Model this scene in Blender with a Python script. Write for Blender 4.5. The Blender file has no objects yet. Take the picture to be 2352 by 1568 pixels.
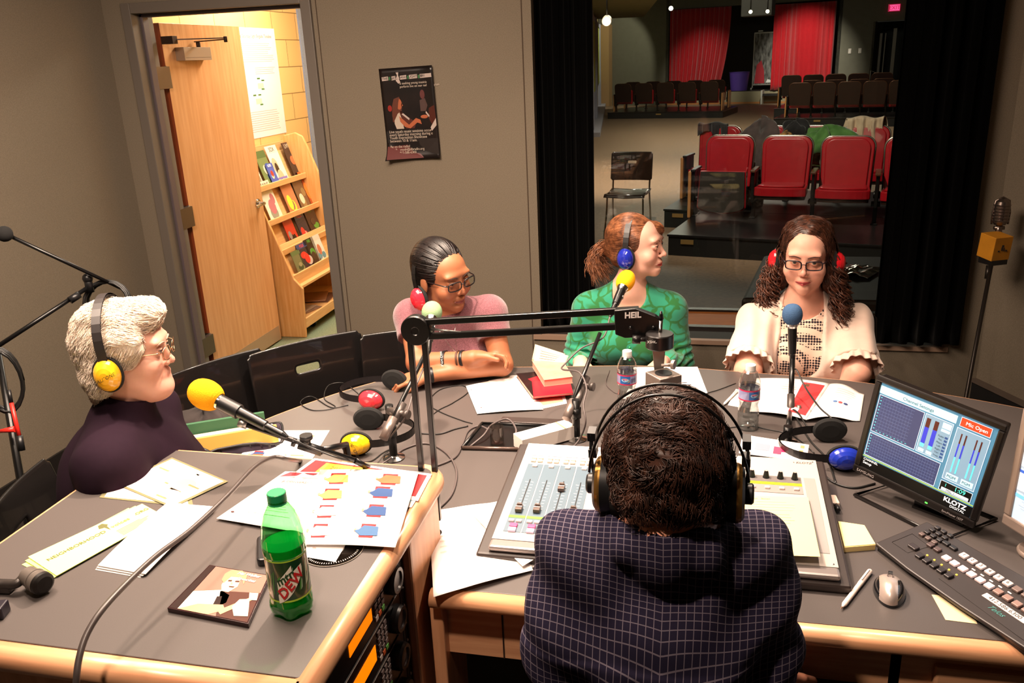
import bpy, math, random
import numpy as np
from mathutils import Matrix, Vector
random.seed(7); RNG = np.random.RandomState(11)
SC = bpy.context.scene
# ---------------------------------------------------------------- camera
F = 1930.; PITCH = math.radians(18.7); ROLL = math.radians(2.5); YAW = math.radians(13.3); CH = 1.83
_f = np.array([-math.sin(YAW)*math.cos(PITCH), math.cos(YAW)*math.cos(PITCH), -math.sin(PITCH)])
_r0 = np.array([math.cos(YAW), math.sin(YAW), 0.]); _u0 = np.cross(_r0, _f)
_r = math.cos(ROLL)*_r0 - math.sin(ROLL)*_u0; _u = math.cos(ROLL)*_u0 + math.sin(ROLL)*_r0
CAMP = np.array([0., 0., CH])
cd = bpy.data.cameras.new('camera'); cam = bpy.data.objects.new('camera', cd); SC.collection.objects.link(cam)
cd.sensor_width = 36; cd.lens = F/2352*36; cd.clip_start = .02; cd.clip_end = 100
cam.matrix_world = Matrix(((_r[0], _u[0], -_f[0], 0), (_r[1], _u[1], -_f[1], 0), (_r[2], _u[2], -_f[2], CH), (0, 0, 0, 1)))
SC.camera = cam
def ray(px, py): return F*_f + (px-1176)*_r + (784-py)*_u
def Z(px, py, z):
    d = ray(px, py); return CAMP + d*((z-CH)/d[2])
def YP(px, py, y):
    d = ray(px, py); return CAMP + d*(y/d[1])
def XP(px, py, x):
    d = ray(px, py); return CAMP + d*(x/d[0])
def D(px, py, dep): return CAMP + ray(px, py)/F*dep
# ---------------------------------------------------------------- world, exposure
w = bpy.data.worlds.new('world'); SC.world = w; w.use_nodes = True
w.node_tree.nodes['Background'].inputs[0].default_value = (1, .85, .7, 1); w.node_tree.nodes['Background'].inputs[1].default_value = .02
SC.view_settings.view_transform = 'Standard'; SC.view_settings.look = 'None'; SC.view_settings.exposure = 0.0; SC.view_settings.gamma = 1
try: SC.view_settings.use_curve_mapping = False
except Exception: pass
SC.cycles.max_bounces = 8; SC.cycles.diffuse_bounces = 3; SC.cycles.glossy_bounces = 3; SC.cycles.transmission_bounces = 8
SC.cycles.transparent_max_bounces = 12; SC.cycles.caustics_reflective = False; SC.cycles.caustics_refractive = False
SC.cycles.sample_clamp_indirect = 4; SC.cycles.use_denoising = True
# ---------------------------------------------------------------- lights
def look(loc, tgt):
    d = Vector(tgt)-Vector(loc); return d.to_track_quat('-Z', 'Y').to_euler()
def area(name, loc, tgt, size, power, col, spread=180, size_y=None):
    l = bpy.data.lights.new(name, 'AREA'); l.energy = power; l.color = col; l.size = size; l.shape = 'DISK'
    if size_y: l.shape = 'RECTANGLE'; l.size_y = size_y
    l.spread = math.radians(spread)
    o = bpy.data.objects.new(name, l); o.location = loc; o.rotation_euler = look(loc, tgt); SC.collection.objects.link(o); return o
def spot(name, loc, tgt, power, col, ang, blend=.5, r=.04):
    l = bpy.data.lights.new(name, 'SPOT'); l.energy = power; l.color = col; l.spot_size = math.radians(ang); l.spot_blend = blend; l.shadow_soft_size = r
    o = bpy.data.objects.new(name, l); o.location = loc; o.rotation_euler = look(loc, tgt); SC.collection.objects.link(o); return o
WARM = (1, .77, .60)
# recessed lamps over the studio table
spot('studio_lamp', (-.75, 2.35, 2.68), (-.8, 1.75, .75), 325, WARM, 112, .9, .05)
spot('studio_lamp', (.15, 2.3, 2.68), (.0, 2.15, .75), 190, WARM, 84, .9, .05)
spot('studio_lamp', (-.75, 3.2, 2.68), (-.5, 2.9, .75), 95, WARM, 112, 1, .05)
spot('studio_lamp', (-1.5, 1.3, 2.68), (-1.9, 2.3, .9), 170, WARM, 125, .9, .05)
spot('studio_lamp', (-.5, .45, 2.68), (-.35, 1.25, 1.0), 140, WARM, 84, .9, .05)
area('studio_bounce_fill', (-1.2, 1.8, 2.72), (-1.2, 1.9, 0), 1.6, 118, (1, .78, .61))  # added broad fill without a fixture, lifts the ambient level on the walls
# corridor ceiling light
area('corridor_lamp', (-2.55, 5.6, 2.68), (-2.75, 5.6, 0), .5, 110, (1, .90, .72), size_y=1.6)
# theatre lights
def TT(u, v, z): 
    return (-.3+u*.97437+v*.22495, 8-u*.22495+v*.97437, z)
spot('theatre_seat_lamp', TT(.2, -2.0, 4.2), TT(.9, 1.2, .8), 900, (1, .86, .72), 62, .7, .06)
spot('theatre_floor_lamp', TT(-2.2, 3.5, 4.3), TT(-2.3, 4.5, 0), 1900, (1, .78, .60), 66, .9, .06)
spot('theatre_curtain_lamp', TT(-1.9, 17.3, 4.4), TT(-1.7, 22.3, 1.1), 2600, (1, .9, .8), 36, .8, .05)
spot('theatre_curtain_lamp', TT(-4.2, 17.5, 4.6), TT(-5.0, 22.3, .7), 1100, (1, .9, .8), 32, .9, .05)
spot('theatre_wall_lamp', TT(-6.3, 19.5, 3.9), TT(-8.6, 21.8, 1.4), 420, (1, .93, .75), 60, .3, .03)
spot('theatre_side_lamp', TT(-5.4, 16.5, 3.4), TT(-7.6, 18.2, 1.7), 900, (.95, 1, .9), 70, .7, .05)
area('theatre_house_lamp', TT(-2.5, 10, 4.9), TT(-2.5, 10, 0), 5, 850, (1, .9, .75))
# ---------------------------------------------------------------- materials
def lin(h):
    h = h.lstrip('#'); c = [int(h[i:i+2], 16)/255 for i in (0, 2, 4)]
    return tuple(x/12.92 if x <= .04045 else ((x+.055)/1.055)**2.4 for x in c)+(1,)
MC = {}
def mat(name, col='#808080', rough=.5, metal=0, noise=0, scale=40, bump=0, emit=None, es=1, spec=.5, col2=None, coat=0, sheen=0, alpha=1, stretch=None, detail=3, sss=0):
    if name in MC: return MC[name]
    m = bpy.data.materials.new(name); m.use_nodes = True; nt = m.node_tree; b = nt.nodes['Principled BSDF']
    c = lin(col) if isinstance(col, str) else col
    b.inputs['Roughness'].default_value = rough; b.inputs['Metallic'].default_value = metal
    b.inputs['Specular IOR Level'].default_value = spec; b.inputs['Coat Weight'].default_value = coat
    b.inputs['Sheen Weight'].default_value = sheen; b.inputs['Alpha'].default_value = alpha
    if sss: b.inputs['Subsurface Weight'].default_value = sss; b.inputs['Subsurface Radius'].default_value = (.01, .004, .002)
    tc = nt.nodes.new('ShaderNodeTexCoord'); n = nt.nodes.new('ShaderNodeTexNoise'); n.inputs['Scale'].default_value = scale; n.inputs['Detail'].default_value = detail
    if stretch:
        mp = nt.nodes.new('ShaderNodeMapping'); mp.inputs['Scale'].default_value = stretch
        nt.links.new(tc.outputs['Object'], mp.inputs[0]); nt.links.new(mp.outputs[0], n.inputs['Vector'])
    else: nt.links.new(tc.outputs['Object'], n.inputs['Vector'])
    mx = nt.nodes.new('ShaderNodeMix'); mx.data_type = 'RGBA'
    c2 = lin(col2) if col2 else tuple(min(1, x*(1-.35)) for x in c[:3])+(1,)
    mx.inputs[6].default_value = c; mx.inputs[7].default_value = c2
    ml = nt.nodes.new('ShaderNodeMapRange'); ml.inputs['From Min'].default_value = .35; ml.inputs['From Max'].default_value = .65
    ml.inputs['To Max'].default_value = max(noise, 1 if (col2 and not noise) else noise)
    nt.links.new(n.outputs['Fac'], ml.inputs['Value']); nt.links.new(ml.outputs[0], mx.inputs[0]); nt.links.new(mx.outputs[2], b.inputs['Base Color'])
    if bump:
        bp = nt.nodes.new('ShaderNodeBump'); bp.inputs['Strength'].default_value = bump; bp.inputs['Distance'].default_value = .004
        nt.links.new(n.outputs['Fac'], bp.inputs['Height']); nt.links.new(bp.outputs[0], b.inputs['Normal'])
    if emit:
        b.inputs['Emission Color'].default_value = lin(emit); b.inputs['Emission Strength'].default_value = es
    MC[name] = m; return m
def glassy(name, col='#ffffff', refl=.5, rough=0, tint=1.0):
    """thin sheet glass: lets light straight through, reflects by Fresnel"""
    if name in MC: return MC[name]
    m = bpy.data.materials.new(name); m.use_nodes = True; nt = m.node_tree; nt.nodes.clear()
    o = nt.nodes.new('ShaderNodeOutputMaterial'); t = nt.nodes.new('ShaderNodeBsdfTransparent'); t.inputs[0].default_value = lin(col)
    g = nt.nodes.new('ShaderNodeBsdfGlossy'); g.inputs['Roughness'].default_value = rough
    fr = nt.nodes.new('ShaderNodeLayerWeight'); fr.inputs[0].default_value = .5
    pw = nt.nodes.new('ShaderNodeMath'); pw.operation = 'POWER'; pw.inputs[1].default_value = 4
    mu = nt.nodes.new('ShaderNodeMath'); mu.operation = 'MULTIPLY_ADD'; mu.inputs[1].default_value = .6*min(refl, 1.6); mu.inputs[2].default_value = .045*refl; mu.use_clamp = True
    nt.links.new(fr.outputs['Facing'], pw.inputs[0])
    mx = nt.nodes.new('ShaderNodeMixShader'); nt.links.new(pw.outputs[0], mu.inputs[0]); nt.links.new(mu.outputs[0], mx.inputs[0])
    nt.links.new(t.outputs[0], mx.inputs[1]); nt.links.new(g.outputs[0], mx.inputs[2]); nt.links.new(mx.outputs[0], o.inputs[0])
    MC[name] = m; return m
def wood(name, c1, c2, axis=2, scale=6, rough=.35):
    if name in MC: return MC[name]
    st = [14, 14, 14]; st[axis] = 1.0
    return mat(name, c1, rough, col2=c2, scale=scale, stretch=tuple(st), detail=5, coat=.15)
# ---------------------------------------------------------------- mesh building
class MB:
    def __init__(s): s.v = []; s.f = []; s.m = []; s.s = []; s.n = 0
    def add(s, V, Fc, m=0, smooth=False):
        V = np.asarray(V, float).reshape(-1, 3); s.v.append(V)
        for f in Fc: s.f.append([i+s.n for i in f]); s.m.append(m); s.s.append(smooth)
        s.n += len(V); return s
    def box(s, c, d, m=0, R=None):
        h = np.array(d)/2.; V = np.array([[x, y, z] for x in (-1, 1) for y in (-1, 1) for z in (-1, 1)])*h
        if R is not None: V = V@np.array(R).T
        return s.add(V+np.array(c), [(0, 1, 3, 2), (4, 6, 7, 5), (0, 4, 5, 1), (2, 3, 7, 6), (0, 2, 6, 4), (1, 5, 7, 3)], m)
    def bx(s, x0, x1, y0, y1, z0, z1, m=0): return s.box(((x0+x1)/2, (y0+y1)/2, (z0+z1)/2), (x1-x0, y1-y0, z1-z0), m)
    def prism(s, pts, z0, z1, m=0, M=None, smooth=False):
        """pts in xy extruded in z, optional 4x4 M"""
        n = len(pts); V = np.array([[p[0], p[1], z0] for p in pts]+[[p[0], p[1], z1] for p in pts], float)
        if M is not None: V = V@M[:3, :3].T+M[:3, 3]
        s.add(V, [tuple(range(n-1, -1, -1)), tuple(range(n, 2*n))], m)
        s.n -= 2*n; s.v.pop()
        return s.add(V, [(i, (i+1) % n, n+(i+1) % n, n+i) for i in range(n)], m, smooth)
    def tube(s, pts, r, m=0, n=8, closed=False, cap=True, smooth=True, flat=1.0):
        P = np.array(pts, float); N = len(P); r = np.broadcast_to(np.array(r, float), (N,))
        if closed: T = np.roll(P, -1, 0)-np.roll(P, 1, 0)
        else: T = np.gradient(P, axis=0)
        T /= (np.linalg.norm(T, axis=1)[:, None]+1e-12)
        a = np.array([0, 0, 1.]) if abs(T[0][2]) < .9 else np.array([1., 0, 0])
        u = np.cross(T[0], a); u /= np.linalg.norm(u); V = []
        ang = np.arange(n)*2*math.pi/n
        for i in range(N):
            u = u-T[i]*(u@T[i]); u /= (np.linalg.norm(u)+1e-12); w_ = np.cross(T[i], u)
            V.append(P[i]+r[i]*(np.cos(ang)[:, None]*u+flat*np.sin(ang)[:, None]*w_))
        V = np.concatenate(V); Fc = []
        for i in range(N if closed else N-1):
            j = (i+1) % N
            for k in range(n): Fc.append((i*n+k, i*n+(k+1) % n, j*n+(k+1) % n, j*n+k))
        s.add(V, Fc, m, smooth)
        if cap and not closed:
            b = s.n-len(V); s.f.append([b+k for k in range(n-1, -1, -1)]); s.f.append([b+(N-1)*n+k for k in range(n)]); s.m += [m, m]; s.s += [False, False]
        return s
    def cyl(s, a, b, r, m=0, n=20, r2=None): return s.tube([a, b], [r, r if r2 is None else r2], m, n)
    def lathe(s, prof, c=(0, 0, 0), m=0, n=32, M=None, smooth=True, fn=None, ms=None, cap=True):
        """profile [(r,z)...] turned about z"""
        V = []; ang = np.arange(n)*2*math.pi/n
        for (r, z) in prof:
            rr = np.full(n, r) if fn is None else fn(r, z, ang)
            V.append(np.stack([rr*np.cos(ang), rr*np.sin(ang), np.full(n, z)], 1))
        V = np.concatenate(V)
        if M is not None: V = V@M[:3, :3].T+M[:3, 3]
        V = V+np.array(c); N = len(prof)
        for i in range(N-1):
            mm = m if ms is None else ms[i]
            s.add(V[i*n:(i+2)*n] if i == 0 else V[(i)*n:(i+2)*n], [(k, (k+1) % n, n+(k+1) % n, n+k) for k in range(n)], mm, smooth)
        for i, o in ((0, -1), (N-1, 1)):
            if cap and prof[i][0] > 1e-4: s.add(V[i*n:(i+1)*n], [tuple(range(n))[::o]], m)
        return s
    def sph(s, c, r, m=0, n=20, M=None):
        rr = np.array(r)*np.ones(3); k = n//2; V = []
        for i in range(k+1):
            t = math.pi*i/k
            for j in range(n): V.append((math.sin(t)*math.cos(2*math.pi*j/n), math.sin(t)*math.sin(2*math.pi*j/n), math.cos(t)))
        V = np.array(V)*rr
        if M is not None: V = V@np.array(M)[:3, :3].T
        return s.add(V+np.array(c), [(i*n+j, (i+1)*n+j, (i+1)*n+(j+1) % n, i*n+(j+1) % n) for i in range(k) for j in range(n)], m, True)
    def quad(s, a, b, c, d, m=0): return s.add([a, b, c, d], [(0, 1, 2, 3)], m)
    def grid(s, fn, nu, nv, m=0, thick=0, smooth=True, back=None):
        """fn(u,v)->point, u,v in 0..1 ; optional thickness along the normal"""
        G = np.array([[fn(i/nu, j/nv) for j in range(nv+1)] for i in range(nu+1)], float)
        V = G.reshape(-1, 3); q = nv+1
        Fc = [(i*q+j, (i+1)*q+j, (i+1)*q+j+1, i*q+j+1) for i in range(nu) for j in range(nv)]
        if not thick: return s.add(V, Fc, m, smooth)
        du = np.gradient(G, axis=0); dv = np.gradient(G, axis=1); nn = np.cross(du, dv); nn /= (np.linalg.norm(nn, axis=2)[..., None]+1e-12)
        W = (G-nn*thick).reshape(-1, 3); n0 = len(V)
        s.add(np.concatenate([V, W]), Fc, m, smooth); base = s.n-2*n0; bm = m if back is None else back
        for f in Fc: s.f.append([base+n0+i for i in f[::-1]]); s.m.append(bm); s.s.append(smooth)
        rim = [i*q for i in range(nu+1)]+[nu*q+j for j in range(1, nv+1)]+[i*q+nv for i in range(nu-1, -1, -1)]+[j for j in range(nv-1, 0, -1)]
        for a, b in zip(rim, rim[1:]+rim[:1]): s.f.append([base+b, base+a, base+n0+a, base+n0+b]); s.m.append(bm); s.s.append(False)
        return s
    def xf(s, M):
        M = np.array(M); s.v = [v@M[:3, :3].T+M[:3, 3] for v in s.v]; return s
def RZ(a): c, s_ = math.cos(a), math.sin(a); return np.array([[c, -s_, 0], [s_, c, 0], [0, 0, 1.]])
def RX(a): c, s_ = math.cos(a), math.sin(a); return np.array([[1, 0, 0], [0, c, -s_], [0, s_, c]])
def RY(a): c, s_ = math.cos(a), math.sin(a); return np.array([[c, 0, s_], [0, 1, 0], [-s_, 0, c]])
def M4(R=None, t=(0, 0, 0)):
    M = np.eye(4); M[:3, :3] = np.eye(3) if R is None else R; M[:3, 3] = t; return M
def frame(z, x=None):
    """rotation whose z axis is along z"""
    z = np.array(z, float); z /= np.linalg.norm(z); x = np.array(x if x is not None else ([1, 0, 0] if abs(z[0]) < .9 else [0, 1, 0]), float)
    x = x-z*(x@z); x /= np.linalg.norm(x); return np.stack([x, np.cross(z, x), z], 1)
def mesh_np(name, V, Fq, mats, smooth=True):
    me = bpy.data.meshes.new(name); V = np.asarray(V, np.float32)
    me.from_pydata(V.tolist(), [], Fq if isinstance(Fq, list) else Fq.tolist()); 
    for m in (mats if isinstance(mats, (list, tuple)) else [mats]): me.materials.append(m)
    me.polygons.foreach_set('use_smooth', [smooth]*len(me.polygons)); me.update(); return me
def build(name, mb, mats, parent=None, world=True, bevel=0, seg=2):
    V = np.concatenate(mb.v) if mb.v else np.zeros((0, 3))
    me = bpy.data.meshes.new(name); me.from_pydata(V.tolist(), [], mb.f)
    for m in (mats if isinstance(mats, (list, tuple)) else [mats]): me.materials.append(m)
    me.polygons.foreach_set('material_index', mb.m); me.polygons.foreach_set('use_smooth', mb.s)
    me.validate(); me.update()
    o = bpy.data.objects.new(name, me); SC.collection.objects.link(o)
    if parent is not None: attach(o, parent, world)
    if bevel:
        b = o.modifiers.new('bevel', 'BEVEL'); b.width = bevel; b.segments = seg; b.limit_method = 'ANGLE'; b.angle_limit = math.radians(40)
    return o
def root_matrix(p):
    M = Matrix.LocRotScale(p.location, p.rotation_euler, p.scale)
    return root_matrix(p.parent)@p.matrix_parent_inverse@M if p.parent else M
def attach(o, p, world=True):
    o.parent = p
    if world: o.matrix_parent_inverse = root_matrix(p).inverted()
def thing(name, label, cat, loc=(0, 0, 0), rz=0, group=None, rot=None):
    o = bpy.data.objects.new(name, None); o.empty_display_size = .05; SC.collection.objects.link(o)
    o.location = [float(x) for x in loc]; o.rotation_euler = rot if rot else (0, 0, rz); o['label'] = label; o['category'] = cat
    if group: o['group'] = group
    return o
def tag(o, label, cat, group=None, kind=None):
    o['label'] = label; o['category'] = cat
    if group: o['group'] = group
    if kind: o['kind'] = kind
    return o
def struct(name, mb, mats, bevel=0):
    o = build(name, mb, mats, bevel=bevel); o['kind'] = 'structure'; return o
def dup(root, loc=None, rz=None, label=None, group=None):
    r = root.copy(); SC.collection.objects.link(r)
    if loc is not None: r.location = loc
    if rz is not None: r.rotation_euler = (0, 0, rz)
    if label: r['label'] = label
    if group: r['group'] = group
    for ch in list(root.children):
        c = ch.copy(); SC.collection.objects.link(c); c.parent = r
        for g in ch.children:
            d = g.copy(); SC.collection.objects.link(d); d.parent = c
    return r
def text(s, mtx, size, m, parent=None, align='CENTER', ext=.0003, name='lettering', sx=1, bold=0, world=True, font_shear=0):
    cu = bpy.data.curves.new(name, 'FONT'); cu.body = s; cu.size = size; cu.align_x = align; cu.align_y = 'CENTER'; cu.extrude = ext; cu.offset = bold; cu.shear = font_shear
    cu.resolution_u = 3; t_ = bpy.data.objects.new('_t', cu); SC.collection.objects.link(t_)
    me = bpy.data.meshes.new_from_object(t_); bpy.data.objects.remove(t_); bpy.data.curves.remove(cu); me.materials.clear(); me.materials.append(m)
    o = bpy.data.objects.new(name, me); SC.collection.objects.link(o)
    MM = Matrix((np.array(mtx)@np.diag([sx, 1, 1, 1])).tolist())
    if parent is not None:
        o.parent = parent; o.matrix_parent_inverse = root_matrix(parent).inverted()@MM if world else MM
    else: o.matrix_world = MM
    return o
def arc(c, r, a0, a1, n, R=np.eye(3)):
    return [np.array(c)+R@np.array([r*math.cos(a0+(a1-a0)*i/n), r*math.sin(a0+(a1-a0)*i/n), 0]) for i in range(n+1)]
def spline(pts, n=8):
    P = np.array(pts, float); P = np.vstack([2*P[0]-P[1], P, 2*P[-1]-P[-2]]); out = []
    for i in range(1, len(P)-2):
        for k in range(n):
            t = k/n; a, b, c, d = P[i-1], P[i], P[i+1], P[i+2]
            out.append(.5*((2*b)+(-a+c)*t+(2*a-5*b+4*c-d)*t*t+(-a+3*b-3*c+d)*t**3))
    out.append(P[-2]); return np.array(out)
def rrect(w_, h, r, n=5):
    pts = []
    for cx, cy, a in ((w_/2-r, h/2-r, 0), (-w_/2+r, h/2-r, 90), (-w_/2+r, -h/2+r, 180), (w_/2-r, -h/2+r, 270)):
        for i in range(n+1): t = math.radians(a+90*i/n); pts.append((cx+r*math.cos(t), cy+r*math.sin(t)))
    return pts
BLK = mat('black_plastic', '#141416', .38); BLKM = mat('black_metal', '#0d0d0e', .32, .2, spec=.6); CHROME = mat('chrome', '#c8c6c4', .18, 1)
STEEL = mat('brushed_steel', '#8e8a86', .38, .9); CABLE = mat('cable_rubber', '#4a4140', .5); CABLEK = mat('black_cable', '#121212', .45)
PAPER = mat('white_paper', '#ede6e2', .7, spec=.2); WHT = mat('white_plastic', '#e6e2de', .35); INK = mat('ink', '#2a2626', .7); FOAMK = mat('foam_black', '#101010', .95, noise=.5, scale=300)
MAPLE = wood('maple', '#dba57c', '#c9906a', 0, 5, .3); MAPLEY = wood('maple_y', '#dba57c', '#c9906a', 1, 5, .3); MAPLEZ = wood('maple_z', '#d69c74', '#c48a62', 2, 4, .35)
# ================================================================ studio shell
FAB = mat('wall_fabric', '#857a6a', .9, noise=.55, scale=260, col2='#6a6052', bump=.15, spec=.15)
FABD = mat('wall_fabric_seam', '#4f4237', .9, spec=.1); CARPET = mat('carpet', '#2f2a27', .95, noise=.8, scale=350, spec=.1)
CEIL = mat('ceiling_tile', '#8a8076', .9, noise=.3, scale=60); FRM = mat('door_frame_paint', '#6c645c', .42); FRM2 = mat('door_frame_purple', '#5d5256', .42)
WY = 4.05; HT = 2.75
g = MB(); g.bx(-3.03, 2.6, -2.2, WY, -.05, 0); struct('floor', g, CARPET)
g = MB(); g.bx(-3.03, 2.6, -2.2, WY, HT, HT+.05); struct('ceiling', g, CEIL)
g = MB(); g.bx(-3.13, -3.03, -2.2, WY+.15, 0, HT); struct('wall_left', g, FAB)
g = MB(); g.bx(-3.13, 2.7, -2.3, -2.2, 0, HT); struct('wall_front', g, FAB)
DL, DR, DT = -2.86, -1.93, 2.115; WL, WR, WB, WT = -.80, 1.10, .463, 2.4
g = MB()
for a in ((-3.03, DL-.05, 0, HT), (DL-.05, DR+.05, DT+.05, HT), (DR+.05, WL, 0, HT), (WL, WR, 0, WB-.02), (WL, WR, WT, HT), (WR, 1.27, 0, HT)):
    g.bx(a[0], a[1], WY, WY+.15, a[2], a[3], 0)
for x in (-.845,): g.bx(x-.0025, x+.0025, WY-.002, WY+.01, 0, HT, 1)
for x in (DR+.075,): g.bx(x-.002, x+.002, WY-.002, WY+.01, 0, HT, 1)
struct('wall_back', g, [FAB, FABD])
# right wall splays toward the camera
RW0 = np.array([1.27, WY]); RWd = np.array([math.sin(math.radians(25)), -math.cos(math.radians(25))]); RL = 6.2
g = MB(); R = RZ(math.atan2(RWd[1], RWd[0]))
g.xf(np.eye(4)); g.bx(0, RL, 0, .12, .30, HT, 0); g.bx(0, RL, -.02, .12, 0, .30, 1); g.bx(0, RL, -.028, .0, .30, .315, 2); g.xf(M4(R, (RW0[0], RW0[1], 0)))
struct('wall_right', g, [FAB, mat('low_black_panel', '#0c0b0b', .7), mat('panel_lip', '#5d5148', .5)])
g = MB(); g.bx(DR+.05, WL-.0, WY-.012, WY, 0, .1); struct('baseboard_back', g, mat('rubber_base', '#1b1817', .5))
g = MB(); g.bx(-3.03, -3.018, -2.2, WY, 0, .1); struct('baseboard_left', g, MC['rubber_base'])
# door frame (steel)
g = MB()
for s, x in ((-1, DL), (1, DR)):
    xo = x+s*.052
    g.bx(min(x, xo), max(x, xo), WY-.02, WY+.16, 0, DT+.05, 0)
    xi = x-s*.016; g.bx(min(x, xi), max(x, xi), WY+.05, WY+.1, 0, DT, 1)
g.bx(DL, DR, WY-.019, WY+.159, DT, DT+.05, 0); g.bx(DL, DR, WY+.05, WY+.1, DT-.016, DT, 1)
struct('trim_1', g, [FRM, FRM2], bevel=.003)
g = MB(); g.bx(DL, DR, WY, WY+.15, 0, .012, 0); struct('trim_2', g, STEEL)
# window: frame, sill, panes
g = MB(); g.bx(WL-.04, WR+.03, WY-.012, WY+.02, WB-.022, WB, 0); g.bx(WL, WR, WY+.02, WY+.2, WB-.02, WB, 1); g.bx(WL, WR, WY+.2, WY+.55, WB-.05, WB, 2)
struct('trim_3', g, [mat('sill_lip', '#a08470', .5), mat('dark_sill', '#17100d', .6), mat('sill_wood', '#c87840', .55, col2='#a86030', scale=8, stretch=(1, 14, 14), spec=.2)])
wroot = bpy.data.objects.new('window_1', None); SC.collection.objects.link(wroot); wroot['kind'] = 'structure'
g = MB()
for y in (WY+.19, WY+.50):
    g.bx(WL, WL+.03, y-.02, y+.02, WB, WT); g.bx(WR-.03, WR, y-.02, y+.02, WB, WT); g.bx(WL, WR, y-.02, y+.02, WB, WB+.012); g.bx(WL, WR, y-.02, y+.02, WT-.03, WT)
build('window_frame', g, mat('window_frame_dark', '#1c1614', .4), wroot)
g = MB(); g.bx(WL+.03, WR-.03, WY+.187, WY+.191, WB+.012, WT-.03); g.bx(WL+.03, WR-.03, WY+.497, WY+.501, WB+.012, WT-.03)
GL = glassy('window_glass', '#f2f4f2', .45); build('window_glass', g, GL, wroot)
g = MB(); g.bx(WL-.02, WL, WY+.2, WY+.55, WB-.1, WT+.1); g.bx(WR, WR+.02, WY+.2, WY+.55, WB-.1, WT+.1); g.bx(WL, WR, WY+.2, WY+.55, WT, WT+.02)
struct('trim_4', g, mat('window_jamb_dark', '#12100f', .5))
# ---- drapes
def drape(name, x0, x1, y, z0, z1, m, waves, amp, label, cat='curtain', frm=None, n=None, flare=0, seed=0, group=None, taper=0):
    n = n or waves*8; rs = np.random.RandomState(seed); ph = rs.rand(4)*6
    def fn(u, v):
        a = amp*(.7+.3*math.sin(ph[0]+u*9))*math.sin(u*waves*2*math.pi+.5*math.sin(ph[1]+u*13)+.25*v)+amp*.3*math.sin(u*waves*5.1+ph[2])
        x = x0+(x1-x0)*u+flare*(1-v)*(u-.5)+amp*.3*math.sin(u*waves*4*math.pi+ph[3])+taper*(1-v)**2*u; p = np.array([x, y+a, z0+(z1-z0)*v])
        return p if frm is None else frm(*p)
    g = MB(); g.grid(fn, n, 14, 0, .004)
    o = build(name, g, m); tag(o, label, cat, group); return o
VEL = mat('black_velour', '#040404', .95, noise=.5, scale=120, sheen=.03, spec=.02)
drape('black_curtain', WL+.0, YP(1360, 200, WY+.06)[0], WY+.06, WB+.025, 2.5, VEL, 5, .018, 'black drape at the window edge beside the poster wall', seed=1, group=None)
drape('black_curtain', .79, 1.16, WY-.05, .49, 2.6, VEL, 5, .022, 'black drape at the window edge beside the old microphone', seed=2)
# ================================================================ door leaf, open into the corridor
DW = wood('door_veneer', '#d8a272', '#cb9260', 2, 3, .28)
d = thing('door_1', 'x', 'door'); del d['label']; del d['category']; d['kind'] = 'structure'
HX, HY = -2.885, WY+.245; LEN = .835; TH = .045
g = MB(); g.bx(HX-.045, HX, HY, HY+LEN, .012, 2.08, 0); g.bx(HX-.0449, HX, HY-.0015, HY, .012, 2.08, 1)
build('door_leaf', g, [DW, wood('door_edge', '#8a4020', '#7a3418', 2, 3, .4)], d, bevel=.002)
for z in (1.80, 1.04, .27):
    g = MB(); g.bx(HX-.038, HX-.004, HY-.004, HY-.0015, z-.057, z+.057, 0); g.bx(DL-.001, DL+.0025, WY+.10, WY+.16, z-.057, z+.057, 0); g.cyl((HX+.002, HY-.008, z-.06), (HX+.002, HY-.008, z+.06), .007, 0, 12)
    g.bx(HX-.004, DL+.001, WY+.16, HY-.006, z-.057, z+.057, 0)
    for dz in (-.04, 0, .04):
        for dx in (.01, .03): g.sph((HX-dx, HY-.0045, z+dz), .0035, 1, 8)
    build('hinge', g, [mat('hinge_steel', '#6b625a', .4, .85), mat('screw', '#3b3530', .4, .9)], d)
g = MB(); y, z = HY+LEN-.065, .98
g.lathe([(.0, .0), (.03, .0), (.031, .004), (.026, .009), (.012, .011), (.011, .045), (0, .045)], (0, 0, 0), 0, 24, M4(frame((1, 0, 0)), (HX, y, z)))
g.tube(spline([(HX+.045, y, z), (HX+.05, y-.03, z+.002), (HX+.05, y-.075, z), (HX+.044, y-.105, z-.002)]), [.012]*8+[.0105]*8+[.009]*9, 0, 12); build('door_handle', g, CHROME, d)
g = MB(); g.bx(HX, HX+.055, HY+.11, HY+.38, 1.885, 1.955, 0); g.bx(HX+.0551, HX+.0556, HY+.12, HY+.37, 1.899, 1.9005, 1)
g.cyl((HX+.03, HY+.30, 1.955), (HX+.03, HY+.30, 1.985), .012, 1, 14)
g.box((HX+.16, HY+.215, 1.985), (.32, .016, .006), 1, RZ(math.radians(-28))); g.box((HX+.165, HY+.06, 1.992), (.30, .016, .006), 1, RZ(math.radians(32)))
g.cyl((HX+.30, HY+.14, 1.97), (HX+.30, HY+.14, 2.0), .01, 1, 10); g.bx(HX+.02, HX+.09, HY-.035, HY+.01, 1.97, 2.01, 1)
build('door_closer', g, [mat('closer_cover', '#9c8874', .45, .3), mat('closer_arm', '#3a2a22', .4, .6)], d, bevel=.004)
g = MB(); g.bx(HX-.001, HX+.001, HY+.02, HY+LEN-.01, .015, .115, 0); build('kick_strip', g, mat('door_sweep', '#b59a80', .4, .4), d)
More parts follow.
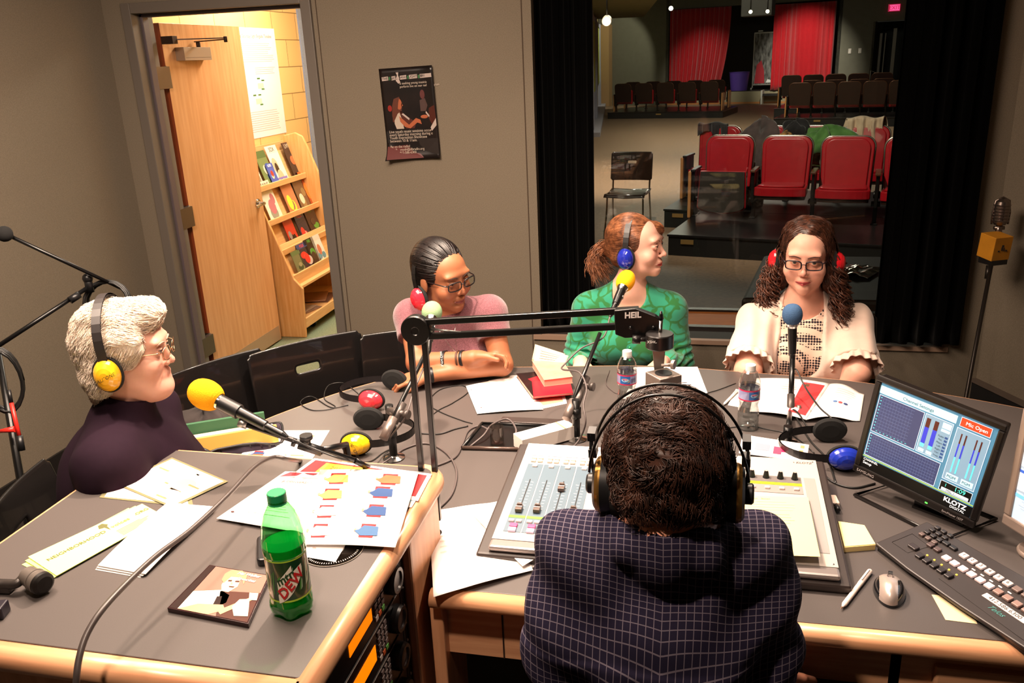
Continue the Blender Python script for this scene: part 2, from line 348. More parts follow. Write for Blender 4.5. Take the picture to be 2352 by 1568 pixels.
# ================================================================ corridor
CX = -3.27
def block_mat(name):
    m = bpy.data.materials.new(name); m.use_nodes = True; nt = m.node_tree; b = nt.nodes['Principled BSDF']; b.inputs['Roughness'].default_value = .35
    br = nt.nodes.new('ShaderNodeTexBrick'); br.offset = .5; br.inputs['Scale'].default_value = 1; br.inputs['Brick Width'].default_value = .405; br.inputs['Row Height'].default_value = .203; br.inputs['Mortar Size'].default_value = .0035
    br.inputs['Color1'].default_value = lin('#e2b878'); br.inputs['Color2'].default_value = lin('#dcb070'); br.inputs['Mortar'].default_value = lin('#8a6a40')
    tc = nt.nodes.new('ShaderNodeTexCoord'); sp = nt.nodes.new('ShaderNodeSeparateXYZ'); cb = nt.nodes.new('ShaderNodeCombineXYZ')
    ad = nt.nodes.new('ShaderNodeMath'); ad.operation = 'ADD'
    nt.links.new(tc.outputs['Object'], sp.inputs[0]); nt.links.new(sp.outputs[0], ad.inputs[0]); nt.links.new(sp.outputs[1], ad.inputs[1]); nt.links.new(ad.outputs[0], cb.inputs[0]); nt.links.new(sp.outputs[2], cb.inputs[1])
    nt.links.new(cb.outputs[0], br.inputs['Vector']); nt.links.new(br.outputs['Color'], b.inputs['Base Color'])
    bp = nt.nodes.new('ShaderNodeBump'); bp.inputs['Strength'].default_value = .4; bp.inputs['Distance'].default_value = .003; bp.invert = True
    nt.links.new(br.outputs['Fac'], bp.inputs['Height']); nt.links.new(bp.outputs[0], b.inputs['Normal']); return m
BLOCK = block_mat('glazed_block')
g = MB(); g.bx(CX-.1, CX, WY+.15, 8.2, 0, HT); struct('wall_corridor_left', g, BLOCK)
g = MB(); g.bx(CX, -1.3, 8.1, 8.2, 0, HT); struct('wall_corridor_end', g, BLOCK)
g = MB(); g.bx(-1.4, -1.3, WY+.15, 8.1, 0, HT); struct('wall_corridor_right', g, BLOCK)
g = MB(); g.bx(CX, -1.4, WY+.15, 8.1, -.05, 0); struct('floor_corridor', g, mat('terrazzo', '#8a9478', .3, col2='#5c6a58', scale=120, detail=6))
g = MB(); g.bx(CX, -1.4, WY+.15, 8.1, HT, HT+.05); struct('ceiling_corridor', g, mat('ceiling_white', '#d8d0c0', .8))
# grey-blue fabric column
a = YP(665, 100, 6.75); c = YP(692, 100, 6.75)
g = MB(); g.bx(a[0], c[0], 6.75, 8.09, 0, HT, 0); g.bx(a[0], c[0], 6.749, 6.75, 0, HT, 1)  # thin front sheet in a darker copy of the fabric, shade put into colour
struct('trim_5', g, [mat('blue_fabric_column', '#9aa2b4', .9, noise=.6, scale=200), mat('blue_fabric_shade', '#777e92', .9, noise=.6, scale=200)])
# history poster on the corridor wall
p0 = XP(560, 62, CX); p1 = XP(628, 66, CX); p2 = XP(653, 305, CX)
y0, y1 = p1[1]-.62, p1[1]; z1, z0 = p1[2], p2[2]
t = thing('wall_chart', 'tall white printed sheet taped to the yellow block wall behind the door', 'poster', (CX+.004, (y0+y1)/2, z0))
g = MB(); g.bx(CX+.001, CX+.003, y0, y1, z0, z1, 0); build('sheet', g, mat('chart_paper', '#e8d8d4', .5), t)
g = MB(); rs = np.random.RandomState(3)
def ln(ya, yb, z, h, m): g.bx(CX+.003, CX+.0034, ya, yb, z-h/2, z+h/2, m)
H_ = z1-z0; W_ = y1-y0
for i in range(10): ln(y0+.04*1, y1-.05-rs.rand()*.1, z1-H_*.14-i*H_*.018, .004, 1)
for i in range(4): ln(y0+W_*.4, y1-.06-rs.rand()*.06, z1-H_*.36-i*H_*.018, .004, 1)
for i in range(10): ln(y0+.05, y1-.08-rs.rand()*.05, z1-H_*.76-i*H_*.02, .004, 1)
for (fy, fz) in ((.42, .45), (.52, .47), (.5, .55), (.28, .6), (.40, .6), (.42, .69)): g.bx(CX+.003, CX+.0036, y0+W_*fy, y0+W_*(fy+.07), z1-H_*(fz+.013), z1-H_*fz, 2)
for (fy, fz) in ((.42, .5), (.33, .64)): g.bx(CX+.003, CX+.0032, y0+W_*fy, y0+W_*(fy+.14), z1-H_*(fz+.05), z1-H_*fz, 3)
build('printed_text', g, [INK, mat('pale_red_ink', '#d0a098', .6), mat('green_ink', '#3f6a30', .6), mat('pale_green_ink', '#b8c8a8', .6)], t)
MX = np.array([[0, 0, 1, CX+.0035], [1, 0, 0, (y0+y1)/2], [0, 1, 0, z1-H_*.075], [0, 0, 0, 1]])
text('The Saturday Light Brigade Timeline', MX, .036, mat('red_ink', '#c86a58', .6), t, sx=.95)
# ---- magazine rack
RK = wood('rack_maple', '#dea66c', '#cf9252', 2, 4, .35); RKY = wood('rack_maple_shelf', '#e2b27a', '#d6a066', 1, 5, .35)
rk = thing('magazine_rack', 'slanted maple rack of magazines against the yellow corridor wall', 'rack', (-2.95, 5.7, 0))
RY0, RY1 = 5.20, XP(726, 400, -3.0)[1]
prof = [(CX+.01, 0), (-2.73, 0), (-2.71, .36), (-2.77, .43), (-3.05, 1.24), (-3.08, 1.31), (-3.14, 1.34), (CX+.03, 1.32), (CX+.01, 1.28)]
def Mside(y): return np.array([[1, 0, 0, 0], [0, 0, 1, y], [0, 1, 0, .0], [0, 0, 0, 1.]])
for y in (RY0, RY1):
    g = MB(); g.prism(prof, 0, .022, 0, Mside(y)); build('side_panel', g, RK, rk, bevel=.006)
g = MB(); g.bx(CX+.01, CX+.025, RY0+.02, RY1, .05, 1.28, 0); build('back_panel', g, RKY, rk)
shelves = [(-3.10, 1.00), (-3.015, .77), (-2.935, .56), (-2.825, .40)]
for i, (x, z) in enumerate(shelves):
    g = MB(); g.bx(x-.10, x, RY0+.02, RY1, z-.012, z, 0); g.bx(x, x+.014, RY0+.02, RY1, z-.012-(.06 if i == 3 else 0), z+.03, 0)
    g.box((x-.11, (RY0+RY1)/2, z+.10), (.008, RY1-RY0-.03, .24), 0, RY(math.radians(-18))); build('shelf', g, RKY, rk, bevel=.003)
g = MB(); g.bx(-3.23, -2.74, RY0+.02, RY1, .085, .105, 0); g.bx(-2.75, -2.735, RY0+.02, RY1, .06, .13, 0); g.bx(-3.24, -2.77, RY0+.02, RY1, .33, .35, 0); build('bottom_shelf', g, RKY, rk, bevel=.003)
for y in (RY0+.25, RY1-.1):
    g = MB(); g.cyl((-2.80, y, .028), (-2.80, y+.022, .028), .028, 0, 18); g.bx(-2.82, -2.78, y-.006, y+.03, .03, .085, 1); build('caster', g, [BLK, STEEL], rk)
def magazine(yc, sh, wdt, hgt, cols, title, tcol, label, tilt=0, row=0, off=0.0):
    x, z = shelves[sh]; a = math.radians(-18)
    t = thing('magazine', label, 'magazine', (x-.02, yc, z), group='magazines on the corridor rack')
    R = RY(a)@RX(math.radians(tilt)); M = M4(R, (x-.035+off, yc, z+.002+row*.09))
    g = MB(); g.bx(-.004, 0, -wdt/2, wdt/2, 0, hgt, 0); rs = np.random.RandomState(int(yc*100)+sh)
    g.bx(0, .0006, -wdt/2, wdt/2, hgt*.8, hgt, 1); 
    for k in range(3):
        yy = (rs.rand()-.5)*wdt*.5; zz = hgt*(.15+rs.rand()*.4); w1 = wdt*(.15+rs.rand()*.15); h1 = hgt*(.1+rs.rand()*.12)
        pts = [(w1*math.cos(q*.5236)*1., h1*math.sin(q*.5236)) for q in range(12)]
        g.prism(pts, 0, .0004*(k+1)+.0004, 2+k % 2, np.array([[0, 0, 1, 0], [1, 0, 0, yy], [0, 1, 0, zz], [0, 0, 0, 1.]]))
    g.xf(M); build('cover', g, [mat('mag_'+c, c, .25, coat=.4) for c in cols], t, bevel=0)
    if title: text(title, M@np.array([[0, 0, 1, .001], [1, 0, 0, 0], [0, 1, 0, hgt*.89], [0, 0, 0, 1.]]), hgt*.17, mat('mag_'+tcol, tcol, .3), t, sx=.85)
def my(px, py, x): return XP(px, py, x)[1]
x0 = -3.08
magazine(my(592, 380, -3.13), 0, .15, .27, ['#cfc4ae', '#d8cdb8', '#8a8268', '#3c4248'], 'SOUTH', '#1c1c1c', 'cream magazine with ribbed bowl photo at the near end of the top rack shelf')
magazine(my(622, 380, -3.13), 0, .15, .26, ['#6c7a4a', '#4f6238', '#3a50a0', '#c8c0a8'], '', '#1c1c1c', 'green-topped magazine behind the blue leaflet on the rack')
magazine(my(628, 380, -3.13), 0, .10, .16, ['#4a5aa8', '#4454a0', '#c03a30', '#d8d0b0'], 'GEEK', '#f0f0f0', 'small blue leaflet propped in the top shelf of the rack', off=.014)
magazine(my(650, 380, -3.13), 0, .17, .28, ['#e0d6c8', '#d8ccbc', '#b8a888', '#2c2420'], 'SOX', '#16120f', 'white magazine with black loop lettering on top rack shelf')
magazine(my(688, 380, -3.13), 0, .17, .28, ['#241a1c', '#2c2022', '#b0603a', '#7a4a2a'], 'LIVING', '#b8a890', 'black magazine with two dancers on the cover, top rack shelf')
magazine(my(705, 380, -3.13), 0, .13, .24, ['#b8b0a8', '#8898a8', '#c06050', '#e0d8cc'], '', '#1c1c1c', 'pale grey magazine at far end of the top rack shelf')
magazine(my(630, 440, -3.05), 1, .18, .29, ['#d8d0bc', '#d0c6b0', '#b06a70', '#8a8878'], 'GRAINS', '#4a3a20', 'pale cookery magazine with bowls near the door handle')
magazine(my(675, 440, -3.05), 1, .17, .28, ['#c07850', '#7a6aa8', '#e8d040', '#8a6a50'], 'Studio', '#f0e050', 'orange and purple magazine with bold yellow lettering on second shelf')
magazine(my(702, 440, -3.05), 1, .17, .26, ['#6a5038', '#4a4030', '#8a7048', '#d8c8a8'], '', '#d8c8a8', 'brown magazine with pale heading on second rack shelf')
magazine(my(722, 440, -3.05), 1, .17, .28, ['#a04820', '#b05a24', '#d87830', '#5a2010'], '', '#d8c8a8', 'fiery orange magazine at far end of the second shelf')
magazine(my(675, 505, -2.97), 2, .14, .2, ['#b83020', '#a82c1c', '#2a1410', '#8a7a70'], '', '#d8c8a8', 'red and black booklet on the third shelf of the rack')
magazine(my(703, 505, -2.97), 2, .15, .21, ['#2c2430', '#34406a', '#c83028', '#b8a8a0'], 'FOLK', '#e04030', 'dark booklet with red banner over a figure on third shelf')
magazine(my(728, 505, -2.97), 2, .17, .22, ['#2c1c18', '#241a16', '#3c2a20', '#4a8a30'], 'FIRE', '#5aa838', 'dark booklet with green capitals at the far end of the third shelf')
magazine(my(690, 575, -2.86), 3, .13, .16, ['#6a6a48', '#5a6a40', '#8a8460', '#3c4a30'], '', '#d8c8a8', 'olive booklet at the near end of the lowest rack display shelf')
magazine(my(708, 575, -2.86), 3, .16, .19, ['#2c2430', '#34406a', '#c83028', '#b8a8a0'], 'FOLK', '#e04030', 'dark booklet with red banner on the lowest display shelf')
magazine(my(726, 575, -2.86), 3, .16, .2, ['#2c1c18', '#241a16', '#3c2a20', '#4a8a30'], 'FIRE', '#5aa838', 'dark booklet with green capitals on the lowest display shelf')
magazine(my(742, 575, -2.86), 3, .14, .2, ['#d8d0c4', '#d0c4b4', '#5a8a98', '#b86a50'], '', '#d8c8a8', 'white comic style booklet at far end of the lowest display shelf')
for i, (y, x, z, c, lb) in enumerate(((5.5, -2.91, .106, '#8a6a58', 'brown magazine lying flat at the bottom of the rack, near end'), (5.48, -2.93, .114, '#b09a88', 'pale magazine lying on the brown one at the rack bottom'), (5.85, -2.91, .106, '#6a4838', 'dark brown magazine lying flat further along the rack bottom'), (5.83, -2.95, .116, '#9a6a48', 'tan magazine topmost on the rack bottom far pile'))):
    g = MB(); g.box((x, y, z+.004), (.2, .27, .007), 0, RZ(.2*i-.25)); tag(build('magazine', g, mat('flatmag_'+c, c, .3, noise=.5, scale=12), bevel=.001), lb, 'magazine', 'magazines on the corridor rack')
# ================================================================ performance poster on the studio wall
q = [YP(*p, WY-.003) for p in ((866, 154), (989, 146), (1017, 366), (889, 374))]
pt = thing('wall_poster', 'dark concert poster with a girl playing cello, curling off the studio wall', 'poster', tuple((q[0]+q[2])/2))
q = [np.array(a) for a in q]
cx, cz = (q[0][0]+q[2][0])/2, (q[0][2]+q[2][2])/2; PW, PH = .275, .435; pr_ = math.radians(1.6)
def pf(u, v, off=0.0):
    x = (u-.5)*PW; z = (v-.5)*PH; c, s = math.cos(pr_), math.sin(pr_)
    lift = .012*max(0, (u-.75)/.25)**2*(.5+.5*v)+.02*max(0, (.25-u)/.25)**2*max(0, (.25-v)/.25)**2*4*.5+.014*max(0, (.12-v)/.12)**2
    return np.array([cx+x*c-z*s, WY-.003-lift-off, cz+x*s+z*c])
g = MB(); g.grid(lambda u, v: pf(u, v), 16, 20, 0, -.001); build('sheet', g, mat('poster_black', '#120d0d', .3, noise=.5, scale=15, col2='#231816'), pt)
def patch(pts, m, off=.0012):
    V = [pf(a/100, 1-b/100, off) for a, b in pts]; g.add(V, [tuple(range(len(V)))[::-1]], m)
def ellp(cx_, cy_, rx, ry, m, off=.0012, rot=0, n=14):
    patch([(cx_+rx*math.cos(t)*math.cos(rot)-ry*math.sin(t)*math.sin(rot), cy_+rx*math.cos(t)*math.sin(rot)+ry*math.sin(t)*math.cos(rot)) for t in [2*math.pi*i/n for i in range(n)]], m, off)
g = MB()
patch([(22, 35), (33, 32), (36, 42), (30, 60), (16, 58), (17, 45)], 0); ellp(31, 39, 5.5, 6, 1, .0016); patch([(35, 38), (38.5, 40.5), (35, 42)], 1, .0016); patch([(22, 33), (33, 31), (30, 37), (26, 50), (19, 57), (16, 52), (18, 40)], 0, .002)
patch([(20, 52), (30, 48), (34, 56), (36, 66), (22, 66), (19, 60)], 2, .0014); patch([(29, 52), (36, 56), (46, 62), (60, 55), (68, 57), (70, 62), (62, 60), (48, 66), (38, 64), (30, 58)], 1, .002)
patch([(32, 46), (38, 50), (60, 60), (56, 66), (40, 66), (34, 56)], 3); ellp(13, 43, 4, 3.5, 4); patch([(34, 50), (37, 49), (48, 55), (47, 57)], 5, .002)
ellp(76, 30, 4.5, 5, 6, .0014); patch([(70, 36), (80, 34), (84, 42), (80, 48), (70, 48)], 7); ellp(76, 54, 7, 2, 1, .0014)
patch([(86, 45), (97, 42), (98, 60), (90, 64), (84, 56)], 3); patch([(86, 66), (98, 56), (98, 64), (88, 70)], 5, .0018); patch([(80, 48), (86, 53), (85, 55), (79, 50)], 5, .0018)
patch([(70, 80), (84, 80), (76, 86), (66, 83)], 4); patch([(2, 85), (40, 84), (50, 92), (62, 94), (70, 99), (2, 99)], 8); patch([(62, 78), (98, 78), (98, 96), (74, 92), (62, 84)], 9)
ellp(42, 96.5, 4, 1.5, 5, .0018)
for i, (a, b) in enumerate(((4, 16), (22, 30), (38, 50), (55, 70), (75, 97))): patch([(a, 9-i*.15), (b, 8.6-i*.15), (b, 12.8-i*.15), (a, 13.2-i*.15)], 5, .0016)
for a in (17, 51.5, 71.5): patch([(a, 9.2), (a+3, 9), (a+3, 12.6), (a, 12.8)], 10, .0016)
patch([(31, 5), (36, 5), (35, 8), (37, 12), (30, 12), (33, 8)], 5, .0018); patch([(30, 12.5), (36, 12), (38, 16), (34, 17), (30, 14)], 5, .0018); patch([(2, 68), (70, 67.4), (70, 80), (2, 80.8)], 0 if 0 else 11, .0011)
cols = ['#5a2c1c', '#a85a38', '#b8a898', '#4a1c12', '#8a1c14', '#b8a8a0', '#5a2826', '#4a3430', '#5a1612', '#241c1a', '#2a6a3a', '#171110']
build('printed_picture', g, [mat('pst'+c, c, .4) for c in cols], pt)
def ptext(s, x, y, size, align='LEFT', mt=None):
    o = pf(x/100, 1-y/100, .002); c, s_ = math.cos(pr_), math.sin(pr_)
    text(s, np.array([[c, -s_, 0, o[0]], [0, 0, -1, o[1]-.001], [s_, c, 0, o[2]], [0, 0, 0, 1.]])@np.diag([1, 1, 1, 1]), size, mt or mat('poster_cream', '#c8b8a8', .5), pt, align, sx=.92)
ptext('THE', 10, 10.9, .017, 'CENTER', INK); ptext('SAT', 26, 10.8, .017, 'CENTER', INK); ptext('URDAY', 44, 10.6, .012, 'CENTER', INK); ptext('LIGHT', 62, 10.4, .017, 'CENTER', INK); ptext('BRIGADE', 86, 10.2, .015, 'CENTER', INK)
ptext('is seeking young musicians to', 36, 17, .0155); ptext('perform live on our radio program', 36, 20.5, .0155)
for i, s in enumerate(('Live youth music sessions occur', 'every Saturday morning during our', 'Youth Expression Showcase', 'between 10 & 11am.')): ptext(s, 7, 69+i*3.4, .0185)
for i, s in enumerate(('Be on the radio!', 'email:   youth@slbradio.org', 'phone: 412-586-6300')): ptext(s, 7, 85.5+i*3.4, .017)
# ================================================================ theatre beyond the window
def tp(u, v, z=0.0): return np.array(TT(u, v, z))
TR = RZ(math.radians(-13)); TM = M4(TR, (-.3, 8.0, 0))
TFL = mat('theatre_floor', '#94785f', .6, noise=.5, scale=30, detail=6, col2='#5e5148'); TWALL = mat('theatre_wall', '#6a6658', .85, noise=.3, scale=8, col2='#5a5648')
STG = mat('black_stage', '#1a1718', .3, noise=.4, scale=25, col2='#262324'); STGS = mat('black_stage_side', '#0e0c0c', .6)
g = MB(); g.bx(-14, 6, -5.2, 27, -.05, 0); g.xf(TM); V_ = np.concatenate(g.v)
g = MB(); pts = [(-1.3, WY+.56), (5, WY+.56), (9, 31), (-6, 38), (-9, 30), (-1.3, WY+3)]
g.prism(pts, -.05, 0.0, 0); struct('floor_theatre', g, TFL)
g = MB(); g.bx(-2.0, 4, WY+.56, WY+.62, -.1, WB-.05, 0); g.bx(-2.0, WL, WY+.3, WY+.62, 0, 4, 0); g.bx(WR, 5, WY+.3, WY+.62, 0, 4, 0); struct('wall_theatre_front', g, TWALL)
FV = 22.35
g = MB()
for a in ((-8.8, -6.25, 0, 5), (-.78, .31, 0, 5), (-6.25, -.78, 3.12, 5), (.31, 1.12, 2.4, 5), (1.12, 4.5, 0, 5)): g.bx(a[0], a[1], FV, FV+.2, a[2], a[3])
g.xf(TM); struct('wall_theatre_back', g, TWALL)
g = MB(); a_, b_ = tp(-4.36, 9.3), tp(-8.9, 22.6); d_ = (b_-a_)/np.linalg.norm(b_-a_); L_ = np.linalg.norm(b_-a_)
WLM = M4(RZ(math.atan2(d_[1], d_[0])), a_-d_*6.0)
g.bx(0, L_+6, 0, .15, 0, 5); g.xf(WLM); struct('wall_theatre_left', g, mat('theatre_wall_left', '#a08a5c', .8, noise=.3, scale=6))
for i, (s0, s1) in enumerate(((8.6, 12.3), (12.8, 18.3), (18.7, 19.5))):
    t = thing('acoustic_panel', ['nearest tall yellow-green wall panel left in the theatre', 'middle tall yellow-green wall panel in the theatre', 'farthest tall yellow-green wall panel in the theatre'][i], 'wall panel', tuple((a_-d_*6+d_*s0)), group='green theatre wall panels')
    g = MB(); g.bx(s0, s1, -.05, -.01, .85, 2.62, 0); g.xf(WLM); build('panel', g, mat('panel_green', '#b4c048', .6, noise=.2, scale=3), t)
    g = MB(); g.bx(s0-.14, s0, -.1, -.0, 0, 2.75, 0); g.bx(s1, s1+.14, -.1, -.0, 0, 2.75, 0); g.bx(s0, s1, -.07, -.0, 2.62, 2.72, 0); g.xf(WLM); build('frame', g, mat('panel_frame', '#9a98a8', .5), t)
g = MB(); g.bx(7.7, 19.6, -.25, -.0, 0, .1); g.xf(WLM); struct('baseboard_theatre', g, mat('pale_ledge', '#a8a4b0', .5))
g = MB(); g.bx(4.6, 15.2, -1.45, -.0, 2.8, 5); g.xf(WLM); struct('trim_6', g, mat('bulkhead', '#7d7a50', .8, noise=.4, scale=5))
g = MB(); p = [(-2.5, 4.6), (6, 4.6), (10, 31), (-6, 38), (-12, 30)]; g.prism(p, 4.95, 5.0, 0); struct('ceiling_theatre', g, mat('theatre_ceiling', '#2c2a28', .9))
g = MB(); g.bx(4.4, 4.55, -3.3, 23, 0, 5); g.xf(TM); struct('wall_theatre_right', g, TWALL)
g = MB(); g.bx(-8.75, -8.3, FV-.35, FV, 0, 2.75); g.xf(TM); struct('trim_7', g, mat('pillar_tan', '#b08a60', .7))
# stage recess
g = MB(); g.bx(-6.25, -.78, FV-.1, 26, 0, .42, 0); g.bx(-6.25, -.78, FV-.13, FV-.1, 0, .06, 1); g.bx(-6.2, -.8, FV-.12, FV-.1, .06, .40, 2); g.bx(-6.25, -.78, 25.9, 26, .42, 4.2, 3); g.bx(-6.35, -6.25, FV, 26, 0, 4.2, 3); g.bx(-.78, -.68, FV, 26, 0, 4.2, 3); g.bx(-6.35, -.68, FV, 26, 4.2, 4.3, 3)
g.xf(TM); o = struct('floor_stage', g, [STG, mat('stage_orange_lip', '#b0713c', .5), mat('stage_front', '#8f8468', .7), mat('stage_black_back', '#121110', .9)])
g = MB(); g.bx(-2.98, -2.93, FV-.5, FV-.12, 0, .44, 0); g.bx(-2.93, -2.45, FV-.5, FV-.12, .26, .32, 1); g.xf(TM)
tag(build('stage_step', g, [mat('pale_trim', '#c8c4b8', .5), STGS]), 'small step unit with pale side against the stage front', 'step')
RED = mat('red_velvet', '#b3101c', .8, noise=.3, scale=20, sheen=.4, col2='#8c0c16', spec=.2)
fr = lambda x, y, z: TT(x, y, z)
drape('red_curtain', -6.15, -4.1, FV-.18, .42, 3.1, RED, 13, .045, 'red stage curtain on the side with the purple bin', seed=5, frm=fr, taper=-.35, group=None)
drape('red_curtain', -2.74, -.86, FV-.18, .42, 3.06, RED, 12, .045, 'red stage curtain nearer the exit sign', seed=6, frm=fr)
t = thing('bin', 'purple tub standing on the stage between the red curtains', 'tub', TT(-3.85, FV+.25, .42))
g = MB(); g.lathe([(.0, 0), (.27, 0), (.33, .58), (.345, .6), (.325, .6), (.26, .03), (0, .03)], (0, 0, 0), 0, 28); build('tub', g, mat('purple_plastic', '#5a3f9c', .5), t, world=False)
t = thing('whiteboard', 'silver framed rolling board with grey and red smears beside the curtain', 'board', TT(-3.05, FV+.6, .42))
def smear(name):
    m = mat(name, '#8a8682', .25, col2='#3c3a38', scale=5, stretch=(3, 3, 1), detail=8); return m
g = MB(); g.bx(-.40, .40, -.01, .01, .16, 1.80, 0); g.prism([(-.36, .2), (-.02, .2), (-.05, .6), (-.15, .95), (-.30, .8)], -.013, -.011, 1, np.array([[1, 0, 0, 0], [0, 0, 1, 0], [0, 1, 0, 0], [0, 0, 0, 1.]]))
g.prism([(.02, .22), (.3, .22), (.2, .3), (.08, .33)], -.013, -.011, 2, np.array([[1, 0, 0, 0], [0, 0, 1, 0], [0, 1, 0, 0], [0, 0, 0, 1.]])); g.xf(M4(TR)); build('board_panel', g, [smear('smeared_board'), mat('red_smear', '#a82430', .4), WHT], t, world=False)
g = MB(); g.bx(-.43, -.40, -.02, .02, .05, 1.84); g.bx(.40, .43, -.02, .02, .05, 1.84); g.bx(-.43, .43, -.02, .02, 1.80, 1.84); g.bx(-.43, .43, -.02, .02, .14, .17); g.bx(-.43, -.40, -.25, .25, .04, .07); g.bx(.40, .43, -.25, .25, .04, .07); g.bx(-.3, -.15, -.03, 0, 1.86, 1.9)
for x in (-.415, .415): g.sph((x, -.22, .03), .035, 0, 12)
g.xf(M4(TR)); build('frame', g, mat('board_frame', '#a8a49c', .35, .6), t, world=False)
# door niche on the far wall, exit sign, switches
d2 = bpy.data.objects.new('door_2', None); SC.collection.objects.link(d2); d2['kind'] = 'structure'
g = MB(); g.bx(.31, 1.12, FV+1.4, FV+1.45, 0, 2.4, 0); g.bx(.25, .31, FV, FV+1.45, 0, 2.4, 0); g.bx(1.12, 1.18, FV, FV+1.45, 0, 2.4, 0); g.xf(TM); build('recess', g, mat('dark_niche', '#151312', .7), d2)
g = MB(); g.box((.88, FV+.35, 1.1), (.10, .05, 2.15), 0); g.box((.47, FV+.6, 1.1), (.07, .05, 1.9), 0); g.box((.60, FV+.6, 1.1), (.03, .05, 1.9), 0); g.xf(TM); build('frame', g, mat('door_stile', '#8a8074', .5), d2)
g = MB(); g.tube([TT(.3, FV-.2, .0), TT(.3, FV-.2, .95), TT(.62, FV-.25, .82), TT(.86, FV-.3, .55), TT(.86, FV-.3, 0)], .018, 0, 8); g.tube([TT(.52, FV-.23, .0), TT(.52, FV-.23, .86)], .018, 0, 8); build('handrail', g, mat('rail_grey', '#8f8a80', .4, .5), d2)
t = thing('exit_sign', 'lit pink-red EXIT sign on the far theatre wall', 'sign', TT(.80, FV-.05, 2.66))
g = MB(); g.bx(-.17, .17, -.04, .04, 0, .21, 0); g.xf(M4(TR)); build('housing', g, mat('sign_case', '#b04058', .5, emit='#ff3060', es=.5), t, world=False)
g = MB(); g.bx(-.13, .155, -.045, -.04, .02, .19, 0); g.xf(M4(TR)); build('panel', g, mat('sign_glow', '#ff70a8', .5, emit='#ff58a0', es=1.5), t, world=False)
text('EXIT', np.array(M4(TR, (0, 0, 0)))@np.array([[1, 0, 0, .012], [0, 0, -1, -.048], [0, 1, 0, .1], [0, 0, 0, 1.]]), .15, mat('sign_letters', '#c01038', .5, emit='#e01048', es=1.2), t, world=False)
for i, u in enumerate((-.38, -.08)):
    t = thing('light_switch', ['white switch plate on the far theatre wall, nearer the red curtain', 'white switch plate on the far theatre wall, nearer the exit door'][i], 'switch', TT(u, FV-.01, 1.48))
    g = MB(); g.bx(-.045, .045, -.012, .0, 0, .15); g.xf(M4(TR)); build('plate', g, mat('switch_plate', '#d8ccc0', .4), t, world=False, bevel=.004)
    g = MB(); g.bx(-.012, .012, -.02, -.012, .05, .1); g.xf(M4(TR)); build('toggle', g, WHT, t, world=False)
# ceiling gear
def can(name, loc, tgt, label, glow, r=.07, L=.2, col='#d0ccc4', s=4):
    t = thing(name, label, 'spotlight', loc, group='theatre spotlights'); R = frame(np.array(tgt, float)-np.array(loc))
    g = MB(); g.lathe([(0, -L/2), (r*.8, -L/2), (r, -L/2+.03), (r, L/2), (r*.9, L/2), (r*.85, L/2-.02), (0, L/2-.03)], (0, 0, 0), 0, 20, M4(R)); build('body', g, mat('can_'+col, col, .4, .2), t, world=False)
    g = MB(); g.lathe([(0, 0), (r*.84, 0)], (0, 0, 0), 0, 20, M4(R, R@np.array([0, 0, L/2-.018]))); build('lens', g, mat('lens_%g' % s, '#fff4e0', .4, emit='#fff0d8', es=s), t, world=False)
    g = MB(); g.cyl((0, 0, r*.8), (0, 0, .45), .012, 0, 8); build('stem', g, BLKM, t, world=False)
can('spotlight', tuple(D(1394, 47, 12.4)), (-1, 4, 1), 'white spotlight can under the bulkhead beside the green panels', 1, .07, .2, '#d8d2c8', 3)
can('spotlight', tuple(D(1541, 19, 21)), (0, 3, 1.2), 'bright spotlight shining beside the top of the red curtain', 1, .06, .16, '#2a2826', 60)
can('spotlight', tuple(D(1724, 27, 19.6)), (0, 3, 1.2), 'small ceiling spotlight on the side nearer the purple bin', 1, .045, .14, '#2a2826', 25)
can('spotlight', tuple(D(1763, 26, 19.6)), (0, 3, 1.2), 'small ceiling spotlight on the side nearer the exit sign', 1, .045, .14, '#2a2826', 18)
q_ = Tq = D(1742, 12, 20.2); g = MB(); g.box((0, 0, 0), (.72, .5, .5), 0, TR); g.box((0, .3, .5), (.5, .3, 1.2), 0, TR); g.xf(M4(None, q_)); tag(build('loudspeaker', g, mat('speaker_grey', '#34322f', .8), bevel=.02), 'dark loudspeaker cluster hanging over the stage opening', 'loudspeaker')
# ---- platforms
def platform(u0, u1, v0, v1, z, label, plates=(), name='platform'):
    t = thing(name, label, 'platform', TT((u0+u1)/2, v0, 0), group='black theatre platforms')
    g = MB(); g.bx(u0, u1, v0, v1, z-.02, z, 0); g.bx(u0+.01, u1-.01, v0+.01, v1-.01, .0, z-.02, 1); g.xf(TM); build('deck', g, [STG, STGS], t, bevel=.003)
    for (u, w_) in plates:
        g = MB(); g.bx(u, u+w_, v0-.0, v0+.011, z-.085, z-.045, 0); g.xf(TM); build('latch_plate', g, mat('brass_plate', '#9a7a48', .5, .3), t)
platform(0, 4.0, -.13, 1.14, .2, 'near black platform under the first row of red seats', ((.13, .12), (1.0, .14)))
platform(-.40, 4.0, 1.15, 2.7, .2, 'black platform step under the second row of red seats', ((-.3, .12),))
platform(-6.35, -3.0, 16.25, 18.3, .18, 'low black platform under the far seats before the bin', ((-4.9, .15),))
platform(-1.5, 4.0, 15.2, 17.5, .3, 'black platform under the farthest rows near the exit', ())
platform(-1.2, 4.0, 13.35, 15.2, .2, 'black platform under the nearer dark row by the exit', ((-.3, .15), (.8, .15)))
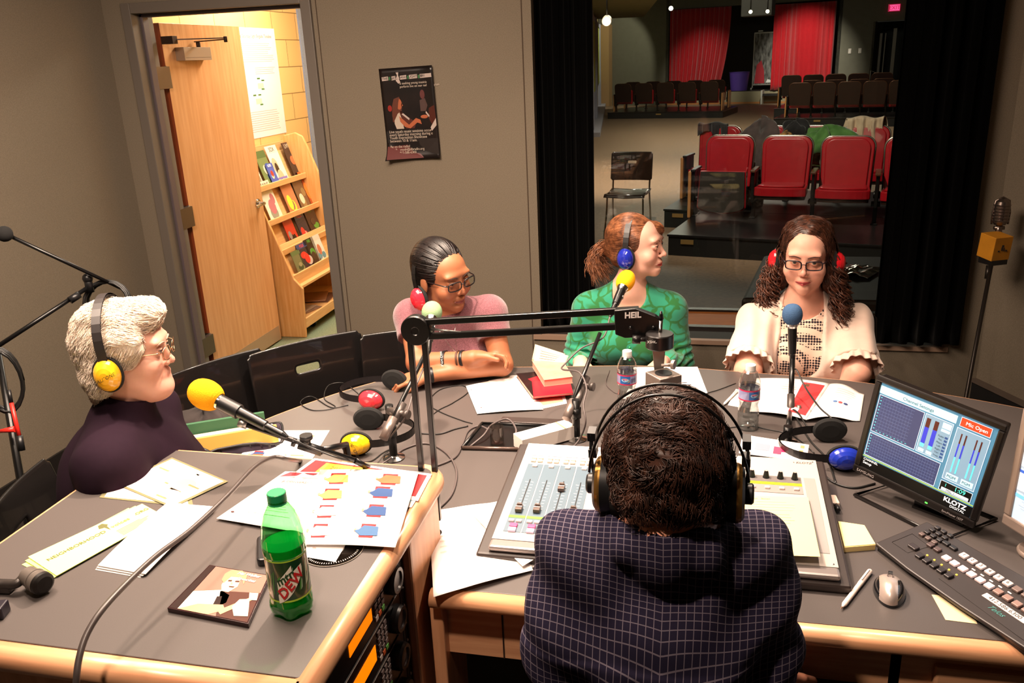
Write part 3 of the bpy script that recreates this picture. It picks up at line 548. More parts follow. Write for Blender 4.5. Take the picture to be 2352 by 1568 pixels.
# ---- cinema seats
CR = mat('chrome_trim', '#b8b0a4', .25, .9); REDV = mat('red_vinyl', '#b01420', .32, noise=.25, scale=14, col2='#8a0c16', coat=.25); BRN = mat('brown_shell', '#2a1712', .35, noise=.4, scale=10, col2='#180d0a')
BRR = mat('bronze_rim', '#5a3a26', .3, .5); IRON = mat('cast_iron', '#15110f', .45, .3); ARMW = wood('arm_wood', '#6a4028', '#4a2a18', 1, 8, .3); PNL = wood('end_panel_wood', '#c98e58', '#b57a45', 2, 4, .4)
def back_pts(w_, h, r=.09, n=6):
    pts = [(-w_/2*.94, 0), (w_/2*.94, 0)]
    for cx_, a0 in ((w_/2-r, 0), (-w_/2+r, 90)):
        for i in range(n+1):
            t = math.radians(a0+90*i/n); pts.append((cx_+r*math.cos(t), h-r+r*math.sin(t)+.015*(1-abs(cx_+r*math.cos(t))/(w_/2))))
    return pts
MXZ = np.array([[1, 0, 0, 0], [0, 0, 1, 0], [0, 1, 0, 0], [0, 0, 0, 1.]])
def cinema_seat(label, up=False, end=None, group=None, dark=False, dist=0):
    """faces -y; back at y=.28, origin on the platform under the seat centre"""
    t = thing('cinema_seat', label, 'seat', (0, 0, 0), group=group); Wd = .47
    RB = RX(math.radians(-9))
    g = MB(); g.prism(back_pts(Wd, .50), -.035, .0, 0, MXZ); 
    # pillow the cushion: inner inset in front
    g.prism([(p[0]*.86, .03+p[1]*.9) for p in back_pts(Wd, .50)], -.055, -.035, 0, MXZ)
    g.xf(M4(RB, (0, .20, .275))); build('backrest', g, REDV, t, world=False, bevel=.014, seg=3)
    g = MB(); P = back_pts(Wd+.012, .506); g.tube([(p[0], .006, p[1]) for p in P[1:]]+[(P[0][0], .006, 0)], .009, 1 if dark else 0, 8); g.prism(back_pts(Wd+.006, .503), .002, .018, 2, MXZ)
    g.xf(M4(RB, (0, .20, .275))); build('back_shell', g, [CR, BRR, BRN], t, world=False)
    cu = MB(); pts = []
    for i in range(17):
        a = math.pi*i/16; pts.append((.235*math.cos(a)*(1 if abs(math.cos(a)) < .8 else 1), -.30-.12*math.sin(a)))
    pts = [(-.225, .13), (.225, .13), (.24, -.22)]+[(.24*math.cos(math.pi*i/12), -.22-.07*math.sin(math.pi*i/12)) for i in range(1, 12)]+[(-.24, -.22)]
    cu.prism(pts, -.055, .03, 0); cu.prism([(p[0]*.88, p[1]*.9-.005) for p in pts], .03, .05, 0); 
    sh = MB(); sh.prism([(p[0]*.95, p[1]*.95) for p in pts], -.085, -.055, 0)
    if up:
        RU = RX(math.radians(-97)) if dark else RX(math.radians(84))@np.diag([1, 1, -1])
        for q in (cu, sh): q.xf(M4(RU, (0, .10, .34) if dark else (0, -.09, .34)))
    else:
        RU = RX(math.radians(-3))
        for q in (cu, sh): q.xf(M4(RU, (0, .05, .30)))
    build('seat_cushion', cu, REDV, t, world=False, bevel=.016, seg=3); build('seat_pan', sh, BRN if not up else mat('seat_board', '#2c2620', .45), t, world=False)
    def standard(x, nm='armrest', e=False):
        g = MB(); g.bx(x-.018, x+.018, .0, .05, 0, .465, 0); g.bx(x-.014, x+.014, -.12, .16, .17, .465, 0); g.bx(x-.03, x+.03, -.05, .09, 0, .015, 0); g.cyl((x-.03, .10, .26), (x+.03, .10, .26), .035, 0, 10)
        for k in (-.04, .04): g.cyl((x-.04, .0+k, .19), (x+.04, .0+k, .19), .02, 0, 8)
        build('stand', g, IRON, t, world=False, bevel=.004)
        g = MB(); g.bx(x-.026, x+.026, -.15, .17, .465, .49, 0); build('armrest', g, ARMW if not e else IRON, t, world=False, bevel=.008)
        if e: g = MB(); s = e; g.bx(min(x+s*.018, x+s*.05), max(x+s*.018, x+s*.05), -.15, .15, .0, .47, 0); build('end_panel', g, PNL, t, world=False, bevel=.01)
    standard(.29 if end != 'R' else .29, e=(1 if end == 'R' else False))
    if end == 'L' or end == 'first': standard(-.29, e=-1)
    return t
def place(t, u, v, z, a=0): t.location = TT(u, v, z); t.rotation_euler = (0, 0, math.radians(-13+a))
s_up = cinema_seat('red cinema seat in the first row with its cushion folded up', up=True, end='L', group='red cinema seats'); place(s_up, .31, .86, .2, 2)
s_dn = cinema_seat('x', group='red cinema seats')
for i, lb in enumerate(('second seat of the first red row, cushion down, chrome edged back', 'third seat of the first red row, cushion down, chrome edged back', 'fourth red seat of first row, partly cut by black drape')):
    o = s_dn if i == 0 else dup(s_dn); o['label'] = lb; place(o, .31+.565*(i+1), .86-.045*(i+1), .2, 2)
s_e = cinema_seat('red seat at the row end with a dark jacket over its back', end='L', group='red cinema seats'); place(s_e, -.05, 1.95, .2, -3)
for i, lb in enumerate(('second-row red seat hidden under the grey coat', 'second-row red seat behind the green jacket', 'second-row red seat with the cream coat over it', 'last second-row red seat beside the black drape')):
    o = dup(s_dn, label=lb); place(o, -.05+.52*(i+1), 1.93, .2, 0)
GD = 'dark backed theatre seats'
s_b = cinema_seat('dark seat', up=True, dark=True, group=GD); s_bL = cinema_seat('dark seat', up=True, dark=True, end='first', group=GD); s_bR = cinema_seat('dark seat', up=True, dark=True, end='R', group=GD)
used = set()
def place_b(src, u, v, z, lab):
    o = src if src.name not in used else dup(src); used.add(src.name); o['label'] = lab
    o.location = TT(u, v, z); o.rotation_euler = (0, 0, math.radians(167)); return o
# seats face the stage: local -x is at the right in the photo
ORD = ['nearest the aisle', 'second from the aisle', 'third from the aisle', 'fourth from the aisle', 'farthest from the aisle']
for r, (v, z) in enumerate(((16.6, .18), (17.75, .18))):
    for k in range(5):
        u = -3.42-(.62*k)-(.06*r); src = s_bL if k == 0 else (s_bR if k == 4 else s_b)
        place_b(src, u, v, z, ['brown backed seat in the row by the bin, ', 'rear row brown backed seat by the bin, '][r]+ORD[k])
for r, (v, z, u0) in enumerate(((13.75, .2, -.66), (15.0, .2, -.55), (16.0, .3, -1.18))):
    for k in range(5 if r else 6):
        u = u0+.535*k; src = s_bR if k == 0 else s_b
        place_b(src, u, v, z, ['near row of dark seats before the exit door, ', 'middle row dark seat before the exit door, ', 'rear row dark seat before the exit door, '][r]+(ORD+['hidden by the drape'])[k])
# ---- lone chair
def cafe_chair(name, label, loc, rz, group=None, hole=True, colr='#171312', legs=True, wmul=1.0):
    """IKEA style shell chair: faces -y, oval hand hole"""
    t = thing(name, label, 'chair', loc, rz, group)
    m = mat('chair_ply_'+colr, colr, .3, noise=.4, scale=9, coat=.3)
    Wb, Hb = .44*wmul, .29
    def bf(u, v): 
        x = (u-.5)*Wb; cv = .028*(abs(u-.5)*2)**2; return (x, .20+.06*v-cv, .54+Hb*v)
    g = MB(); N, Mv = 40, 22; rr_ = .12
    G = np.array([[bf(i/N, j/Mv) for j in range(Mv+1)] for i in range(N+1)]); V = G.reshape(-1, 3); q = Mv+1; Fc = []
    for i in range(N):
        for j in range(Mv):
            x_, z_ = abs((i+.5)/N-.5)*Wb, ((j+.5)/Mv)*Hb
            hx = max(0, x_-.030); 
            if hole and math.hypot(hx, z_-.185) < .019: continue
            cx_, cz_ = x_-(Wb/2-.03), abs(z_-Hb/2)-(Hb/2-.03)
            if cx_ > 0 and cz_ > 0 and math.hypot(cx_, cz_) > .03: continue
            Fc.append((i*q+j, (i+1)*q+j, (i+1)*q+j+1, i*q+j+1))
    g.add(V, Fc, 0, True); o = build('backrest', g, m, t, world=False); so = o.modifiers.new('solid', 'SOLIDIFY'); so.thickness = .010; sb = o.modifiers.new('round', 'SUBSURF'); sb.levels = 1; sb.render_levels = 1
    g = MB()
    def sf(u, v): x = (u-.5)*.42; y = -.22+.42*v; return (x, y, .455-.018*math.sin(math.pi*v)-.01*(1-abs(u-.5)*2)-.03*max(0, (.12-v)/.12)**2)
    g.grid(sf, 12, 12, 0, .010); build('seat', g, m, t, world=False)
    for s in (-1, 1):
        g = MB(); g.tube(spline([(s*.20, -.25, 0), (s*.19, -.17, .25), (s*.185, -.15, .43)]), .009, 0, 10); build('leg', g, CHROME, t, world=False)
        g = MB(); g.tube(spline([(s*.205, .27, 0), (s*.20, .2, .25), (s*.195, .18, .44), (s*.195, .215, .62)]), .009, 0, 10); build('leg', g, CHROME, t, world=False)
    g = MB(); g.tube([(-.185, -.15, .435), (.185, -.15, .435)], .008, 0, 8); g.tube([(-.195, .18, .44), (.195, .18, .44)], .008, 0, 8)
    for s in (-1, 1): g.tube([(s*.185, -.15, .435), (s*.195, .18, .44)], .008, 0, 8)
    build('seat_frame', g, CHROME, t, world=False)
    return t
cafe_chair('visitor_chair', 'lone black chair with chrome legs on the theatre floor', TT(-.66, .72, 0), math.radians(-6), colr='#241610')
# ---- coats and bags over the second-row seats
def heap(name, label, cat, c, r, m, seed, lumps=9, M=None):
    rs = np.random.RandomState(seed); ph = rs.rand(12)*6
    def fn(u, v):
        a = u*2*math.pi; t = v*math.pi; s = 1+.22*math.sin(3*a+ph[0]+2*t)+.16*math.sin(5*a+ph[1])*math.sin(t)+.12*math.sin(4*t+ph[2]+2*a)+.06*math.sin(11*a+ph[3]+5*t)
        return np.array([math.sin(t)*math.cos(a)*r[0]*s, math.sin(t)*math.sin(a)*r[1]*s, max(-r[2], math.cos(t)*r[2]*s)])
    g = MB(); g.grid(fn, 48, 28, 0); 
    if M is not None: g.xf(M)
    g.xf(M4(TR, c)); o = build(name, g, m); tag(o, label, cat); return o
def drapecloth(name, label, c, w_, hf, hb, m, seed, dz=0, rz=0):
    """cloth folded over a seat back: front fall hf, rear fall hb"""
    rs = np.random.RandomState(seed); ph = rs.rand(8)*6
    def fn(u, v):
        s = -hf+(hf+hb)*v; x = (u-.5)*w_*(1+.15*math.sin(ph[0]+s*9)); k = .018*math.sin(u*19+ph[1])+.012*math.sin(u*41+ph[2]+s*6)
        r = .045
        if s < -r*1.5: y, z = -.055+k, s+r*.5
        elif s > r*1.5: y, z = .06+k, -s+r*.5
        else: a = s/(r*1.5)*math.pi/2; y, z = .058*math.sin(a)+k*.5, r*math.cos(a)*.6-r
        if s < 0: z -= .05*math.sin(ph[3]+u*7)*(abs(s)/hf)
        return np.array([x, y, z+dz+.012*math.sin(ph[4]+u*9)])
    g = MB(); g.grid(fn, 36, 30, 0, .008); g.xf(M4(TR@RZ(rz), c)); o = build(name, g, m); tag(o, label, 'coat'); return o
cl = lambda n, c, c2: mat(n, c, .9, col2=c2, scale=12, sheen=.3)
drapecloth('jacket', 'dark charcoal jacket folded over the end seat of the second row', TT(-.12, 2.20, 1.04), .30, .17, .2, cl('charcoal_cloth', '#2c2a2e', '#1e1c20'), 2)
drapecloth('coat', 'cream coat hanging over the second-row seat by the drape', TT(1.49, 2.20, 1.07), .40, .50, .25, cl('cream_cloth', '#e0c8a8', '#c8ae90'), 4, dz=.02)
heap('coat', 'bundled grey coat lying on the second-row seats', 'coat', TT(.46, 1.90, .75), (.27, .2, .27), cl('grey_cloth', '#5a4a48', '#463a3a'), 5)
heap('jacket', 'bright green jacket piled on the second-row seats', 'jacket', TT(1.12, 1.85, .78), (.30, .17, .19), cl('green_cloth', '#5a8a44', '#42702f'), 6)
heap('bag', 'small black bag with multicoloured pattern among the coats', 'bag', TT(.76, 1.75, .80), (.15, .12, .13), mat('patterned_bag', '#141214', .7, col2='#c89048', scale=26, noise=0), 7)
heap('scarf', 'black scarf heaped beside the green jacket', 'scarf', TT(.82, 1.90, .93), (.14, .1, .12), cl('black_cloth', '#121114', '#1c1a1e'), 8)
heap('bag', 'black and white patterned bag between the first-row seat backs', 'bag', TT(.50, 1.45, .40), (.12, .1, .2), mat('bw_bag', '#d8d4c8', .7, col2='#181614', scale=34), 9)
# ---- black case just outside the glass with a foil packet
g = MB(); g.prism([(.22, 4.68), (.40, 5.75), (1.35, 5.75), (1.35, 4.68)], 0, .50, 0); o = build('road_case', g, mat('case_black', '#121112', .6), bevel=.02); tag(o, 'large black case standing on the floor just beyond the glass', 'case')
rs = np.random.RandomState(3); g = MB(); fz = rs.rand(9, 9)
g.grid(lambda u, v: (u*.20-.1, v*.26-.13, .012+.03*fz[int(u*8)][int(v*8)]*math.sin(math.pi*min(1, max(0, u)))), 8, 8, 0, .004, smooth=False); g.xf(M4(RZ(-.5), D(1972, 632, 5.1)*np.array([1, 1, 0])+np.array([0, 0, .502]))); tag(build('foil_packet', g, mat('foil', '#b8b2aa', .22, .9, noise=.3, scale=30)), 'crumpled silver packet on top of the black case', 'packet')
# ================================================================ desks
LAM = mat('dark_laminate', '#4d4745', .42, noise=.25, scale=500, spec=.35); TZ = .75; LZ = .93
def bull(g, P, w_, h, m=0):
    """half-round wooden edge along path P (top outer line), w_ out, h high"""
    pass
# main table
back = [(-.565, 1.45), (-.568, 1.60), (-.575, 1.695), (-.80, 1.70), (-1.30, 1.95), (-1.375, 2.10), (-1.375, 2.2), (-1.345, 2.30), (-1.20, 2.53), (-1.05, 2.68), (-.80, 2.79), (-.46, 2.85), (-.16, 2.885), (.15, 2.86), (.55, 2.80), (1.0, 2.62), (1.5, 2.3), (1.75, 1.9), (1.78, 1.49)]
back = [(-.53, 1.47)]+[tuple(p[:2]) for p in spline([(x, y, 0) for x, y in back[1:]], 5)]
t = thing('studio_table', 'large curved dark laminate table with maple edge in the studio middle', 'table', (0, 2.1, 0))
g = MB(); g.prism(back, TZ-.035, TZ, 0); build('tabletop', g, LAM, t, bevel=.002)
g = MB(); bp = np.array([(x, y, TZ-.02) for x, y in back[1:]]); g.tube(bp, .019, 0, 10); g.tube([(-.55, 1.462, TZ-.021), (1.79, 1.478, TZ-.021)], .0215, 0, 16); build('edge_trim', g, MAPLE, t)
g = MB(); g.bx(-.53, 1.0, 1.50, 1.53, .56, TZ-.035, 0); g.bx(-.405, -.402, 1.497, 1.501, .56, TZ-.035, 1); build('apron', g, [MAPLE, mat('panel_gap', '#2a1408', .8)], t)
for x, y in ((-1.15, 2.25), (-.2, 2.55), (1.2, 2.2)):
    g = MB(); g.cyl((x, y, 0), (x, y, TZ-.035), .04, 0, 20); g.lathe([(.0, 0), (.22, 0), (.22, .012), (.05, .03), (0, .03)], (x, y, 0), 0, 28); build('leg', g, BLKM, t)
g = MB(); g.bx(.95, 1.55, 1.52, 2.1, .02, TZ-.036, 0); build('pedestal', g, mat('pedestal_dark', '#1c1614', .6), t)
t = thing('drawer_cabinet', 'maple drawer cabinet under the right end of the table', 'cabinet', (.86, 1.5, 0))
g = MB(); g.bx(.47, .94, 1.51, 2.0, .03, .695, 0); build('body', g, mat('cabinet_side', '#5a3420', .6), t)
for z0, z1 in ((.49, .67), (.05, .48)):
    g = MB(); g.bx(.47, .94, 1.485, 1.51, z0, z1, 0); build('drawer', g, MAPLE, t, bevel=.006)
t = thing('keyboard_tray', 'black pull-out tray under the table edge behind the man', 'tray', (.25, 1.5, .6))
g = MB(); g.bx(-.1, .42, 1.36, 1.78, .585, .60, 0); build('tray', g, mat('tray_black', '#1a1716', .35), t, bevel=.006)
g = MB(); g.bx(-.09, -.07, 1.5, 1.8, .60, .70, 0); g.bx(.39, .41, 1.5, 1.8, .60, .70, 0); build('slide', g, STEEL, t)
t = thing('keyboard', 'black keyboard with a silver end on the pull-out tray', 'keyboard', (.13, 1.45, .6))
g = MB(); g.prism([(-.08, 1.40), (.19, 1.385), (.215, 1.40), (.215, 1.52), (-.08, 1.53)], .601, .618, 0); build('case', g, BLK, t, bevel=.004)
g = MB(); g.prism([(.19, 1.38), (.225, 1.385), (.227, 1.535), (.19, 1.535)], .602, .624, 0); g.prism([(-.08, 1.385), (.2, 1.375), (.2, 1.383), (-.08, 1.395)], .602, .618, 0); build('silver_end', g, mat('silver_plastic', '#a8a09a', .3, .6), t, bevel=.004)
for r in range(6):
    for k in range(12):
        g = MB(); x, y = .165-k*.019, 1.405+r*.0195; g.bx(x-.008, x+.008, y-.008, y+.008, .618, .624, 0); build('key', g, mat('key_black', '#101012', .4), t, bevel=.0015)
# left desk
t = thing('equipment_desk', 'tall dark laminate desk with rounded maple rim, nearest on the left', 'desk', (-.96, 1.3, 0))
X0, X1, Y0, Y1 = -1.385, -.585, .965, 1.675
cr = lambda r: [(X1-r+r*math.cos(a), Y1-r+r*math.sin(a)) for a in [math.radians(9*i) for i in range(11)]]
pts = [(X0, Y0), (X1-.0, Y0)]+[(X1-.05+.05*math.cos(math.radians(15*i)), Y1-.05+.05*math.sin(math.radians(15*i))) for i in range(7)]+[(X0+.02, Y1), (X0, Y1-.02)]
g = MB(); g.prism(pts, LZ-.035, LZ, 0); build('desktop', g, LAM, t, bevel=.0015)
rim = MB(); path = spline([(X0-.02, Y0, 0), (X1-.03, Y0-.00, 0)], 4)
rim.tube([(X0-.03, Y0-.012, LZ-.0235), (X1-.002, Y0-.012, LZ-.0235)], .024, 0, 18); rim.tube([(X1-.002, Y0-.012, LZ-.0235), (X1-.002, Y1-.045, LZ-.0235)]+[(X1-.042+.040*math.cos(math.radians(18*i)), Y1-.045+.052*math.sin(math.radians(18*i)), LZ-.0235) for i in range(1, 6)], .024, 1, 18)
build('rim', rim, [MAPLE, MAPLEY], t)
g = MB(); g.tube([(X1-.05, Y1+.002, LZ-.018), (X0+.02, Y1+.002, LZ-.018), (X0-.002, Y1-.02, LZ-.018), (X0-.002, Y0, LZ-.018)], .0165, 0, 10); build('edge_band', g, MAPLE, t)
g = MB(); g.bx(X0+.02, X1, Y0+.02, Y0+.04, .02, LZ-.047, 0); g.bx(X0+.02, X0+.04, Y0+.04, Y1-.03, .02, LZ-.036, 0); g.bx(X0+.04, X1-.02, Y1-.05, Y1-.03, .02, LZ-.036, 0); build('side_panel', g, MAPLEZ, t, bevel=.003)
g = MB(); g.bx(X1-.02, X1+.004, 1.445, Y1-.03, .02, LZ-.047, 0); build('front_post', g, MAPLEZ, t, bevel=.006)
g = MB(); g.bx(-.56, -.53, 1.47, 1.62, .02, TZ-.04, 0); build('table_post', g, MAPLEZ, t, bevel=.004)
g = MB(); g.bx(X1-.06, X1-.055, Y0+.04, 1.445, .03, LZ-.05, 0); g.bx(X1-.05, X1-.018, 1.418, 1.443, .03, LZ-.05, 0)
for k in range(10): g.sph((X1-.017, 1.430, .86-k*.0445), .004, 1, 8)
build('rack_rail', g, [BLK, STEEL], t)
RB_ = mat('rack_black', '#151315', .3); AMB = mat('amber_display', '#ff8a08', .4, emit='#ff7a00', es=1.1)
labs = ['topmost rack player with an amber display in the left desk', 'second rack player down, amber display, in the left desk', 'third rack player down in the left desk', 'lowest rack player in the left desk']
for k in range(4):
    zc = .826-k*.094; xf = X1-.018
    u = thing('rack_player', labs[k], 'audio player', (xf-.1, 1.15, zc-.044), group='rack audio players')
    g = MB(); g.bx(xf-.25, xf, Y0+.045, 1.415, zc-.045, zc+.045, 0); g.bx(xf, xf+.002, Y0+.05, 1.41, zc+.0425, zc+.0445, 1); build('chassis', g, [RB_, mat('faceplate_edge', '#6a625c', .4, .6)], u, bevel=.0015)
    g = MB(); g.prism([(1.16, zc-.018), (1.27, zc-.018), (1.27, zc+.018), (1.16, zc+.018)], xf, xf+.001, 0, np.array([[0, 0, 1, 0], [1, 0, 0, 0], [0, 1, 0, 0], [0, 0, 0, 1.]])); build('display', g, AMB, u)
    g = MB(); g.lathe([(0, 0), (.030, 0), (.030, .012), (.027, .018), (.02, .018), (.018, .014), (0, .014)], (0, 0, 0), 0, 28, M4(frame((1, 0, 0)), (xf, 1.377, zc)), ms=[0, 0, 0, 0, 1, 1]); build('jog_wheel', g, [BLK, mat('wheel_dish', '#3a3434', .35)], u)
    for i in range(3):
        for j in range(5):
            y = 1.289+i*.017; z = zc+.030-j*.0145
            if i == 2 and j == 4: c = 'key_green'
            elif i == 1 and j == 4: c = 'key_orange'
            elif i == 0 and j == 4: c = 'key_white'
            else: c = 'key_grey'
            g = MB(); g.prism([(y+a*.0065 if abs(a) > 0 else y, z+b*.0052) for a, b in ((-1, -1), (1, -1), (1, 1), (-1, 1))], xf, xf+.003, 0, np.array([[0, 0, 1, 0], [1, 0, 0, 0], [0, 1, 0, 0], [0, 0, 0, 1.]]))
            build('button', g, mat(c, {'key_green': '#58a048', 'key_orange': '#c85a28', 'key_white': '#c8bcb4', 'key_grey': '#6e6260'}[c], .4), u, bevel=.001)
# ================================================================ paper things
def bl(q, s, t_):
    a, b, c, d = q; return (a*(1-s)+b*s)*(1-t_)+(d*(1-s)+c*s)*t_
def sheet(name, label, cat, quad, z, col='white_paper', th=.0006, decals=(), curl=None, texts=(), group=None, px=True, layers=1, base=None, lines=None):
    """flat printed sheet lying at height z; decals are polygons in sheet (s,t)"""
    q = [Z(p[0], p[1], z) if px else np.array([p[0], p[1], z], float) for p in quad]
    c = sum(q)/4; t = thing(name, label, cat, c, group=group)
    up = np.array([0, 0, 1.])
    cf = curl or (lambda s, t_: 0)
    def P(s, t_, o=0.0): p = bl(q, s, t_).copy(); p[2] += cf(s, t_)+o; return p
    g = MB(); rs = np.random.RandomState(int(abs(quad[0][0]*7+quad[0][1])*13) % 9999)
    for k in range(layers):
        dx = (rs.rand(2)-.5)*.006*(k > 0); 
        g.grid(lambda s, t_: P(s, 1-t_, -k*.0012)+np.array([dx[0], dx[1], 0]), 14 if curl else 2, 14 if curl else 2, 0, th, smooth=bool(curl))
    m = MC.get(col) or mat(col, col, .7, spec=.2); build('sheet', g, m, t)
    if decals or lines:
        g = MB(); mats = []
        def addp(pts, c_, o):
            if c_ not in mats: mats.append(c_)
            V = [P(a, b, o) for a, b in pts]; nrm = np.cross(V[1]-V[0], V[2]-V[0]); fc = tuple(range(len(V))) if nrm[2] > 0 else tuple(range(len(V)))[::-1]
            g.add(V, [fc], mats.index(c_))
        for i, (pts, c_) in enumerate(decals):
            if curl and len(pts) == 4:
                A_, B_, C_, D_ = [np.array(p_) for p_ in pts]; K = 6
                for a_ in range(K): 
                    for b_ in range(3): addp([tuple((A_*(1-u)+B_*u)*(1-v)+(D_*(1-u)+C_*u)*v) for u, v in ((a_/K, b_/3), ((a_+1)/K, b_/3), ((a_+1)/K, (b_+1)/3), (a_/K, (b_+1)/3))], c_, .0007)
            else: addp(pts, c_, .0004+.00012*(i % 6)+(.0006 if curl else 0))
        if lines:
            for (s0, s1, t0, t1, n, c_) in lines:
                for i in range(n):
                    tt = t0+(t1-t0)*i/max(1, n-1); e = s1-(s1-s0)*rs.rand()*.3; h = (t1-t0)/max(1, n-1)*.13
                    m_ = int(5 if curl else 1)
                    for k in range(m_): addp([(s0+(e-s0)*k/m_, tt-h), (s0+(e-s0)*(k+1)/m_, tt-h), (s0+(e-s0)*(k+1)/m_, tt+h), (s0+(e-s0)*k/m_, tt+h)], c_, .0005)
        build('printing', g, [mat('ink'+c_, c_, .6, spec=.2) for c_ in mats], t)
    for (s, st, tt, size, c_, al) in texts:
        p = P(st, tt, .0008); ex_ = P(st+.02, tt)-P(st-.02, tt); ex_ /= np.linalg.norm(ex_); up_ = np.cross(ex_, [0, 0, 1.]); ey_ = np.cross(np.array([0, 0, 1.]), ex_); ez_ = np.cross(ex_, ey_)
        text(s, np.array([[ex_[0], ey_[0], ez_[0], p[0]], [ex_[1], ey_[1], ez_[1], p[1]], [ex_[2], ey_[2], ez_[2], p[2]], [0, 0, 0, 1.]]), size, mat('ink'+c_, c_, .6), t, al, ext=.0001)
    return t
def rect(s, t_, w_, h): return [(s, t_), (s+w_, t_), (s+w_, t_+h), (s, t_+h)]
def ell2(s, t_, rx, ry, n=12, rot=0): return [(s+rx*math.cos(2*math.pi*i/n)*math.cos(rot)-ry*math.sin(2*math.pi*i/n)*math.sin(rot), t_+rx*math.cos(2*math.pi*i/n)*math.sin(rot)+ry*math.sin(2*math.pi*i/n)*math.cos(rot)) for i in range(n)]
def robe(s, t_, c1, c2, w_=.26, h=.12, bg='#c8282c'):
    t_ -= h*.15; w_ *= 1.15; h *= 1.35
    return [(rect(s+w_*.2, t_, w_*.5, h), bg), ([(s, t_+h*.55), (s+w_*.15, t_+h*.45), (s+w_*.3, t_+h*.15), (s+w_*.8, t_+h*.2), (s+w_*.85, t_+h*.85), (s+w_*.25, t_+h*.9)], c1), ([(s+w_*.25, t_+h*.45), (s+w_*.8, t_+h*.4), (s+w_*.8, t_+h*.55), (s+w_*.25, t_+h*.6)], c2), (ell2(s+w_*.03, t_+h*.5, w_*.05, h*.12), '#c88868')]
BL, YE, GRN, GRY = '#2a4470', '#c89038', '#4a6a50', '#70685c'
# on the left desk
sheet('flyer', 'pale flower-patterned card with olive border, lower of two on the left desk', 'card', [(258, 1100), (420, 1062), (445, 1165), (228, 1142)], LZ+.001, '#6f6a4c', decals=[(rect(.05, .05, .9, .9), '#f0e4dc'), (ell2(.3, .6, .2, .15), '#e6c4cc'), (ell2(.55, .4, .1, .2), '#ecd2b4')], group='flower cards')
sheet('flyer', 'pale flower-patterned card with olive border lying on top of its twin', 'card', [(395, 1050), (524, 1105), (395, 1166), (262, 1110)], LZ+.003, '#6f6a4c', decals=[(rect(.04, .04, .92, .92), '#f2e8de'), (ell2(.42, .22, .2, .16), '#f0d2a0'), (ell2(.66, .48, .17, .2), '#ecc0a0'), (ell2(.2, .62, .2, .17), '#e8c4cc'), (ell2(.75, .75, .14, .12), '#ecd8cc')]+[(rect(a, b, .17, .035), '#b8805a') for a, b in ((.10, .30), (.46, .12), (.45, .55), (.62, .62), (.72, .40), (.62, .86))], group='flower cards')
for i in range(3):
    o_ = i*6
    sheet('leaflet', ['lowest yellow-green leaflet of the fanned stack', 'middle yellow-green leaflet of the fanned stack', 'top yellow-green leaflet reading NEIGHBORHOOD voices.ORG'][i], 'leaflet', [(50+o_*1.2, 1296-o_*1.5), (295+o_*2.6, 1166-o_*.8), (350+o_*2.2, 1198-o_*1.2), (118+o_, 1330-o_*.7)], LZ+.001+i*.0022, '#cfe07a' if i < 2 else '#dcec8c', th=.0012,
          texts=[('NEIGHBORHOOD', .06, .42, .0152, '#5c5c28', 'LEFT'), ('voices', .625, .38, .0165, '#7c8c44', 'LEFT'), ('.ORG', .85, .35, .0140, '#5c5c28', 'LEFT')] if i == 2 else (), lines=[(.62, .92, .62, .88, 6, '#b8c060')] if i == 2 else None, decals=[([(.55, .22), (.57, .08), (.61, .06), (.635, .2), (.615, .26), (.605, .46), (.59, .26)], '#5a5a38')] if i == 2 else (), group='yellow-green leaflets')
for i in range(3):
    sheet('folded_sheet', ['lowest white folded sheet in the fan beside the leaflets', 'middle white folded sheet in the fan beside the leaflets', 'top white folded sheet in fan, its far corner raised'][i], 'paper', [(392-i*3, 1158-i*1), (492+i*2, 1166+i*1), (322+i*6, 1326-i*4), (218+i*3, 1308-i*5)], LZ+.001+i*.003, th=.001, curl=(lambda s, t_: .006*math.sin(math.pi*t_)+.012*max(0, .3-t_)), group='white folded sheets')
sheet('robe_handout', 'white handout with colour drawings of robes, topmost of the pile overhanging the desk', 'paper', [(735, 1078), (962, 1083), (908, 1257), (690, 1250)], LZ+.010, th=.0008, curl=lambda s, t_: .003*math.sin(3*s),
      decals=sum([robe(.07, .08, '#d8b048', '#b85030'), robe(.60, .08, '#8a5a3a', '#c8a040'), robe(.05, .31, '#d0a850', '#b89038'), robe(.56, .27, BL, YE), robe(.04, .54, '#e0d8d0', '#303030'), robe(.55, .52, BL, '#a02830'), robe(.03, .78, '#e0b0a8', '#c87870'), robe(.53, .77, '#3a5a80', '#c04040')], []), lines=[(.93, .95, .55, .95, 8, '#b0a8a0')])
sheet('handout', 'white text handout with framed paragraph under the robe sheet', 'paper', [(655, 1082), (800, 1086), (742, 1235), (497, 1190)], LZ+.006, curl=lambda s, t_: .004*s*t_, decals=[(rect(.17, .12, .5, .006), '#c8a8a0'), (rect(.17, .82, .45, .006), '#c8a8a0'), (rect(.165, .12, .004, .7), '#c8a8a0'), (ell2(.06, .86, .018, .012), '#4a2a2a'), ([(.1, .02), (.3, .03), (.26, .09), (.03, .12)], '#c84048'), ([(.3, .03), (.55, .03), (.5, .07)], '#a83038')], lines=[(.25, .6, .3, .75, 12, '#d8c0b8')], texts=[('A CONVERSATION', .42, .22, .011, '#a89088', 'CENTER')])
sheet('brochure', 'red brochure with yellow panel dated 2011 behind the handouts', 'brochure', [(722, 1052), (992, 1088), (960, 1150), (660, 1096)], LZ+.004, '#ece4e0', decals=[(rect(.03, .08, .94, .8), '#a82c30'), (rect(.14, .14, .72, .6), '#e8b840')], texts=[('2011', .27, .33, .018, '#8a5a20', 'CENTER'), ('Catalog', .45, .42, .014, '#a87828', 'CENTER')])
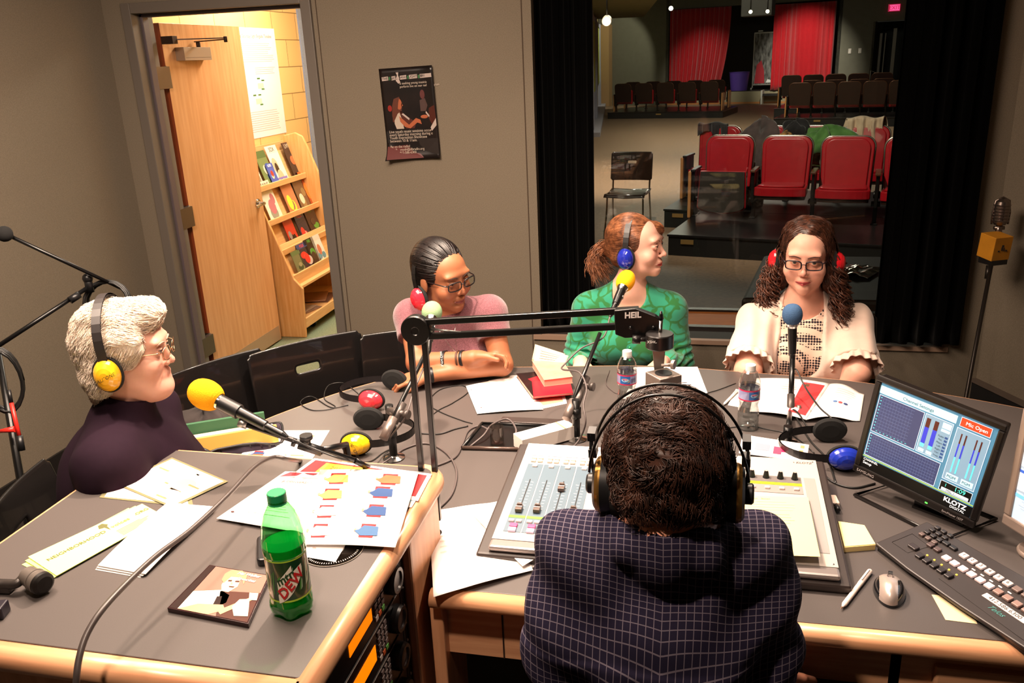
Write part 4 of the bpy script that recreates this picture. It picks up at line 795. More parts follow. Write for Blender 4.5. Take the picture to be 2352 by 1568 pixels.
sheet('brochure', 'blue and white leaflet poking out at the desk corner', 'brochure', [(900, 1080), (990, 1095), (945, 1165), (850, 1150)], LZ+.0025, '#e4dcd8', decals=[([(.6, .3), (.98, .15), (.9, .9), (.6, .98)], '#8fb0c0')])
sheet('handout', 'small white sheet corner sticking out under the robe handout', 'paper', [(690, 1235), (800, 1240), (770, 1290), (700, 1278)], LZ+.0035, decals=[(ell2(.3, .5, .05, .06), '#c8a8a0')])
# clear acrylic disc, dark phone
t = thing('clear_disc', 'clear plastic disc with printed rim under the papers behind the soda bottle', 'disc', Z(765, 1262, LZ)); c = Z(765, 1262, LZ)
g = MB(); g.lathe([(0, .0002), (.060, .0002), (.060, .0022), (0, .0022)], c, 0, 48); build('disc', g, glassy('acrylic', '#b8b4b0', 1.0), t)
g = MB(); g.tube(arc(c+np.array([0, 0, .0016]), .0595, 0, 2*math.pi, 48), .0007, 0, 5); g.tube(arc(c+np.array([0, 0, .0022]), .022, 0, 2*math.pi, 30), .0004, 0, 4)
for i in range(26): a = -2.2+i*.09; g.box(c+np.array([.051*math.cos(a), .051*math.sin(a), .0026]), (.004, .0012 if i % 3 else .0006, .0003), 0, RZ(a))
build('print', g, mat('disc_print', '#d8ccc4', .5), t)
c = Z(598, 1272, LZ); t = thing('phone', 'black flip phone half hidden behind the soda bottle', 'phone', c)
g = MB(); g.prism(rrect(.05, .095, .012), .0, .016, 0); g.xf(M4(RZ(.5), c+np.array([.018, .008, .0002]))); build('body', g, BLK, t, bevel=.004)
# CD case
q = [Z(*p, LZ) for p in ((483, 1306), (622, 1330), (572, 1443), (386, 1406))]; c = sum(q)/4; t = thing('cd_case', 'CD jewel case with sepia portrait of a guitarist', 'CD case', c)
g = MB(); P4 = [(p[0], p[1]) for p in q][::-1]; g.prism(P4, LZ+.0002, LZ+.0095, 0); build('case', g, mat('case_red_black', '#2a1012', .25, noise=.3), t, bevel=.001)
def cdP(s, t_, o): p = bl(q, s, t_).copy(); p[2] = LZ+o; return p
g = MB(); cm = ['#8a6a5e', '#241412', '#e8c8b4', '#c89878', '#f0dccc', '#4a2a22', '#b08468', '#e0b89c']
def cp(pts, k, o): V = [cdP(a/100, b/100, o) for a, b in pts]; nn = np.cross(V[1]-V[0], V[2]-V[0]); g.add(V, [tuple(range(len(V)))[::(1 if nn[2] > 0 else -1)]], k)
cp([(12, 2), (98, 2), (98, 98), (12, 98)], 0, .0098); cp([(2, 2), (11, 2), (11, 98), (2, 98)], 1, .0098)
cp([(12, 60), (45, 48), (60, 55), (62, 70), (45, 98), (12, 98)], 4, .0100); cp([(45, 50), (98, 40), (98, 98), (60, 98)], 5, .0100); cp([(12, 98), (30, 82), (60, 75), (66, 84), (50, 98)], 3, .0102)
cp([(a*.95+1, b) for a, b in ((40, 12), (56, 8), (64, 20), (66, 36), (58, 50), (48, 50), (42, 38))], 7, .0104); cp([(34, 14), (40, 4), (56, 2), (68, 10), (70, 30), (64, 20), (56, 17), (46, 18), (42, 34), (36, 28)], 6, .0106)
cp([(46, 26), (51, 25), (51, 28), (46, 29)], 5, .0108); cp([(56, 25), (62, 24), (62, 27), (56, 28)], 5, .0108); cp([(52, 38), (60, 37), (59, 39.5), (53, 40)], 5, .0108); cp([(52, 28), (55, 33), (52, 34)], 3, .0108)
cp([(58, 88), (92, 48), (96, 52), (64, 94)], 3, .0106); cp([(76, 60), (88, 56), (92, 70), (96, 88), (80, 92), (72, 76)], 2, .0108); cp([(84, 44), (96, 42), (98, 56), (88, 58)], 2, .0110); cp([(46, 62), (52, 60), (56, 76), (48, 78)], 1, .0104)
build('cover', g, [mat('sepia'+c_, c_, .3, coat=.3) for c_ in cm], t)
e = cdP(.9, .1, 0)-cdP(.5, .1, 0); e /= np.linalg.norm(e); ang = math.atan2(e[1], e[0])
for s_, (a, b) in (('Hal Walker', (.70, .09)), ('Favorites', (.70, .2))): text(s_, M4(RZ(ang), cdP(a, b, .0112)), .0105, WHT, t, 'LEFT' if 0 else 'CENTER', ext=.0001, font_shear=.3)
# soda bottle
def bottle(name, label, c, H_, R_, prof, liquid, capc, clr, tl, group=None, petal=0):
    t = thing(name, label, 'bottle', c, group=group)
    def fn(r, z, a): return r*(1+(petal*.12*np.cos(5*a)*max(0, 1-z/.035) if petal and r > .01 else 0))
    P = [(r*R_, z*H_) for r, z in prof]
    pin = list(reversed([(max(0, r-.0012) if r > .002 else 0, z+.0008) for r, z in P]))
    g = MB(); g.lathe(P, (0, 0, 0), 0, 40, fn=fn if petal else None); build('bottle_body', g, clr, t, world=False)
    if liquid:
        L = [(max(0, r-.0015), z+.001) for r, z in P if z <= liquid[0]*H_]; L.append((L[-1][0], liquid[0]*H_)); L.append((0, liquid[0]*H_))
        g = MB(); g.lathe(L, (0, 0, 0), 0, 40, fn=fn if petal else None); build('liquid', g, liquid[1], t, world=False)
    g = MB(); z0 = P[-1][1]; rc = P[-1][0]+.0025; g.lathe([(0, z0-.013), (rc, z0-.013), (rc, z0+.003), (rc-.001, z0+.004), (0, z0+.004)], (0, 0, 0), 0, 40, fn=lambda r, z, a: r*(1+.02*np.cos(20*a))); g.lathe([(rc-.001, z0-.017), (rc+.0005, z0-.0165), (rc+.0005, z0-.0145), (rc-.001, z0-.014)], (0, 0, 0), 0, 30); build('cap', g, capc, t, world=False)
    return t
SODA = [(0, .012), (.35, .004), (.62, 0), (.80, .01), (.93, .045), (1, .09), (1, .12), (.94, .17), (.955, .18), (.955, .52), (1.0, .54), (1.01, .60), (.97, .68), (.88, .76), (.72, .84), (.5, .905), (.36, .93), (.34, .945), (.44, .95), (.44, .957), (.36, .965), (.36, 1)]
GPET = glassy('green_pet_skin', '#a4ecb4', 2.2, .06)
GLIQ = bpy.data.materials.new('green_soda'); GLIQ.use_nodes = True; _n = GLIQ.node_tree; _n.nodes.clear(); _o = _n.nodes.new('ShaderNodeOutputMaterial'); _t = _n.nodes.new('ShaderNodeBsdfTransparent'); _t.inputs[0].default_value = lin('#28c878'); _d = _n.nodes.new('ShaderNodeBsdfDiffuse'); _d.inputs[0].default_value = lin('#18b068'); _q = _n.nodes.new('ShaderNodeBsdfTranslucent'); _q.inputs[0].default_value = lin('#20c074'); _a = _n.nodes.new('ShaderNodeMixShader'); _b = _n.nodes.new('ShaderNodeMixShader'); _a.inputs[0].default_value = .5; _b.inputs[0].default_value = .55
_n.links.new(_d.outputs[0], _a.inputs[1]); _n.links.new(_q.outputs[0], _a.inputs[2]); _n.links.new(_t.outputs[0], _b.inputs[1]); _n.links.new(_a.outputs[0], _b.inputs[2]); _n.links.new(_b.outputs[0], _o.inputs[0])
bc = Z(674, 1400, LZ)
t = bottle('soda_bottle', 'green citrus soda bottle, half full, standing on the left desk', bc, .228, .0365, SODA, (.60, GLIQ), mat('green_cap', '#1a8a52', .4), GPET, None, petal=1)
# label band
g = MB(); H_ = .228; R_ = .0365*.97; [g.lathe([(R_+o_, a_*H_), (R_+o_, b_*H_)], (0, 0, 0), m_, 48, cap=False) for o_, a_, b_, m_ in ((0, .18, .52, 0), (.0002, .175, .19, 1), (.0002, .515, .525, 1))]; rs = np.random.RandomState(4)
def onb(a, z, o=.0006): r = R_+o; return (r*math.cos(a), r*math.sin(a), z*H_)
for i in range(34):
    a = rs.rand()*2*math.pi; z = .2+rs.rand()*.12; hh = .08+rs.rand()*.14; w_ = .06+rs.rand()*.08; sl = .12
    z2 = min(z+hh, .51); g.add([onb(a, z), onb(a+w_, z+.02), onb(a+w_+sl, z2), onb(a+sl, z2-.02)], [(0, 1, 2, 3)], 2 if i % 2 else 3)
build('label_band', g, [mat('label_dark_green', '#0e3a1c', .3, coat=.5), mat('label_lime', '#a8cc38', .4), mat('label_mid_green', '#3f8a34', .3), mat('label_pale', '#9fb89a', .35)], t, world=False)
def wrap_text(s, a0, z, size, m, par, tilt=0, o=.0012, shear=.25, bold=.0, rad=R_):
    # letters placed one by one round the bottle
    cu = bpy.data.curves.new('x', 'FONT'); cu.body = s; cu.size = size; cu.align_x = 'CENTER'; cu.align_y = 'CENTER'; cu.extrude = .0001; cu.shear = shear; cu.offset = bold; cu.resolution_u = 2
    ob = bpy.data.objects.new('x', cu); SC.collection.objects.link(ob); me = bpy.data.meshes.new_from_object(ob); bpy.data.objects.remove(ob)
    n = len(me.vertices); co = np.zeros(n*3); me.vertices.foreach_get('co', co); co = co.reshape(-1, 3); c_, s__ = math.cos(tilt), math.sin(tilt)
    x = co[:, 0]*c_-co[:, 1]*s__; y = co[:, 0]*s__+co[:, 1]*c_; r = rad+o+co[:, 2]; a = a0+x/rad
    me.vertices.foreach_set('co', np.stack([r*np.cos(a), r*np.sin(a), z+y], 1).ravel()); me.materials.clear(); me.materials.append(m); me.update()
    ob = bpy.data.objects.new('lettering', me); SC.collection.objects.link(ob); attach(ob, par, False); return ob
A0 = math.atan2(-bc[1], -bc[0])
g = MB()
def onp(x, y, o): a = A0+x/R_; return ((R_+o)*math.cos(a), (R_+o)*math.sin(a), y)
g.grid(lambda u, v: onp(-.021+.045*u, .047+.052*u+(v-.5)*(.016+.020*math.sin(math.pi*u)), .0010), 14, 4, 0)
g.grid(lambda u, v: onp(-.020+.026*u, .072+.030*u+(v-.5)*.017, .0012), 10, 3, 0)
build('label_badge', g, mat('badge_cream', '#e8e4d4', .4), t, world=False)
wrap_text('mtn', A0-.0065/R_, .0875, .021, mat('badge_green', '#16401e', .4), t, .55, .0016, .3, .0006)
wrap_text('DEW', A0+.0015/R_, .073, .025, mat('badge_red', '#c01c20', .4), t, .80, .0022, .3, .0006)
# water bottles
WAT = [(0, .02), (.5, .005), (.75, 0), (.93, .02), (1, .06), (.96, .10), (1, .14), (.96, .18), (1, .22), (.95, .26), (.98, .30), (.84, .38), (.90, .43), (.99, .47), (.97, .49), (.97, .66), (1, .68), (.99, .74), (.88, .82), (.66, .90), (.42, .945), (.40, .96), (.46, .965), (.38, .975), (.38, 1)]
WPET = glassy('clear_pet', '#f4f6f6', 4.5, .08); WLQ = glassy('water_body', '#f0f4f4', 3.0, .08)
for i, ((px, py), lb) in enumerate((((1440, 942), 'clear water bottle standing beside the hanging microphone'), ((1717, 982), 'clear water bottle in front of the woman in the cream blouse'))):
    c = Z(px, py, TZ); t = bottle('water_bottle', lb, c, .198, .0315, WAT, (.70, WLQ), WHT, WPET, None, group='water bottles on the table')
    g = MB(); R2 = .0315*.985; a1 = math.atan2(-c[1], -c[0])+(-.2 if i == 0 else .5); H2 = .198
    [g.lathe([(R2+o_, a_*H2), (R2+o_, b_*H2)], (0, 0, 0), m_, 40, cap=False) for o_, a_, b_, m_ in ((0, .49, .66, 0), (.0002, .49, .51, 1), (.0002, .64, .66, 1))]
    for k in range(6): 
        f = lambda x, y, o=.0006: ((R2+o)*math.cos(a1+x/R2), (R2+o)*math.sin(a1+x/R2), y)
    g.add([f(-.016+.032*q/8, .512*H2, .0005) for q in range(9)]+[f(.016-.032*q/8, .638*H2, .0005) for q in range(9)], [tuple(range(18))], 2); g.add([f(.0115*math.cos(q*.45), .58*H2+.006*math.sin(q*.45), .0009) for q in range(14)], [tuple(range(14))], 3); g.add([f(.009*math.cos(q*.45), .59*H2+.0025*math.sin(q*.45), .0011) for q in range(14)], [tuple(range(14))], 4)
    g.add([f(.004, .53*H2, .0011), f(.013, .545*H2, .0011), f(.014, .60*H2, .0011), f(.011, .55*H2, .0011)], [(0, 1, 2, 3)], 5)
    for k in range(6): g.add([f(.019+k*.003, .53*H2, .0006), f(.0205+k*.003, .53*H2, .0006), f(.0205+k*.003, .60*H2, .0006), f(.019+k*.003, .60*H2, .0006)], [(0, 1, 2, 3)], 6)
    build('label_band', g, [mat('label_lilac', '#9494c0', .35, alpha=.85), mat('label_crimson', '#c82850', .35), mat('label_blue', '#2a62a8', .3), mat('label_sky', '#9cc4d8', .3), mat('label_rose', '#c87088', .3), mat('label_gold', '#d8c040', .3), mat('label_navy', '#303868', .3)], t, world=False)
# ================================================================ papers etc on the main table
sheet('robe_handout', 'robe handout lying on the big table behind the left microphone', 'paper', [(608, 988), (757, 988), (712, 1062), (545, 1052)], TZ+.001, decals=sum([robe(.05, .1, '#c87850', BL, bg='#b8405c'), robe(.1, .42, '#a83050', BL, .22, .2), robe(.1, .76, BL, '#b05030', .22, .18), robe(.6, .76, '#e0b090', '#c07050', .28, .12, '#e8c8b0')], [])+[(ell2(.8, .2, .03, .04), '#d89068'), (ell2(.78, .35, .05, .03), '#d89878')])
for i in range(3):
    a = ((1068, 886), (1120, 874), (1150, 864))[i]
    sheet('script_page', ['front white script page beside the paperbacks, hole punched at the edge', 'middle white script page showing at the back of the pile', 'rearmost white script page of the pile near the braided girl'][i], 'paper', [(a[0]+2, a[1]), (1182+i*10-8, 868-i*3), (1248+i*0, 940-i*4), (1096+i*18, 950-i*5)], TZ+.0045-i*.0016, curl=lambda s, t_: .003*math.sin(math.pi*s), decals=[(ell2(.07, .18, .012, .015), '#604848'), (ell2(.1, .82, .012, .015), '#604848')] if i == 0 else (), group='white script pages')
sheet('script_page', 'white sheet with pink block sticking out below the paperbacks', 'paper', [(1190, 915), (1296, 900), (1302, 926), (1246, 938)], TZ+.0008, decals=[(rect(.2, .2, .7, .6), '#d88870')])
# paperbacks
def book(name, label, quad, z, th, cov, rz_=0, pages='#e0c8b0', texts=()):
    q = [Z(*p, z) for p in quad]; c = sum(q)/4; t = thing(name, label, 'book', c); P = [(p[0], p[1]) for p in q][::-1]
    ci = np.mean(P, 0); g = MB(); g.prism(P, z, z+.0008, 0); g.prism(P, z+th-.0008, z+th, 0); build('cover', g, cov, t)
    g = MB(); g.prism([tuple(ci+(np.array(p)-ci)*.97) for p in P], z+.0008, z+th-.0008, 0); build('pages', g, mat('pages_'+pages, pages, .8), t); return t, q
t, q = book('paperback', 'black paperback with red picture lying under the red book', [(1186, 866), (1268, 858), (1300, 905), (1224, 918)], TZ+.003, .014, mat('black_cover', '#1a0e10', .3, noise=.4, col2='#3a1418', scale=20), pages='#c8a898')
g = MB(); z = TZ+.0175
for pts, k in (([(.2, .3), (.5, .22), (.6, .5), (.35, .6)], 0), ([(.25, .5), (.7, .45), (.8, .6), (.5, .75)], 1), ([(.28, .8), (.6, .74), (.62, .8), (.3, .88)], 2)): V = [bl(q, a, b)*np.array([1, 1, 0])+np.array([0, 0, z+k*.0002]) for a, b in pts]; g.add(V, [(0, 1, 2, 3)[::-1]], k)
build('cover_art', g, [mat('art_red', '#c81c28', .3), mat('art_pink', '#c88078', .3), WHT], t)
text('TU', M4(RZ(.1), bl(q, .42, .82)*np.array([1, 1, 0])+np.array([0, 0, z+.0008])), .02, WHT, t)
t, q = book('paperback', 'thin red paperback with its spine facing the camera', [(1222, 880), (1308, 874), (1316, 906), (1226, 915)], TZ+.017, .007, mat('red_cover', '#c01828', .3), pages='#c8a898')
t, q = book('paperback', 'thick worn paperback with its cover standing open', [(1222, 842), (1296, 846), (1316, 880), (1250, 888)], TZ+.024, .024, mat('worn_cover', '#b88878', .5, noise=.5, scale=30), pages='#dca890')
a, b, c_, d = q; hinge0, hinge1 = a, (a+b)/2
g = MB()
def flap(u, v): p = a*(1-u)+d*u*.0+(a*(1-u)+b*u-a*(1-u)); p = a*(1-u)+b*u; p = p.copy(); p[2] = TZ+.048+.055*v*(1-.55*u); p[0] += .01*v-.01*v*u; p[1] += .02*v; return p
g.grid(flap, 8, 8, 0, .0008); g.grid(lambda u, v: flap(u, v*.9)+np.array([.006+.008*v, -.004, -.003]), 8, 8, 1, .0006); build('open_cover', g, [mat('inner_cover', '#d8c8a0', .6), mat('inner_page', '#e8d8b8', .7)], t)
g = MB()
for i in range(4): V = [flap(.2, .75-i*.17), flap(.85-i*.05, .70-i*.17), flap(.85-i*.05, .67-i*.17), flap(.2, .72-i*.17)]; g.add([v+np.array([.003, -.008, 0]) for v in V], [(0, 1, 2, 3)], 0)
build('handwriting', g, INK, t)
# sheet and folder before the green cardigan, booklet before the cream blouse
sheet('script_page', 'white printed sheet lying behind the hanging microphone', 'paper', [(1455, 843), (1602, 842), (1632, 920), (1452, 912)], TZ+.001, lines=[(.25, .92, .2, .8, 9, '#e0c8c4')])
sheet('script_page', 'white note curling up in front of the square microphone', 'paper', [(1444, 897), (1520, 893), (1500, 912), (1430, 920)], TZ+.004, curl=lambda s, t_: .03*(s-.5)**2)
sheet('script_page', 'small white paper corner under the pen near the second bottle', 'paper', [(1690, 893), (1720, 900), (1700, 935), (1672, 930)], TZ+.001)
q = [(1738, 868), (1905, 885), (1850, 968), (1722, 945)]
sheet('booklet', 'left half of open booklet with text and red block before the cream blouse', 'booklet', q, TZ+.004, curl=lambda s, t_: .012*math.sin(math.pi*s*.8), lines=[(.12, .62, .12, .85, 12, '#e0b8b4')], decals=[(rect(.66, .08, .3, .84), '#c8383c'), (rect(.7, .12, .07, .08), '#5a4030'), (rect(.69, .78, .12, .09), '#e8c8c8')])
sheet('booklet', 'right half of open booklet with small pictures before the cream blouse', 'booklet', [(1905, 885), (1985, 905), (1975, 966), (1850, 968)], TZ+.004, curl=lambda s, t_: .016*math.sin(math.pi*min(1, s+.12)), decals=[(ell2(.40, .55, .05, .03), '#5a78a8'), (ell2(.52, .56, .05, .03), '#b05058'), (ell2(.64, .57, .05, .03), '#3a4a78')], lines=[(.3, .85, .15, .4, 5, '#e8c4c0')])
sheet('ticket_card', 'white card with pink print leaning behind the console', 'card', [(1705, 1006), (1858, 1030), (1852, 1060), (1697, 1040)], TZ+.02, decals=[(rect(.22, .35, .22, .35), '#d88898'), (rect(.5, .4, .12, .4), '#d8405c'), (rect(.62, .35, .07, .3), '#c81c50'), (rect(.88, .12, .06, .16), '#a88860'), (rect(.87, .4, .06, .16), '#a88860'), (rect(.86, .68, .06, .16), '#a88860')], curl=lambda s, t_: .012*(1-t_))
def pen(label, a, b, r, m, m2=None):
    a, b = np.array(a), np.array(b); d = (b-a)/np.linalg.norm(b-a); L = np.linalg.norm(b-a); t = thing('pen', label, 'pen', (a+b)/2)
    g = MB(); g.lathe([(0, 0), (.001, .002), (.0016, .008), (r, .02), (r, L*.62), (r*1.08, L*.62), (r*1.08, L-.003), (r*.8, L), (0, L)], (0, 0, 0), 0, 16, M4(frame(d), a), ms=[1, 1, 0, 0, 0, 0, 0, 0]); build('barrel', g, [m, m2 or STEEL], t)
    g = MB(); n = frame(d)[:, 0]; n = np.array([0, 0, 1.]); g.box(a+d*L*.82+n*r*1.3, (.0025, L*.28, .002), 0, frame(np.cross(d, [1, 0, 0]) if abs(d[0]) < .9 else [0, 0, 1], None)@np.eye(3) if 0 else np.stack([np.cross(d, [0, 0, 1.]), d, [0, 0, 1.]], 1)); build('clip', g, m, t)
pen('white ballpoint pen lying in front of the mouse', Z(1931, 1398, TZ+.006), Z(1999, 1310, TZ+.006), .0052, mat('pen_cream', '#e0ccc0', .35), mat('pen_tip', '#8a6a50', .3, .6))
pen('white pen lying on the paper beside the far water bottle', Z(1660, 931, TZ+.005), Z(1694, 896, TZ+.008), .004, WHT)
t = thing('sticky_notes', 'thick pad of pale yellow sticky notes right of the console', 'note pad', Z(1965, 1228, TZ)); P = [tuple(Z(*p, TZ+.014)[:2]) for p in ((1940, 1256), (2011, 1250), (1985, 1205), (1925, 1196))]
g = MB(); g.prism(P, TZ+.0002, TZ+.013, 0); g.prism([tuple(np.mean(P, 0)+(np.array(p)-np.mean(P, 0))*np.array([1, .96])) for p in P], TZ+.013, TZ+.0145, 1); build('pad', g, [mat('note_edge', '#dcc080', .8), mat('note_yellow', '#ecd898', .8)], t)
sheet('note', 'pale yellow scrap of paper under the phone controller', 'note', [(2140, 1365), (2215, 1370), (2245, 1432), (2172, 1423)], TZ+.001, '#e4cfa4')
for i in range(3):
    sheet('script_page', ['lowest white script page at the front edge by the console', 'middle white script page at the front edge by the console', 'top text-filled script page at the front edge by the console'][i], 'paper', [(985, 1178), (1166, 1151), (1236-i*6, 1290+i*8), (1000-i*2, 1362+i*6)], TZ+.002+i*.004, curl=lambda s, t_: .012*max(0, .3-s)+.015*max(0, .25-t_)*s+.004*math.sin(4*s), lines=[(.1, .45, .35, .55, 4, '#e4d0c8'), (.3, .9, .45, .8, 10, '#dcc4bc')] if i == 2 else None, group='script pages by the console')
sheet('script_page', 'white sheet turned sideways at the top of the script pile', 'paper', [(1070, 1165), (1180, 1152), (1240, 1276), (1200, 1300)], TZ+.0175, curl=lambda s, t_: .01*s*(1-t_))
# ---- cable well, wedge lamp
t = thing('cable_well', 'open black cable well let into the table with a glass inside', 'cable well', (-.57, 2.22, TZ)); w0, w1, w2, w3 = [Z(*p, TZ) for p in ((1062, 1032), (1215, 1036), (1262, 982), (1108, 975))]
g = MB(); g.prism([tuple(p[:2]) for p in (w0, w1, w2, w3)], TZ, TZ+.0035, 0); build('plate', g, mat('well_black', '#080707', .35), t)
g = MB(); g.tube([w0+np.array([0, 0, .006]), w1+np.array([0, 0, .006])], .006, 0, 8); g.tube([w3+np.array([0, 0, .006]), w2+np.array([0, 0, .006])], .004, 1, 8); g.tube([w0+np.array([0, 0, .006]), w3+np.array([0, 0, .006])], .005, 1, 8); build('rim', g, [mat('well_rim', '#5a4a44', .3, .5), BLKM], t)
lid = MB(); lid.prism([tuple(p[:2]) for p in (w3+[.05, .02, 0], w2+[.07, .02, 0], w2+[.08, .06, 0], w3+[.05, .06, 0])], TZ+.001, TZ+.005, 0); build('lid', lid, mat('well_lid', '#3a3230', .3), t, bevel=.002)
t = thing('glass_tumbler', 'upright clear glass in the cable well', 'glass', Z(1142, 1018, TZ+.004)); g = MB(); g.lathe([(0, .001), (.02, .001), (.022, .03), (.021, .055), (.0195, .055), (.019, .006), (0, .005)], Z(1142, 1018, TZ+.0045), 0, 30); build('glass', g, glassy('tumbler_glass', '#e8e4e0', 3, .03), t)
t = thing('white_bar', 'long white box-section bar resting on the table behind the console', 'bar', (-.45, 2.22, TZ)); A, B = Z(1200, 1008, TZ+.035), Z(1304, 980, TZ+.035); d = (B-A); L = np.linalg.norm(d[:2]); an = math.atan2(d[1], d[0])
g = MB(); g.bx(-.015, L+.01, -.027, .027, .006, .046, 0); g.bx(L*.82, L*.86, -.0275, .0275, .0461, .0464, 1); g.xf(M4(RZ(an), (A[0], A[1], TZ))); build('bar', g, [mat('bar_white', '#efe6de', .4), mat('bar_slot', '#b88868', .5)], t, bevel=.002)
g = MB(); g.bx(.01, L-.01, -.016, .016, .0, .006, 0); g.xf(M4(RZ(an), (A[0], A[1], TZ))); build('foot', g, BLK, t)
# ================================================================ console
t = thing('mixing_console', 'grey broadcast mixing console with faders before the man', 'mixing console', (-.06, 1.8, TZ))
KX0, KX1, KY0, KY1 = -.452, .300, 1.625, 2.06
def KZ(y): return .785+.032*(y-KY0)/(KY1-KY0)
def KP(x, y, o=0): return np.array([x, y, KZ(y)+o])
ka = math.atan2(.032, KY1-KY0); KR = RX(ka)
def kbox(g, x0, x1, y0, y1, h0, h1, m=0):
    V = [KP(x, y, h) for x in (x0, x1) for y in (y0, y1) for h in (h0, h1)]; g.add(V, [(0, 1, 3, 2), (4, 6, 7, 5), (0, 4, 5, 1), (2, 3, 7, 6), (0, 2, 6, 4), (1, 5, 7, 3)], m)
g = MB(); V = [(x, y, z) for x in (KX0-.028, KX1+.022) for (y, z) in ((KY0-.045, TZ+.001), (KY0-.045, .772), (KY1+.01, .812), (KY1+.01, TZ+.001))]; g.add(V, [(0, 1, 2, 3), (4, 7, 6, 5), (0, 4, 5, 1), (1, 5, 6, 2), (2, 6, 7, 3), (0, 3, 7, 4)], 0); build('chassis', g, mat('console_black', '#2e2624', .45), t, bevel=.006)
g = MB(); g.box(((KX0+KX1)/2, KY0-.022, .782), (KX1-KX0, .034, .014), 0); build('wrist_rest', g, mat('rest_silver', '#8f8684', .35, .5), t, bevel=.006)
g = MB(); kbox(g, KX0, KX1, KY0, KY1, -.01, .0, 0); kbox(g, KX0+.0, KX0+.235, KY1-.048, KY1, 0, .0008, 1); build('top_panel', g, [mat('console_grey', '#b4aaa2', .4, .1), mat('console_white', '#e0d8d2', .4)], t)
STB = mat('strip_blue', '#4f6270', .45); WL_ = mat('white_line', '#e4dcd8', .5)
def channel(x, fy, lit=0, n=0):
    s = MB(); kbox(s, x-.0205, x+.0205, KY0+.03, KY1-.105, 0, .0010, 0); kbox(s, x-.0205, x+.0205, KY0+.085, KY0+.095, .001, .0014, 1); kbox(s, x-.0012, x+.0012, KY0+.115, KY0+.255, .001, .0016, 2)
    kbox(s, x-.0215, x-.0205, KY0+.03, KY1-.06, 0, .0012, 3)
    for k in range(10): kbox(s, x-.011 if k % 3 == 0 else x-.007, x-.003, KY0+.125+k*.013, KY0+.126+k*.013, .001, .0014, 3); kbox(s, x+.004, x+.011, KY0+.125+k*.013, KY0+.126+k*.013, .001, .0014, 3)
    kbox(s, x-.018, x+.018, KY1-.062, KY1-.060, .0, .001, 4)
    st = build('channel_strip', s, [STB, mat('led_green_strip', '#5a8f2a', .4, emit='#5a9a20', es=.15), BLK, WL_, mat('scribble', '#8090a8', .5)], t)
    f = MB(); y = KY0+.115+fy*.14; kbox(f, x-.008, x+.008, y-.011, y+.011, .003, .012, 0); kbox(f, x-.008, x+.008, y-.001, y+.001, .012, .0135, 1); kbox(f, x-.006, x+.006, y+.006, y+.011, .012, .016, 0); build('fader_knob', f, [mat('fader_brown', '#54443e', .4), WL_], st, bevel=.0015)
    for (dx, y) in ((-.009, KY1-.078), (.009, KY1-.078), (-.009, KY1-.092), (.009, KY1-.092), (0, KY1-.118), (-.009, KY0+.07), (.009, KY0+.07)):
        b = MB(); kbox(b, x+dx-.0065, x+dx+.0065, y-.004, y+.004, .0005, .006, 0); build('button', b, mat('btn_white', '#dcd2cc', .35), st, bevel=.0012)
    b = MB(); kbox(b, x-.009, x+.009, KY0+.045, KY0+.058, .0005, .006, 0); build('button', b, mat('btn_rose', '#c83a68', .4, emit='#d02858', es=.5), st, bevel=.001)
    b = MB(); kbox(b, x-.009, x+.009, KY0+.028, KY0+.042, .0005, .006, 0); build('button', b, mat('btn_lav', '#c8bcdc', .4), st, bevel=.001)
for i, f in enumerate((.0, .02, .72, .03)): channel(-.412+i*.0435, f)
for i, f in enumerate((.75, .1, .05, .0, .4)): channel(-.205+i*.0435, f)
for a_ in ((.005, .105, .13, .06), (.262, .288, .045, .09)): g = MB(); kbox(g, a_[0], a_[1], KY0+a_[2], KY1-a_[3], 0, .001, 0); build('blank_panel', g, mat('panel_mid', '#8f8886', .45), t)
g = MB(); kbox(g, .115, .255, KY1-.118, KY1-.09, 0, .0012, 0); kbox(g, .115, .255, KY1-.13, KY1-.119, 0, .0014, 1); kbox(g, .115, .255, KY1-.165, KY1-.131, 0, .0012, 2); kbox(g, .225, .25, KY0+.05, KY1-.19, 0, .001, 0); build('monitor_panel', g, [mat('panel_slate', '#6a6462', .4), mat('lcd_lime', '#a0c420', .4, emit='#8ab810', es=.3), mat('panel_mid2', '#8a8280', .4)], t)
for i in range(4):
    x = .138+i*.034; g = MB(); g.lathe([(0, 0), (.0085, 0), (.0075, .003), (.0055, .014), (.004, .019), (0, .0195)], KP(x, KY1-.098, .001), 0, 20, ms=[0, 0, 0, 0, 1]); build('rotary_knob', g, [BLK, mat('knob_tip', '#b89a90', .4)], t)
    b = MB(); kbox(b, x-.006, x+.006, KY1-.152, KY1-.144, .001, .006, 0); build('button', b, mat('btn_cream', '#dcc8c0', .35), t, bevel=.0012)
for i in range(12):
    if i == 3: continue
    b = MB(); y = KY1-.20-i*.0165; kbox(b, .228, .243, y-.0045, y+.0045, .001, .006, 0); build('button', b, mat('btn_white' if i else 'btn_violet', '#dcd2cc' if i else '#b8a8e0', .35), t, bevel=.0012)
g = MB(); g.lathe([(0, 0), (.010, 0), (.009, .004), (.006, .018), (0, .019)], KP(.236, KY0+.035, .001), 0, 20); build('rotary_knob', g, BLK, t)
for i in range(3): g = MB(); g.lathe([(0, 0), (.010, 0), (.009, .004), (.006, .014), (0, .015)], KP(.13+i*.035, KY0+.02, .001), 0, 20); build('rotary_knob', g, BLK, t)
for (x, y) in ((KX0+.01, KY1-.01), (KX1-.01, KY1-.01), (KX1-.01, KY0+.01), (.09, KY1-.01)): g = MB(); g.lathe([(0, 0), (.003, 0), (0, .0015)], KP(x, y, .0005), 0, 12); build('screw', g, STEEL, t)
